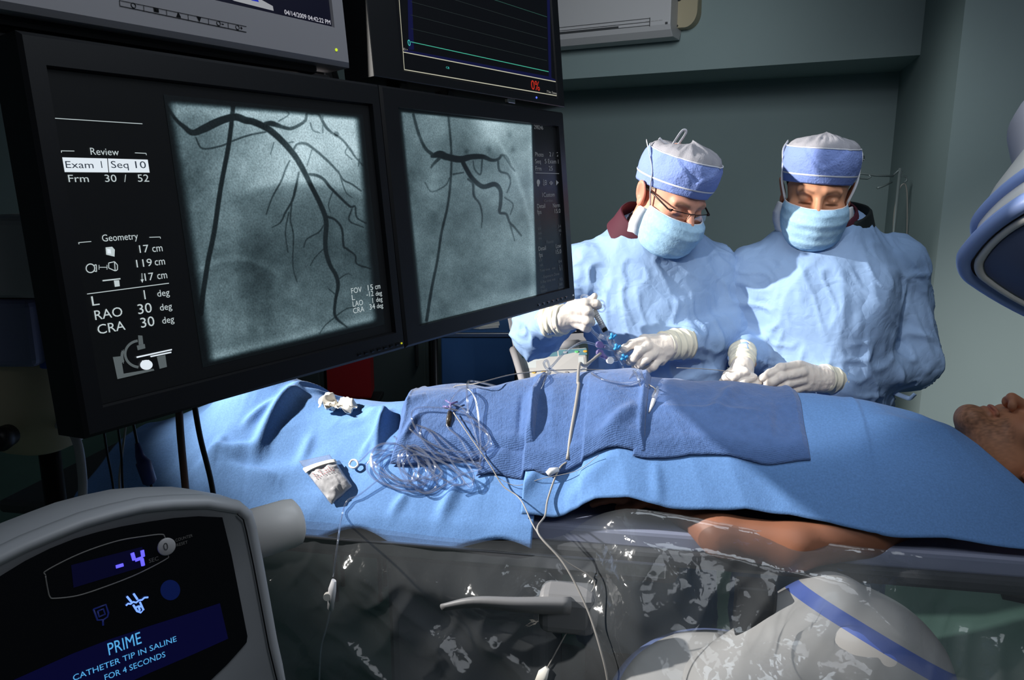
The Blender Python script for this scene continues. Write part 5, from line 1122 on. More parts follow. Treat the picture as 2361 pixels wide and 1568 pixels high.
for k in range(4):
    o_ = TB * 0; q = np.array([TA[0], TA[1], 0]); wv = np.array([TB[0], TB[1], 0])
    b0 = wrp - q * 0.075 + wv * (-0.026 + 0.018 * k) + [0, 0, 0.004]; chs.append(([b0, b0 - q * (0.036 + 0.004 * (k in (1, 2))) - [0, 0, 0.004], b0 - q * 0.062 - [0, 0, 0.016]], [0.010, 0.009, 0.008]))
chs.append(([wrp - q * 0.03 - wv * 0.02, wrp - q * 0.06 - wv * 0.035 - [0, 0, 0.01], wrp - q * 0.085 - wv * 0.034 - [0, 0, 0.016]], [0.012, 0.010, 0.009]))
hp_ = hand_mesh(chs, [(wrp, wrp - q * 0.07 - wv * 0.02, 0.022, 0.014), (wrp, wrp - q * 0.07 + wv * 0.02, 0.022, 0.014)], 0.003)
_fv, _fq = head_sdf(0.0018).mesh(); _fv = relax(_fv, _fq, 1, 0.3); keep = _fv
Cp = paint_head(keep, (198, 138, 104), (26, 20, 18), (40, 30, 26), beard=(44, 34, 30))
V, Q = joinvq((toP(keep), _fq), (Vb, Qb), hp_); sk = np.array([lin((140, 92, 70))])  # arm and body skin darkened to stand for shade under drape and sheet
link('body', np_mesh('body', V, Q, colors=np.concatenate([Cp, np.repeat(sk, len(Vb) + len(hp_[0]), 0)])), M['skin'], P3)
S_ = SDF((-0.1, -0.1, -0.1), (0.1, 0.14, 0.14), 0.0032); S_.ell((0, 0.016, 0.035), (0.0795, 0.100, 0.089), k=0.01); S_.cut((0, -0.045, 0.02), (0, -1, 0.35)); S_.cut((0, 0.0, -0.035), (0, -0.5, -1))
V, Q = S_.mesh(); V = V + vnormals(V, Q) * (0.0025 * vnoise(V * 130))[:, None]; link('hair', np_mesh('hair', toP(V), Q), M['hair'], P3)
# head cushion
cc = toP((0, 0.125, 0.03)); b = MB(); b.box((cc[0] + 0.03, cc[1], 1.062), (0.26, 0.30, 0.05), R=TR, bev=0.022, seg=4); o = b.build('head_cushion', mat('cushion_grey', (150, 150, 158), 0.7)); tag(o, 'pale grey cushion under the lying man head at the right', 'cushion')
# ------------------------------------------------------------------ imaging arm: flat detector above the head
L0 = np.array([0.70648623, 1.25, 1.55537522]); E1 = unit([0.03165524, -0.14, 0.12371251]); E2 = np.array([0.19207145, -0.045, -0.10146605]); E2 = unit(E2 - E1 * (E2 @ E1)); DN = unit(np.cross(E1, E2)); DN = DN if DN @ np.array([-0.48, -0.65, -0.59]) > 0 else -DN
a1, a2 = 0.205, 0.245
def rsq(m, r, d, grow=0.0, n=9, bow=0.014):
    """rounded, slightly bowed square outline at height d along the face normal, inset by m"""
    w1, w2 = a1 - 2 * m, a2 - 2 * m; o = L0 + E1 * m + E2 * m + DN * d; pts = []
    for cx, cy_, a0 in ((w1 - r, w2 - r, 0), (r, w2 - r, 90), (r, r, 180), (w1 - r, r, 270)):
        for k in range(n + 1):
            a = math.radians(a0 + 90 * k / n); x, y = cx + r * math.cos(a), cy_ + r * math.sin(a)
            bx, by = 2 * x / w1 - 1, 2 * y / w2 - 1
            pts.append(o + E1 * (x + bow * bx * (1 - min(1, by * by))) + E2 * (y + bow * by * (1 - min(1, bx * bx))))
        # points along the side so the bow shows
        nx, ny, na = {0: (r, w2 - r, 90), 90: (r, r, 180), 180: (w1 - r, r, 270), 270: (w1 - r, w2 - r, 0)}[a0]
        p0 = (cx + r * math.cos(math.radians(a0 + 90)), cy_ + r * math.sin(math.radians(a0 + 90))); p1 = (nx + r * math.cos(math.radians(na)), ny + r * math.sin(math.radians(na)))
        for k in range(1, 8):
            x, y = p0[0] + (p1[0] - p0[0]) * k / 8, p0[1] + (p1[1] - p0[1]) * k / 8; bx, by = 2 * x / w1 - 1, 2 * y / w2 - 1
            pts.append(o + E1 * (x + bow * bx * (1 - min(1, by * by))) + E2 * (y + bow * by * (1 - min(1, bx * bx))))
    return np.array(pts)
def loft(name, rings, m, parent, capa=True, capb=True):
    V = np.concatenate(rings); n = len(rings[0]); F = []
    for i in range(len(rings) - 1):
        for k in range(n): F.append([i * n + k, i * n + (k + 1) % n, (i + 1) * n + (k + 1) % n, (i + 1) * n + k])
    if capa: F.append(list(range(n))[::-1])
    if capb: F.append([(len(rings) - 1) * n + k for k in range(n)])
    me = np_mesh(name, V, F); bm = bmesh.new(); bm.from_mesh(me); bmesh.ops.recalc_face_normals(bm, faces=bm.faces); bm.to_mesh(me); bm.free()
    return link(name, me, m, parent)
xd = thing('x_ray_detector', L0 + E1 * a1 / 2 + E2 * a2 / 2 - DN * 0.4, 'white and blue x-ray detector head hanging over the lying man at the right edge', 'x-ray machine')
loft('face_panel', [rsq(0.034, 0.016, 0.002), rsq(0.035, 0.016, 0.005)], M['panel'], xd)
loft('face_lip', [rsq(0.023, 0.022, -0.004), rsq(0.0235, 0.022, 0.006), rsq(0.026, 0.021, 0.009), rsq(0.031, 0.019, 0.008), rsq(0.034, 0.017, 0.002)], M['white'], xd, False, False)
loft('gasket', [rsq(0.018, 0.026, -0.012), rsq(0.018, 0.026, 0.001), rsq(0.024, 0.023, -0.001)], M['black'], xd, False, False)
def torus_ring(name, m_, r_, d0, hgt, thick, mt, parent):
    rings = []
    for k in range(13):
        a = math.pi * 2 * k / 12; rings.append(rsq(m_ + thick * 0.5 * (1 - math.cos(a)), max(r_ - thick * 0.5 * (1 - math.cos(a)), 0.02), d0 + hgt * 0.5 * math.sin(a)))
    return loft(name, rings, mt, parent, False, False)
torus_ring('lower_bumper', 0.0, 0.038, -0.008, 0.032, 0.022, M['bumper'], xd)
loft('housing', [rsq(0.012, 0.040, -0.012), rsq(0.013, 0.042, -0.055), rsq(0.014, 0.044, -0.085)], M['white'], xd)
torus_ring('upper_bumper', 0.004, 0.046, -0.085, 0.028, 0.018, M['bumper'], xd)
loft('upper_housing', [rsq(0.012, 0.046, -0.085), rsq(0.014, 0.050, -0.115), rsq(0.018, 0.054, -0.15), rsq(0.034, 0.060, -0.22), rsq(0.056, 0.045, -0.30), rsq(0.062, 0.040, -0.31)], M['white'], xd)
ctr = L0 + E1 * a1 / 2 + E2 * a2 / 2
NKO = np.array([-0.02, 0.0, 0.0])
def circ(r, d, off=(0, 0), n=36): return np.array([ctr + NKO + DN * d + E1 * (off[0] + r * math.cos(2 * math.pi * k / n)) + E2 * (off[1] + r * math.sin(2 * math.pi * k / n)) for k in range(n)])
loft('neck', [circ(0.080, -0.20), circ(0.082, -0.26), circ(0.096, -0.31), circ(0.104, -0.345), circ(0.098, -0.38), circ(0.080, -0.425)], mat('neck_grey', (176, 174, 184), 0.45), xd)
loft('upper_collar', [circ(0.078, -0.42), circ(0.086, -0.43), circ(0.086, -0.47), circ(0.06, -0.49)], M['bumper'], xd)
b = MB()
for k in range(2):
    q0 = rsq(0.0145, 0.051, -0.118 - 0.034 * k); b.tube([tuple(p) for p in q0[24:40]], 0.0009, 5)
b.build('seam_line', mat('seam_brown', (92, 74, 58), 0.6), xd)
b = MB(); q0 = rsq(0.0145, 0.051, -0.125); b.tube([tuple(p) for p in q0[31:37]], 0.0035, 8); b.build('indicator_strip', mat('pink_grey_strip', (150, 128, 142), 0.5), xd)
b = MB(); e_ = ctr - DN * 0.48; b.tube([tuple(p) for p in crom([e_, e_ + [0.05, 0.05, 0.10], e_ + [0.28, 0.12, 0.26], e_ + [0.62, 0.16, 0.34]], 8)], 0.075, 20); b.build('support_arm', M['white'], xd)
# ------------------------------------------------------------------ x-ray tube housing under the table with the lower end of the curved arm
xt = thing('x_ray_tube', at(1700, 1560, 1.10) * [1, 1, 0], 'white x-ray tube housing with a blue stripe behind the clear sheet, lower right', 'x-ray machine')
S_ = SDF((0.10, 0.78, 0.20), (1.05, 1.65, 1.02), 0.008)
S_.cap(at(1917, 1392, 1.285), at(2010, 1560, 1.27), 0.054, 0.122, k=0.05); S_.cap(at(1990, 1540, 1.27), at(2050, 1800, 1.24), 0.132, 0.17, k=0.06); S_.cap(at(1880, 1500, 1.27), at(1700, 1640, 1.24), 0.105, 0.12, k=0.07); S_.cap(at(1840, 1470, 1.27), at(1800, 1700, 1.24), 0.062, 0.135, k=0.05)
V, Q = S_.mesh(); V = relax(V, Q, 2, 0.5)
pa, pb = at(1842, 1362, 1.23), at(2178, 1562, 1.16); ud = unit(pb - pa); sd3 = unit(np.cross(ud, [0.25, 1.0, -0.35]))
mtu = mat('tube_enamel', (176, 172, 168), 0.35, coat=0.15); nt = mtu.node_tree     # a blue stripe runs over the housing
tcn = nt.nodes.new('ShaderNodeTexCoord'); vd = nt.nodes.new('ShaderNodeVectorMath'); vd.operation = 'DOT_PRODUCT'; vd.inputs[1].default_value = tuple(sd3); nt.links.new(tcn.outputs['Object'], vd.inputs[0])
ofs = float((pa - np.array(xt.location)) @ sd3); cpn = nt.nodes.new('ShaderNodeMath'); cpn.operation = 'COMPARE'; cpn.inputs[1].default_value = ofs - 0.004; cpn.inputs[2].default_value = 0.0125; nt.links.new(vd.outputs['Value'], cpn.inputs[0])
mxn = nt.nodes.new('ShaderNodeMixRGB'); mxn.inputs[1].default_value = (*lin((176, 172, 168)), 1); mxn.inputs[2].default_value = (*lin((88, 108, 178)), 1); nt.links.new(cpn.outputs[0], mxn.inputs[0]); nt.links.new(mxn.outputs[0], nt.nodes['Principled BSDF'].inputs['Base Color'])
link('housing', np_mesh('housing', V, Q), mtu, xt)
tc_ = at(1660, 1665, 1.20); mtu_w = mat('collimator_white', (186, 182, 178), 0.35, coat=0.15); tax = unit([-0.10, -0.28, 0.95])
b = MB(); b.lathe(tc_, tax, [(-0.16, 0.10), (-0.14, 0.165), (-0.03, 0.19), (0.0, 0.192), (0.02, 0.186), (0.034, 0.165), (0.044, 0.11), (0.047, 0.0)], 56); b.build('collimator', mtu_w, xt)
b = MB(); b.lathe(tc_, tax, [(-0.045, 0.192), (-0.04, 0.204), (-0.012, 0.208), (0.004, 0.204), (0.010, 0.194)], 56); b.build('bumper_ring', mat('slate_bumper', (104, 118, 160), 0.45), xt)
b = MB(); b.box((tc_[0] + 0.10, tc_[1] + 0.05, 0.17), (0.36, 0.36, 0.30), bev=0.05, seg=3); b.box((tc_[0] + 0.10, tc_[1] + 0.05, 0.02), (0.5, 0.5, 0.04), bev=0.015); b.build('pedestal', M['lgrey'], xt)

# ------------------------------------------------------------------ injector console at the lower left
hI, tI = math.radians(47.6), math.radians(12)
UI = np.array([math.sin(hI), math.cos(hI), 0]); nI0 = np.array([math.cos(hI), -math.sin(hI), 0]); VI = Z * math.cos(tI) - nI0 * math.sin(tI); NI = nI0 * math.cos(tI) + Z * math.sin(tI)
oI = at(400, 1400, 0.50); S4 = 2.6233
def ip(zx, zy, d=0.0, raw=False):
    px, py = (zx, zy) if raw else (zx / S4, 1000 + zy / S4); return on_plane(px, py, oI + NI * d, NI)
def irel(p): q = p - oI; return q @ UI, q @ VI
con = thing('injector_console', [*(oI - NI * 0.09)[:2], 0], 'grey console with rounded top and blue lit readout at the lower left', 'medical console')
face = [(1662, 1440), (1628, 1290), (1585, 1050), (1540, 800), (1500, 590), (1480, 520), (1440, 485), (1250, 455), (1050, 462), (870, 480), (700, 520), (520, 572), (350, 640), (170, 715), (0, 800), (-150, 870), (-330, 960)]
bx_ = [ip(*p) for p in face]
lowR = bx_[0] - VI * 0.14 + UI * 0.012; lowL = bx_[-1] - VI * 0.10
outl = [lowL] + bx_[::-1] + [lowR]
def grown(g, d):
    c = np.mean(outl, 0); r = []
    n = len(outl)
    for i, p in enumerate(outl):
        t = outl[(i + 1) % n] - outl[i - 1]; nn = np.cross(t, NI); nn = unit(nn); nn = nn if nn @ (p - c) > 0 else -nn
        r.append(p + nn * g + NI * d)
    return np.array(r)
loft('housing', [grown(0.0, -0.0015), grown(0.001, 0.0005), grown(0.004, 0.0015), grown(0.0075, -0.001), grown(0.0095, -0.006), grown(0.0098, -0.012), grown(0.0085, -0.014), grown(0.0095, -0.016), grown(0.0105, -0.05), grown(0.009, -0.085), grown(0.001, -0.10), grown(-0.02, -0.108)], mat('console_grey', (142, 144, 148), 0.42), con, True, True)
pan = [(1270, 1495), (1380, 1390), (1460, 1300), (1492, 1262), (1497, 1225), (1400, 730), (1345, 506), (1200, 499), (1050, 510), (900, 532), (740, 560), (600, 592), (450, 635), (300, 695), (150, 770), (0, 862), (-140, 930), (-300, 1020)]
pp = [ip(*p, 0.0008) for p in pan]; pp2 = [pp[-1] - VI * 0.10, pp[0] - VI * 0.06]
b = MB(); b.poly(pp + pp2); b.build('front_panel', M['black2'], con)
b = MB(); b.tube([tuple(p) for p in [lowR + NI * .0012] + [ip(x + dx, y, 0.0012) for (x, y), dx in zip(face[:7], (0, -2, -4, -6, -10, -8, -4))]], 0.0006, 5); b.build('panel_seam', M['black'], con)
k0 = ip(1560, 600, -0.035); kx = unit(UI + NI * 0.05)
b = MB(); b.lathe(k0 - kx * 0.01, kx, [(0, 0.0205), (0.036, 0.0205), (0.042, 0.0195), (0.045, 0.015), (0.046, 0.004)], 40); b.build('knob', M['lgrey'], con)
lv_ = ip(1712, 500, -0.05); b = MB(); b.tube([tuple(p) for p in [lv_ - VI * 0.016, lv_, lv_ + VI * 0.010, lv_ + VI * 0.0135]], [0.005, 0.0062, 0.0056, 0.002], 14); b.build('lever', M['dgrey'], con)
M['ctxt'] = emis('console_text_blue', (84, 168, 226), 1.0); M['cnum'] = emis('console_digit', (90, 84, 255), 1.6); M['cgrey'] = mat('panel_print_grey', (96, 94, 92), 0.6)
def ist(name, m, polys, lines, d, parent=con, w=1.0):
    b = MB()
    for P in polys: b.poly([ip(*p, d) for p in P])
    for L in lines: b.tube([tuple(ip(*p, d)) for p in L], w * 0.0006, 6)
    return b.build(name, m, parent)
oval = crom([(275, 860), (282, 828), (480, 728), (700, 652), (880, 620), (975, 610), (996, 625), (1010, 680), (1018, 735), (1000, 762), (830, 850), (640, 925), (470, 980), (330, 997), (302, 988), (290, 950)], 6, True)
ist('readout_outline', M['cgrey'], [], [[tuple(p) for p in oval] + [tuple(oval[0])]], 0.0010, w=0.8)
ist('readout_window', emis('readout_navy', (2, 2, 34), 0.8), [[(430, 795), (860, 684), (880, 800), (445, 932)]], [], 0.0012)
ist('digits', M['cnum'], [], [[(702, 806), (745, 793)], [(800, 722), (812, 764)], [(818, 766), (862, 750)], [(860, 706), (866, 744)], [(858, 756), (866, 798)]], 0.0018, w=2.1)
b = MB(); c_ = ip(1005, 683, 0.0008); b.lathe(c_, NI, [(0, 0.0062), (0.0012, 0.0062), (0.0016, 0.0056), (0.0018, 0.001)], 28); btn = b.build('reset_button', M['grey'], con)
def ctext(lst, d): 
    out = []
    for st, x0, y0, x1, y1, h in lst:
        a = irel(ip(x0, y0, d)); c = irel(ip(x1, y1, d)); t = irel(ip(x0, y0 - h, d)); out.append((st, a[0], (a[1] + c[1]) / 2, c[0] - a[0], t[1] - a[1]))
    return text_mesh(out, oI + NI * d, UI, VI, NI, 0.0)
link('button_mark', ctext([('0', 992, 708, 1020, 700, 46)], 0.0030), M['dgrey'], btn)
link('panel_print', ctext([('SEC', 903, 782, 960, 764, 24), ('COUNTER', 1063, 655, 1166, 622, 18), ('RESET', 1070, 684, 1136, 662, 18)], 0.0011), M['cgrey'], con)
ist('catheter_symbol', emis('symbol_blue', (110, 150, 255), 1.5), [], [[(768, 985), (795, 1018)], [(808, 968), (832, 1003)], [(762, 1040), (775, 1028), (790, 1030), (806, 1018), (824, 1022), (840, 1008), (858, 1006), (874, 992), (896, 990)], [(806, 1036), (830, 1074), (852, 1082), (868, 1066), (846, 1018)], [(820, 1052), (838, 1044), (858, 1046)], [(838, 1044), (846, 1070)]], 0.0018, w=1.1)
ist('dim_symbol', emis('symbol_dim', (14, 22, 70), 1.0), [], [[(565, 1062), (640, 1034), (656, 1085), (650, 1108), (626, 1126), (590, 1128), (565, 1062)], [(590, 1074), (625, 1060), (636, 1092), (600, 1108), (590, 1074)], [(622, 1126), (624, 1160)]], 0.0012, w=1.0)
ist('lit_key', emis('key_blue', (4, 16, 60), 1.0), [[(1030 + 60 * math.cos(a), 946 + 62 * math.sin(a)) for a in [k * math.pi / 12 for k in range(24)]]], [], 0.0011)
ist('message_window', emis('message_navy', (3, 3, 44), 0.8), [[(60, 1500), (440, 1330), (660, 1245), (900, 1165), (1150, 1085), (1330, 1025), (1380, 1240), (1180, 1330), (900, 1450), (700, 1540), (80, 1800)]], [], 0.0011)
link('message_text', ctext([('PRIME', 660, 1340, 858, 1268, 76), ('CATHETER TIP IN SALINE', 444, 1492, 1070, 1258, 36), ('FOR 4 SECONDS', 636, 1492, 1002, 1350, 36)], 0.0018), M['ctxt'], con)
bc = oI - NI * 0.07 - VI * 0.05 - UI * 0.04
b = MB(); b.tube([(bc[0], bc[1], 0.05), (bc[0], bc[1], bc[2])], 0.022, 16); b.build('stand_pole', M['dgrey'], con)
b = MB(); b.lathe((bc[0], bc[1], 0.0), (0, 0, 1), [(0, 0.20), (0.03, 0.20), (0.05, 0.16), (0.07, 0.03)], 32); b.build('stand_base', M['dgrey'], con)

# ------------------------------------------------------------------ dim equipment at the left
pq = thing('infusion_pump', [*at(40, 800, 0.98)[:2], 0], 'beige and grey pump unit on a black pole at the left edge', 'medical pump')
Yp = 0.98
def pbox(x0, y0, x1, y1, Y, dep, name, m, parent, bev=0.01):
    a = at(x0, y1, Y); c = at(x1, y0, Y); b = MB(); b.box(((a[0] + c[0]) / 2, Y + dep / 2, (a[2] + c[2]) / 2), (abs(c[0] - a[0]), dep, abs(c[2] - a[2])), bev=bev, seg=3); return b.build(name, m, parent)
pbox(-70, 500, 88, 690, Yp - 0.02, 0.10, 'upper_housing', M['grey'], pq); pbox(-60, 692, 62, 850, Yp - 0.02, 0.10, 'control_panel', mat('blue_grey_panel', (106, 110, 140), 0.5), pq); pbox(40, 680, 122, 860, Yp + 0.02, 0.09, 'side_housing', M['beige'], pq, 0.012)
pbox(86, 688, 120, 852, Yp + 0.005, 0.03, 'blue_strip', mat('strip_blue', (22, 70, 150), 0.5), pq, 0.004)
a = at(85, 915, Yp + 0.05); b = MB(); b.lathe((a[0], a[1], a[2] - 0.075), (0, 0, 1), [(0, 0.03), (0.01, 0.052), (0.05, 0.062), (0.15, 0.058), (0.16, 0.05)], 28); b.build('lower_housing', M['beige'], pq)
a = at(55, 985, Yp); b = MB(); b.lathe((a[0], a[1] - 0.03, a[2]), (0, -1, 0), [(0, 0.014), (0.02, 0.016), (0.03, 0.012)], 18); b.build('knob', M['black'], pq)
a = at(110, 1010, Yp + 0.04); b = MB(); b.tube([(a[0], a[1], 0.05), (a[0], a[1], a[2] + 0.02)], 0.014, 14); b.build('pole', M['black'], pq)
b = MB(); b.lathe((a[0], a[1], 0.0), (0, 0, 1), [(0, 0.22), (0.03, 0.22), (0.05, 0.10), (0.06, 0.03)], 28); b.build('pole_base', M['dgrey'], pq)
def cable_px(name, label, pts, r, m, group='cables hanging below the displays', cat='cable'):
    P = [at(*p) for p in pts]; zl = np.arange(P[-1][2] - 0.12, 0.02, -0.15); P = crom(P + [np.array([P[-1][0], P[-1][1], z_]) for z_ in zl], 8); b = MB(); b.tube([tuple(p) for p in P], r, 10); o = b.build(name, m); return tag(o, label, cat, group)
cable_px('pump_hose', 'pale grey hose curving down from the pump at the left', [(110, 985, 1.00), (150, 980, 0.99), (178, 1020, 0.98), (190, 1100, 0.98), (193, 1180, 0.98)], 0.0058, M['grey'], None, 'hose')
cable_px('cable', 'thick brown cable hanging from the bottom of the big display', [(412, 930, 1.02), (416, 1000, 1.02), (428, 1130, 1.03)], 0.0052, mat('brown_cable', (66, 42, 36), 0.5))
cable_px('cable', 'black cable hanging just right of the thick brown cable', [(446, 920, 1.04), (462, 1010, 1.05), (492, 1140, 1.07)], 0.0040, M['black'])
cable_px('cable', 'leftmost thin dark cable hanging below the big display corner', [(238, 985, 1.0), (248, 1050, 1.0), (262, 1130, 1.0)], 0.0016, M['black'])
cable_px('cable', 'thin dark cable, second from the left below the big display corner', [(272, 985, 1.02), (280, 1050, 1.02), (284, 1130, 1.02)], 0.0016, M['black'])
cable_px('cable', 'thin cable nearest the navy connector under the big display', [(290, 980, 1.03), (280, 1060, 1.03), (276, 1130, 1.03)], 0.0016, M['cable'])
cc_ = thing('plug_cable', at(335, 1070, 1.05), 'thin cable ending in a navy blue connector under the big display', 'cable')
b = MB(); b.tube([tuple(p) for p in crom([at(300, 940, 1.05), at(312, 1000, 1.05), at(318, 1030, 1.05)], 8)], 0.002, 8); b.build('lead', M['black'], cc_)
b = MB(); b.tube([tuple(at(*p)) for p in ((316, 1022, 1.05), (322, 1050, 1.05), (328, 1062, 1.05), (330, 1066, 1.05), (345, 1110, 1.05), (348, 1116, 1.05))], [0.003, 0.006, 0.008, 0.0105, 0.0098, 0.006], 14); b.build('connector', mat('navy_connector', (34, 46, 100), 0.4), cc_)
b = MB(); b.tube([tuple(p) for p in crom([at(348, 1116, 1.05), at(356, 1160, 1.05), at(358, 1230, 1.05)], 6)], 0.0022, 8); b.build('tail', M['black'], cc_)

# ------------------------------------------------------------------ behind the table
def block(name, x0, y0, x1, Y, zt, dep, label, cat, m, group=None):
    a, c = at(x0, y0, Y), at(x1, y0, Y); t = thing(name, ((a[0] + c[0]) / 2, Y + dep / 2, 0), label, cat, group)
    b = MB(); b.box(((a[0] + c[0]) / 2, Y + dep / 2, zt / 2 + 0.02), (c[0] - a[0], dep, zt - 0.04), bev=0.006); b.build('body', m, t)
    return t, a, c
mdk = mat('dark_green_grey_laminate', (52, 60, 60), 0.5)
for k, (x0, x1) in enumerate(((560, 745), (745, 990), (990, 1185))):
    t, a, c = block('storage_cabinet', x0 + 2, 800, x1 - 2, 3.55, 1.34, 0.45, ['dark cabinet behind the legs drape, leftmost of the row below the displays', 'dark cabinet between the red bin and the draped cart', 'dark cabinet behind the small blue draped cart'][k], 'cabinet', mdk, 'dark cabinets along the back')
    b = MB(); b.box(((a[0] + c[0]) / 2, 3.535, 0.66), (c[0] - a[0] - 0.03, 0.02, 1.16), bev=0.004); d_ = b.build('door', mdk, t)
    b = MB(); b.box((c[0] - 0.05, 3.51, 0.9), (0.012, 0.025, 0.12), bev=0.004); b.build('handle', M['dsteel'], d_)
rb = at(812, 868, 2.95); t = thing('sharps_bin', (rb[0], rb[1], 0), 'red bin with a yellow label behind the peak of the legs drape', 'waste bin')
b = MB(); b.prism([(rb[0] - 0.085, rb[1] - 0.06, 0.86), (rb[0] + 0.085, rb[1] - 0.06, 0.86), (rb[0] + 0.075, rb[1] + 0.06, 0.86), (rb[0] - 0.075, rb[1] + 0.06, 0.86)], (0, 0, 0.32), bev=0.012); b.build('bin', M['red'], t)
b = MB(); b.box((rb[0], rb[1], 1.19), (0.18, 0.13, 0.025), bev=0.008); b.build('lid', M['red'], t)
b = MB(); b.box((rb[0] + 0.045, rb[1] - 0.0605, 1.155), (0.04, 0.002, 0.02)); b.build('label', mat('label_yellow', (210, 180, 40), 0.6), t)
b = MB(); b.box((rb[0], rb[1], 0.845), (0.22, 0.16, 0.02), bev=0.004); [b.tube([(rb[0] + sx * 0.09, rb[1] + sy * 0.06, 0.0), (rb[0] + sx * 0.09, rb[1] + sy * 0.06, 0.84)], 0.009, 8) for sx in (-1, 1) for sy in (-1, 1)]; b.build('stand', M['dsteel'], t)
# instrument cart with blue cover
Yc = 2.85; a, c = at(1020, 775, Yc), at(1168, 775, Yc); t = thing('instrument_cart', ((a[0] + c[0]) / 2, Yc + 0.2, 0), 'small steel cart under a dark blue cover behind the display corner', 'cart')
za = at(1100, 765, Yc)[2]
b = MB(); b.box(((a[0] + c[0]) / 2 + 0.01, Yc + 0.2, za - 0.012), (c[0] - a[0] + 0.10, 0.42, 0.02), bev=0.004); b.build('top', M['steel'], t)
for sx in (0, 1):
    for sy in (0, 1):
        b = MB(); xx = (a[0] - 0.028) if not sx else (c[0] + 0.04); b.tube([(xx, Yc + 0.01 + sy * 0.38, 0.03), (xx, Yc + 0.01 + sy * 0.38, za - 0.02)], 0.010, 12); lg = b.build('leg', M['dsteel'], t)
        b = MB(); b.lathe((xx - 0.01, Yc + 0.01 + sy * 0.38, 0.022), (1, 0, 0), [(0, 0.022), (0.02, 0.022)], 16); b.build('caster', M['black'], lg)
nu, nv = 50, 40; A, B = np.meshgrid(np.linspace(0, 1, nu), np.linspace(0, 1, nv), indexing='ij')
xx = a[0] - 0.005 + (c[0] - a[0] + 0.035) * A; bq = B * 0.62; yy = np.where(bq < 0.40, Yc + 0.40 - bq, Yc - 0.004) - 0.010 * np.abs(np.sin(A * 7)) * sm(bq, 0.40, 0.6); z_ = np.where(bq < 0.40, za + 0.003, za + 0.003 - (bq - 0.40))
V, Q = thicken(np.stack([xx, yy, z_], -1).reshape(-1, 3), nu, nv, 0.0015); o = link('cart_cover', np_mesh('cart_cover', V, Q), mat('dark_blue_cloth', (52, 92, 140), 0.85)); tag(o, 'dark blue cloth cover over the small cart behind the display corner', 'cover')
pkt = [at(1060, 763, Yc + 0.05), at(1100, 752, Yc + 0.12), at(1148, 754, Yc + 0.12), at(1150, 762, Yc + 0.05), at(1105, 770, Yc + 0.02)]
b = MB(); b.prism([(p[0], p[1], za + 0.006) for p in pkt], (0, 0, 0.004)); b.prism([(p[0] * 0.98 + 0.002, p[1] + 0.02, za + 0.011) for p in pkt[1:]], (0.0, 0.0, 0.006)); o = b.build('paper_packet', M['paper']); tag(o, 'opened white paper packet lying on the dark blue covered cart', 'packet')
# portable unit with folded up screen
Yd = 2.32; t = thing('portable_monitor', at(1250, 860, Yd + 0.1) * [1, 1, 0], 'open laptop style medical unit with white key panel beside the gloved hand with syringe', 'medical monitor')
def dq(px, py, Y): return at(px, py, Y)
kp = [dq(1186, 810, Yd + 0.14), dq(1352, 800, Yd + 0.14), dq(1360, 905, Yd - 0.08), dq(1212, 905, Yd - 0.08)]
kn_ = unit(np.cross(kp[1] - kp[0], kp[3] - kp[0])); kn_ = kn_ if kn_[2] > 0 else -kn_
b = MB(); b.prism(kp, -kn_ * 0.05, bev=0.006); b.build('key_panel', M['lgrey'], t)
def bil(u, v, d=0.001): return (kp[0] * (1 - u) + kp[1] * u) * (1 - v) + (kp[3] * (1 - u) + kp[2] * u) * v + kn_ * d
mte = mat('teal_print', (96, 138, 150), 0.6)
for u0, u1 in ((0.08, 0.585), (0.605, 1.0)): b = MB(); b.poly([bil(u0, 0.04), bil(u1, 0.04), bil(u1, 0.19), bil(u0, 0.19)]); b.build('function_strip', mte, t)
b = MB(); b.poly([bil(0.05, 0.50), bil(1.0, 0.50), bil(1.0, 0.515), bil(0.05, 0.515)]); b.poly([bil(0.10, 0.23), bil(0.95, 0.23), bil(0.95, 0.44), bil(0.10, 0.44)]); b.build('key_field', mat('pale_key_field', (206, 212, 212), 0.6), t)
for u, v, m_ in ((0.2, 0.11, M['lgrey']), (0.33, 0.11, M['lgrey']), (0.47, 0.11, M['lgrey']), (0.70, 0.11, M['lgrey']), (0.86, 0.11, mat('key_green', (110, 200, 130), 0.5)), (0.98, 0.11, mat('key_orange', (220, 170, 70), 0.5)), (0.20, 0.55, mat('key_amber', (226, 178, 80), 0.5)), (0.34, 0.54, mat('key_amber', (226, 178, 80), 0.5)), (0.68, 0.58, M['grey'])):
    b = MB(); b.lathe(bil(u, v, 0.0012), kn_, [(0, 0.007), (0.001, 0.007), (0.0014, 0.005)], 16); b.build('key', m_, t)
b = MB(); b.tube([tuple(p) for p in crom([bil(-0.015, -0.02, 0.004), bil(-0.01, 0.3, 0.010), bil(0.0, 0.7, 0.004), bil(0.01, 1.05, -0.02)], 6)], 0.012, 12); b.build('side_rail', M['grey'], t)
so = dq(1183, 800, Yd + 0.15); s1 = dq(1162, 690, Yd + 0.19); s2 = dq(1370, 690, Yd + 0.19); s3 = dq(1372, 785, Yd + 0.15)
sn = unit(np.cross(s3 - so, s1 - so)); sn = sn if sn[1] < 0 else -sn
b = MB(); b.prism([so, s3, s2, s1], -sn * 0.018, bev=0.004); b.build('screen_lid', M['grey'], t)
def sb(u, v, d=0.001): return (so * (1 - u) + s3 * u) * (1 - v) + (s1 * (1 - u) + s2 * u) * v + sn * d
b = MB(); b.poly([sb(0.09, 0.20), sb(0.20, 0.20), sb(0.20, 0.96), sb(0.09, 0.96)]); b.build('side_label', mte, t)
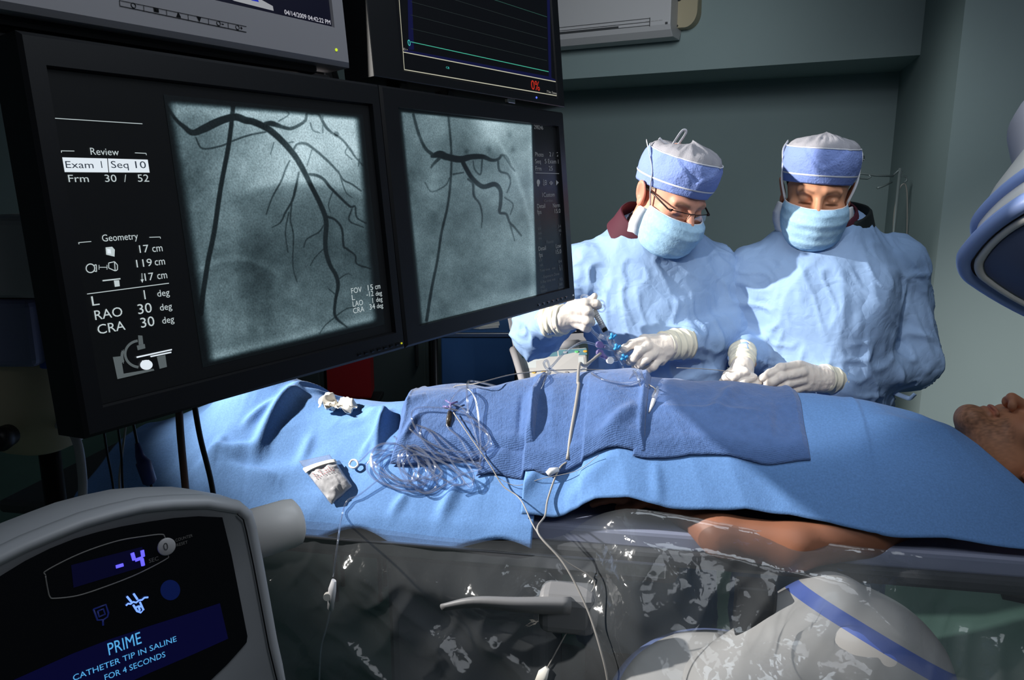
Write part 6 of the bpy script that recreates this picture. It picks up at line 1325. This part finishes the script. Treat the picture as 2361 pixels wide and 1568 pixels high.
b = MB(); b.poly([sb(0.21, 0.20), sb(0.93, 0.20), sb(0.93, 0.96), sb(0.21, 0.96)]); sc_ = b.build('screen', emis('unit_screen', (3, 5, 14), 0.8), t)
b = MB(); b.poly([sb(0.215, 0.44, .0016), sb(0.28, 0.44, .0016), sb(0.28, 0.50, .0016), sb(0.215, 0.50, .0016)]); b.build('lit_mark', emis('mark_green', (190, 220, 190), 1.0), sc_)
for u0, u1 in ((0.14, 0.34), (0.5, 0.8)): b = MB(); q0_, q1_ = sb(u0, -0.06, 0.0), sb(u1, -0.06, 0.0); b.tube([tuple(q0_), tuple(q1_)], 0.016, 14); b.build('hinge', M['grey'], t)
b = MB(); bb = (kp[0] + kp[1] + kp[2] + kp[3]) / 4 - kn_ * 0.07; b.box((bb[0] + 0.01, bb[1], bb[2] - 0.045), (0.22, 0.24, 0.08), bev=0.01); b.tube([(bb[0] + .01, bb[1], 0.05), (bb[0] + .01, bb[1], bb[2] - 0.06)], 0.025, 14); b.lathe((bb[0] + .01, bb[1], 0), (0, 0, 1), [(0, 0.18), (0.03, 0.18), (0.06, 0.03)], 24); b.build('trolley', M['dgrey'], t)
M['stand'] = mat('stand_metal', (120, 130, 132), 0.45, metal=0.3)
# drip stand near the wall
Yv = 3.85; p0 = at(2052, 620, Yv); t = thing('drip_stand', (p0[0], p0[1], 0), 'thin metal drip stand with hook arms near the back wall, behind the right standing man', 'drip stand')
hz = at(2060, 402, Yv)[2]
b = MB(); b.tube([(p0[0], p0[1], 0.03), (p0[0], p0[1], hz + 0.03)], 0.0075, 12); b.build('pole', M['stand'], t)
b = MB(); b.lathe((p0[0], p0[1], 0.0), (0, 0, 1), [(0, 0.055), (0.02, 0.055), (0.05, 0.02)], 20); b.build('base', M['stand'], t)
b = MB(); b.tube([tuple(at(*p)) for p in ((2060, 406, Yv), (2020, 405, Yv), (2000, 402, Yv), (1985, 400, Yv), (1978, 404, Yv), (1984, 411, Yv), (2000, 412, Yv), (2008, 408, Yv), (2003, 403, Yv))], 0.005, 8); b.build('hook_arm', M['stand'], t)
b = MB(); b.tube([tuple(at(*p)) for p in ((2060, 404, Yv), (2075, 390, Yv), (2079, 396, Yv), (2078, 406, Yv), (2090, 407, Yv), (2091, 416, Yv), (2084, 422, Yv))], 0.0045, 8); b.build('hook_arm', M['stand'], t)
b = MB(); b.tube([tuple(at(*p)) for p in ((2056, 420, Yv), (2035, 430, Yv - 0.03), (2022, 434, Yv - 0.04))], 0.005, 8); b.build('hook_arm', M['stand'], t)
o = MB().tube([tuple(p) for p in crom([at(*p) for p in ((2058, 560, Yv), (2062, 490, Yv), (2072, 440, Yv), (2084, 424, Yv), (2091, 440, Yv), (2092, 500, Yv), (2089, 600, Yv), (2086, 720, Yv))], 8)], 0.0035, 8).build('drip_line', M['cable']); tag(o, 'thin looped line hanging from the drip stand hooks', 'tube')
Yk = 4.2; o = MB().tube([tuple(at(*p)) for p in ((1965, 357, Yk), (1984, 357, Yk), (1992, 360, Yk), (1993, 368, Yk), (1987, 372, Yk), (1982, 367, Yk), (1982, 361, Yk))], 0.0028, 8).build('wall_hook', M['steel']); tag(o, 'small wire hook beside the right standing man cap', 'hook')
# ------------------------------------------------------------------ things on the drapes
def tube_thing(name, label, pts, r, m, cat, group=None, n=7, seg=10):
    P = crom(pts, n); b = MB(); b.tube([tuple(p) for p in P], r, seg); return tag(b.build(name, m), label, cat, group)
_tow = 0.034
def oc(px, py, h=0.0): s, w = hit(px, py, 0.012); return tp(s, w, float(zdrape(s, w)) + 0.008 + h)
# crumpled tissue
tw = oc(780, 942, 0.0); nu, nv = 40, 28
A, B = np.meshgrid(np.linspace(-1, 1, nu), np.linspace(-1, 1, nv), indexing='ij')
fx = A * 0.042; fy = B * 0.030; lob = np.abs(np.sin(A * 2.6 + 0.5 * B + 0.4)); zc2 = 0.004 + 0.020 * lob * (0.65 + 0.35 * np.sin(B * 3 + A)) + 0.007 * ridge(np.stack([A * 2.2, B * 2.2, A * 0 + 2], -1), 2)
fx = fx + 0.006 * np.sin(B * 3 + A * 2); fy = fy * (0.75 + 0.35 * lob)
V = np.stack([tw[0] + TA[0] * fx + TB[0] * fy, tw[1] + TA[1] * fx + TB[1] * fy, tw[2] - 0.010 + zc2 - 0.12 * fx], -1).reshape(-1, 3)
V, Q = thicken(V, nu, nv, 0.0008); o = link('tissue', np_mesh('tissue', V, Q), M['paper']); tag(o, 'crumpled white tissue on the legs drape', 'tissue')
# saline bag
c4 = [oc(*p, 0.004) for p in ((700, 1092), (770, 1068), (812, 1132), (765, 1172))]
bag = thing('saline_bag', np.mean(c4, 0), 'clear fluid bag with red print and white strip on the near drape edge', 'fluid bag')
nu, nv = 30, 40; A, B = np.meshgrid(np.linspace(0, 1, nu), np.linspace(0, 1, nv), indexing='ij')
def bl4(A, B, cs): A = np.asarray(A, float)[..., None]; B = np.asarray(B, float)[..., None]; return cs[0] * (1 - A) * (1 - B) + cs[1] * A * (1 - B) + cs[2] * A * B + cs[3] * (1 - A) * B
bn = unit(np.cross(c4[1] - c4[0], c4[3] - c4[0])); bn = bn if bn[2] > 0 else -bn
puff = (np.sin(A * math.pi) ** 0.5) * (np.sin(np.clip(B, 0.0, 1) * math.pi) ** 0.5) * 0.016 + 0.0022 * ridge(np.stack([A * 4, B * 4, A * 0 + 1], -1), 2)
topg = (bl4(A, B, c4) + bn * puff[..., None]).reshape(-1, 3); V, Q = thicken(topg, nu, nv, 0.0012)
link('pouch', np_mesh('pouch', V, Q), mat('bag_silver_clear', (196, 196, 200), 0.16, spec=0.8, trans=0.25, bump=[('noise', 60, 0.4, 0.004)]), bag)
def strip_(name, a0, a1, b0, b1, lift, m):
    A2, B2 = np.meshgrid(np.linspace(a0, a1, 16), np.linspace(b0, b1, 8), indexing='ij'); pf = (np.sin(np.clip(A2, 0, 1) * math.pi) ** 0.5) * (np.sin(np.clip(B2, 0, 1) * math.pi) ** 0.5) * 0.016 + lift
    V, Q = thicken((bl4(A2, B2, c4) + bn * pf[..., None]).reshape(-1, 3), 16, 8, 0.0012); return link(name, np_mesh(name, V, Q), m, bag)
strip_('white_strip', -0.03, 1.03, 0.05, 0.17, 0.0055, M['paper'])
b = MB(); pf = lambda a, bb: tuple(bl4(a, bb, c4) + bn * ((math.sin(a * math.pi) ** 0.5) * (math.sin(bb * math.pi) ** 0.5) * 0.016 + 0.0042))
rng = random.Random(5)
for r_ in range(3):
    for k in range(9):
        a_ = 0.14 + 0.08 * k; bb = 0.26 + 0.07 * r_
        if rng.random() < 0.75: b.tube([pf(a_, bb), pf(a_ + 0.02, bb + 0.03), pf(a_ + rng.uniform(0.0, 0.05), bb + rng.uniform(0.02, 0.05))], 0.00045, 4)
b.build('red_print', mat('print_red', (150, 40, 52), 0.6), bag)
V, Q = thicken(bl4(*np.meshgrid(np.linspace(0.02, 0.98, 12), np.linspace(-0.16, 0.05, 8), indexing='ij'), c4).reshape(-1, 3) + bn * 0.004, 12, 8, 0.001); link('clear_flap', np_mesh('clear_flap', V, Q), M['clear'], bag)
# clear tubing, loops drawn over the drape and towels (x, y, height above the cloth)
def run(pts): return [oc(*p) for p in pts]
def loops(cx, cy_, rx, ry, n, h0, jit, seed, drift=(0, 0), rot=0.0):
    r = random.Random(seed); out = []; N = 9
    for k in range(int(n * N) + 1):
        a = 2 * math.pi * k / N; q = k / (n * N); j = 1 + jit * (r.random() - 0.5); x = rx * j * math.cos(a); y = ry * j * math.sin(a)
        out.append((cx + drift[0] * q + x * math.cos(rot) - y * math.sin(rot), cy_ + drift[1] * q + x * math.sin(rot) + y * math.cos(rot), h0 * (0.5 + 0.5 * math.sin(a * 0.7 + seed)) + 0.002))
    return out
TG = 'clear tubing coiled on the drapes'
tube_thing('tubing', 'clear tubing in tight coils on the drape right of the fluid bag', run(loops(905, 1090, 62, 42, 5.4, 0.022, 0.35, 3, (40, 10), 0.3)), 0.0021, M['tubing'], 'tubing', TG, 5)
tube_thing('tubing', 'clear tubing looped at the navy towel edge between coils and belly', run([(828, 1075, .004), (880, 1050, .015), (960, 1060, .02), (1050, 1075, .022), (1110, 1090, .012), (1060, 1130, .02), (980, 1150, .01), (930, 1110, .02), (960, 1080, .025), (1040, 1110, .03), (1090, 1130, .014), (1040, 1150, .01)]), 0.0021, M['tubing'], 'tubing', TG)
tube_thing('tubing', 'clear tubing in wide loose loops over the leftmost navy towel', run(loops(1040, 1020, 90, 42, 3.2, 0.035, 0.3, 11, (-10, 20), 0.25)), 0.0021, M['tubing'], 'tubing', TG, 6)
tube_thing('tubing', 'clear tubing in upright loops around the small dark connector on the leftmost towel', run([(1035, 990, .01), (1040, 960, .03), (1070, 940, .04), (1095, 960, .04), (1105, 1010, .03), (1108, 1060, .02), (1100, 1085, .01), (1060, 1040, .03), (1032, 1010, .025), (1038, 975, .03), (1060, 970, .03), (1085, 1000, .03), (1104, 1050, .02)]), 0.0021, M['tubing'], 'tubing', TG)
tube_thing('tubing', 'clear tubing arching from the leftmost towel up to the loop by the white key panel', [oc(1080, 985, .02), oc(1078, 930, .035), oc(1092, 884, .03), oc(1160, 905, .012), oc(1215, 922, .012), oc(1248, 905, .03), at(1268, 860, 1.70), at(1262, 832, 1.74), at(1254, 838, 1.74), at(1266, 850, 1.72), at(1300, 815, 1.76), at(1340, 790, 1.79), at(1376, 795, 1.81)], 0.0026, M['tubing'], 'tubing', TG)
tube_thing('tubing', 'clear tubing sagging from the white key panel loop to the belly coil', [at(1376, 818, 1.80), at(1352, 845, 1.77), at(1320, 862, 1.73), at(1288, 860, 1.71), at(1268, 850, 1.70), oc(1262, 890, .02), oc(1230, 930, .006), oc(1150, 945, .004), oc(1090, 932, .006)], 0.0024, M['tubing'], 'tubing', TG)
tube_thing('tubing', 'clear tubing coiled on the middle navy towel below the taps', run(loops(1420, 890, 62, 17, 2.3, 0.018, 0.25, 21, (10, 4), 0.1)) + [oc(1470, 880, .02), oc(1490, 910, .008)], 0.0024, M['tubing'], 'tubing', TG, 6)
tube_thing('tubing', 'clear tubing hanging straight from the taps to the belly coil', [at(1436, 845, 1.80), at(1446, 870, 1.76), oc(1462, 885, .02), oc(1480, 915, .006)], 0.0024, M['tubing'], 'tubing', TG)
tube_thing('tubing', 'clear tubing dropping from the coils over the near table edge', [oc(880, 1120, .01), oc(830, 1150, .004), oc(800, 1165, .004), tp(*hit(792, 1190), 1.02) + [0, -0.02, 0], at(780, 1240, 1.36), at(768, 1330, 1.34)], 0.0018, M['tubing'], 'tubing', TG)
tube_thing('tubing', 'clear tubing in small tight rings at the near corner of the leftmost towel', run(loops(955, 1105, 48, 30, 3.6, 0.03, 0.4, 31, (25, -8), 0.5)), 0.0021, M['tubing'], 'tubing', TG, 5)
tube_thing('tubing', 'clear tubing in long flat bends from the leftmost towel out onto the near drape', run([(960, 1010, .02), (1000, 1030, .03), (1050, 1070, .03), (1090, 1110, .02), (1085, 1140, .01), (1050, 1120, .02), (1000, 1080, .03), (970, 1040, .03), (985, 1025, .03), (1040, 1085, .025), (1070, 1130, .01), (1040, 1140, .006), (975, 1100, .02), (930, 1060, .02), (910, 1030, .015)]), 0.0021, M['tubing'], 'tubing', TG)
# grey cables
gp = [at(1385, 815, 1.76), at(1350, 842, 1.72), oc(1336, 872, .030), oc(1332, 898, .012), oc(1334, 905, .012), oc(1326, 960, .012), oc(1316, 1020, .012), oc(1308, 1076, .010)]
tube_thing('cable', 'flat grey cable running over the belly towel down to the white clip', gp, 0.0034, M['cable'], 'cable', 'grey cables over the drapes')
tube_thing('cable', 'grey cable from the white clip over the near edge to the floor', [oc(1306, 1078, .006), oc(1292, 1092, .008), oc(1278, 1120, .006), oc(1262, 1170, .005), tp(*hit(1255, 1186), 1.06) + [0, -0.03, 0], at(1240, 1228, 1.34), at(1300, 1300, 1.30), at(1352, 1400, 1.26), at(1385, 1500, 1.22), at(1402, 1580, 1.20), at(1410, 1700, 1.18)], 0.0019, M['cable'], 'cable', 'grey cables over the drapes')
tube_thing('cable', 'thin grey cable crossing diagonally from the leftmost towel to the near edge', [oc(1046, 985, .03), oc(1080, 1030, .03), oc(1130, 1090, .016), oc(1160, 1130, .010), oc(1200, 1180, .006), at(1238, 1226, 1.345), at(1300, 1290, 1.33), at(1370, 1340, 1.32), at(1345, 1390, 1.31), at(1300, 1470, 1.30), at(1262, 1540, 1.29)], 0.0013, M['cable'], 'cable', 'grey cables over the drapes')
tube_thing('cable', 'thin dark cable arching behind the towels across the white key panel', [oc(1036, 960, .02), oc(1046, 915, .02), at(1100, 884, 1.62), at(1190, 862, 1.68), at(1300, 853, 1.72), at(1420, 856, 1.76), oc(1500, 905, .008), oc(1512, 918, .006)], 0.0012, M['cable'], 'cable', 'grey cables over the drapes')
tube_thing('cable', 'thin pale line from the diagonal cable across to the white clip', [oc(1140, 1105, .008), oc(1190, 1122, .004), oc(1250, 1120, .004), oc(1330, 1100, .006), oc(1380, 1070, .006)], 0.0006, M['cable'], 'cable', 'grey cables over the drapes')
# white clip, white tipped probe, dark connector, small clamps
cp_ = oc(1275, 1104, .006); b = MB(); b.tube([tuple(cp_ - TA3 * 0.016) for TA3 in ()] or [tuple(oc(1262, 1110, .006)), tuple(oc(1270, 1105, .009)), tuple(oc(1288, 1096, .006))], [0.006, 0.0075, 0.005], 14); tag(b.build('cable_clip', M['maskw']), 'small white cable clip on the drape below the belly towels', 'clip')
pb_ = thing('syringe_tip', oc(1508, 935, .006), 'small white tapered connector lying on the rightmost navy towel', 'connector')
b = MB(); b.tube([tuple(oc(*p)) for p in ((1516, 912, .012), (1513, 922, .012), (1508, 932, .010), (1507, 936, .009))], [0.003, 0.0055, 0.006, 0.004], 12); b.build('hub', M['clear'], pb_)
b = MB(); b.tube([tuple(oc(*p)) for p in ((1507, 936, .009), (1503, 946, .007), (1496, 960, .005))], [0.0045, 0.0038, 0.0015], 12); b.build('tip', M['maskw'], pb_)
b = MB(); b.tube([tuple(oc(*p)) for p in ((1038, 975, .022), (1036, 990, .02), (1034, 1004, .018))], [0.005, 0.0062, 0.005], 12); tag(b.build('tube_connector', mat('amber_dark_connector', (70, 60, 50), 0.25, trans=0.3)), 'dark amber connector among the loops on the leftmost towel', 'connector')
b = MB(); [b.tube([tuple(oc(*p)) for p in ps], 0.0022, 8) for ps in (((1028, 958, .03), (1040, 966, .032), (1056, 960, .03)), ((1040, 966, .032), (1038, 976, .026)), ((1022, 966, .024), (1038, 970, .028)))]; tag(b.build('tube_connector', M['lilac']), 'lilac branched connector at the top of the loops on the leftmost towel', 'connector')
b = MB(); b.tube([tuple(p) for p in crom([oc(*p) for p in ((806, 1082, .006), (812, 1074, .008), (822, 1076, .008), (826, 1084, .007), (818, 1090, .006), (810, 1088, .006))], 6, True)], 0.0022, 8); tag(b.build('tube_clamp', M['maskw']), 'small white pinch clamp between the fluid bag and the coils', 'clamp')
cl_ = thing('roller_clamp', at(766, 1375, 1.30), 'white roller clamp on the line hanging behind the clear sheet', 'clamp')
b = MB(); b.tube([tuple(at(*p)) for p in ((770, 1338, 1.33), (766, 1360, 1.33), (762, 1405, 1.33))], [0.006, 0.010, 0.008], 8, flat=0.6); b.build('body', M['maskw'], cl_)
b = MB(); b.lathe(at(754, 1378, 1.325), (0, 1, 0), [(0, 0.0075), (0.008, 0.0075)], 16); b.build('wheel', M['paper'], cl_)
tube_thing('tubing', 'clear tubing hanging below the white roller clamp', [at(763, 1405, 1.33), at(752, 1450, 1.33), at(740, 1500, 1.33), at(735, 1600, 1.33)], 0.0018, M['tubing'], 'tubing', TG)
b = MB(); b.tube([tuple(at(*p)) for p in ((1262, 1540, 1.285), (1252, 1556, 1.285), (1240, 1578, 1.285))], [0.005, 0.012, 0.009], 10, flat=0.5); tag(b.build('line_clamp', M['paper']), 'small white clamp at the bottom end of the thin cable', 'clamp')
# ------------------------------------------------------------------ syringe and tap manifold held by the first person
sy = thing('syringe', cz(930, 420, 1.838), 'control syringe with white plunger in the left standing man fist', 'syringe')
dirS = lambda a, c: unit(np.asarray(c) - np.asarray(a))
p_a, p_b, p_c, p_d = cz(880, 325, 1.842), cz(1010, 560, 1.836), cz(1040, 610, 1.835), cz(1080, 690, 1.834)
ax_ = dirS(p_a, p_d); LS = lambda a, c: float(np.linalg.norm(np.asarray(c) - np.asarray(a)))
b = MB(); b.lathe(p_a, ax_, [(0, 0.0068), (LS(p_a, p_b), 0.0068)], 24); b.build('plunger', M['paper'], sy)
b = MB(); b.lathe(p_b, ax_, [(0, 0.0062), (0.003, 0.0071), (LS(p_b, p_c), 0.0069)], 24); b.build('seal', M['black'], sy)
b = MB(); b.lathe(p_a + ax_ * 0.006, ax_, [(0, 0.0074), (LS(p_a, p_d) - 0.022, 0.0074), (LS(p_a, p_d) - 0.012, 0.0045), (LS(p_a, p_d), 0.0035)], 24); b.build('barrel', M['clear'], sy)
b = MB()
for k in range(6): b.lathe(p_a + ax_ * (0.012 + 0.005 * k), ax_, [(0, 0.00752), (0.0005, 0.00752)], 24)
b.build('scale_marks', M['dgrey'], sy)
for cxy, nrm_ in (((975, 245), (0.3, -1, 0.3)), ((985, 300), (0.2, -1, -0.2)), ((760, 160), (0.1, -0.8, 0.8)), ((870, 410), (0.4, -0.8, 0.2))):
    cc2 = cz(*cxy, 1.848); n_ = unit(nrm_); e1_ = unit(np.cross(n_, [0, 0, 1])); e2_ = np.cross(n_, e1_)
    b = MB(); b.tube([tuple(cc2 + (e1_ * math.cos(2 * math.pi * k / 24) + e2_ * math.sin(2 * math.pi * k / 24)) * 0.0095) for k in range(25)], 0.0022, 8); b.build('finger_ring', M['clear'], sy)
mf = thing('tap_manifold', cz(1180, 800, 1.828), 'clear tap manifold with three blue taps between the gloved hands', 'tap manifold')
m_a, m_b = cz(1075, 680, 1.834), cz(1290, 1060, 1.826); mx_ = dirS(m_a, m_b); ml_ = LS(m_a, m_b)
b = MB(); b.lathe(m_a, mx_, [(0, 0.005), (0.004, 0.008), (ml_ * 0.28, 0.008), (ml_ * 0.30, 0.0062), (ml_ * 0.55, 0.0062), (ml_ * 0.57, 0.008), (ml_ * 0.8, 0.008), (ml_ * 0.82, 0.006), (ml_, 0.0055)], 20); b.build('body', M['clear'], mf)
for q_, (zx, zy) in enumerate(((1140, 690), (1200, 835), (1295, 975))):
    c_ = cz(zx, zy, 1.816); b = MB(); b.lathe(c_ + [0, 0.012, 0], (0, -1, 0), [(0, 0.006), (0.012, 0.006), (0.014, 0.005)], 16)
    for a_ in (0.5, 0.5 + math.pi, 0.5 + math.pi / 2): b.tube([tuple(c_), tuple(c_ + np.array([math.cos(a_), 0, math.sin(a_)]) * 0.010)], [0.0042, 0.0030], 8)
    b.build('tap', M['tap'], mf)
for a_, c_, m_ in (((1165, 860), (1020, 820), M['clear']), ((1020, 820), (930, 795), M['lilac']), ((1200, 1000), (1060, 985), M['clear']), ((1060, 985), (940, 900), M['lilac']), ((1075, 720), (950, 670), M['clear'])):
    b = MB(); P_ = [cz(*a_, 1.832), cz((a_[0] + c_[0]) / 2, (a_[1] + c_[1]) / 2, 1.830), cz(*c_, 1.830)]; b.tube([tuple(p) for p in P_], [0.0048, 0.0068, 0.0058], 14); b.build('side_port', m_, mf)
for c_ in ((955, 795), (960, 905), (1100, 1010)):
    b = MB(); b.lathe(cz(*c_, 1.822), (0.2, -1, 0.2), [(-0.006, 0.0085), (0.006, 0.0085)], 12); b.build('port_cap', M['lilac'] if c_[0] < 1000 else M['maskw'], mf)
tube_thing('tubing', 'clear tubing from the tap manifold up behind the fist', [cz(950, 670, 1.832), cz(880, 620, 1.85), cz(830, 550, 1.87), cz(840, 600, 1.86), cz(930, 690, 1.85), cz(1000, 800, 1.84)], 0.0022, M['tubing'], 'tubing', TG)
tube_thing('guide_wire', 'thin steel wire between the gloved hands of the right standing man', [at(1560, 848, 1.80), at(1610, 850, 1.81), at(1650, 853, 1.83), at(1690, 858, 1.838), at(1716, 863, 1.838), at(1740, 868, 1.838), at(1758, 870, 1.838)], 0.0009, M['cable'], 'wire')
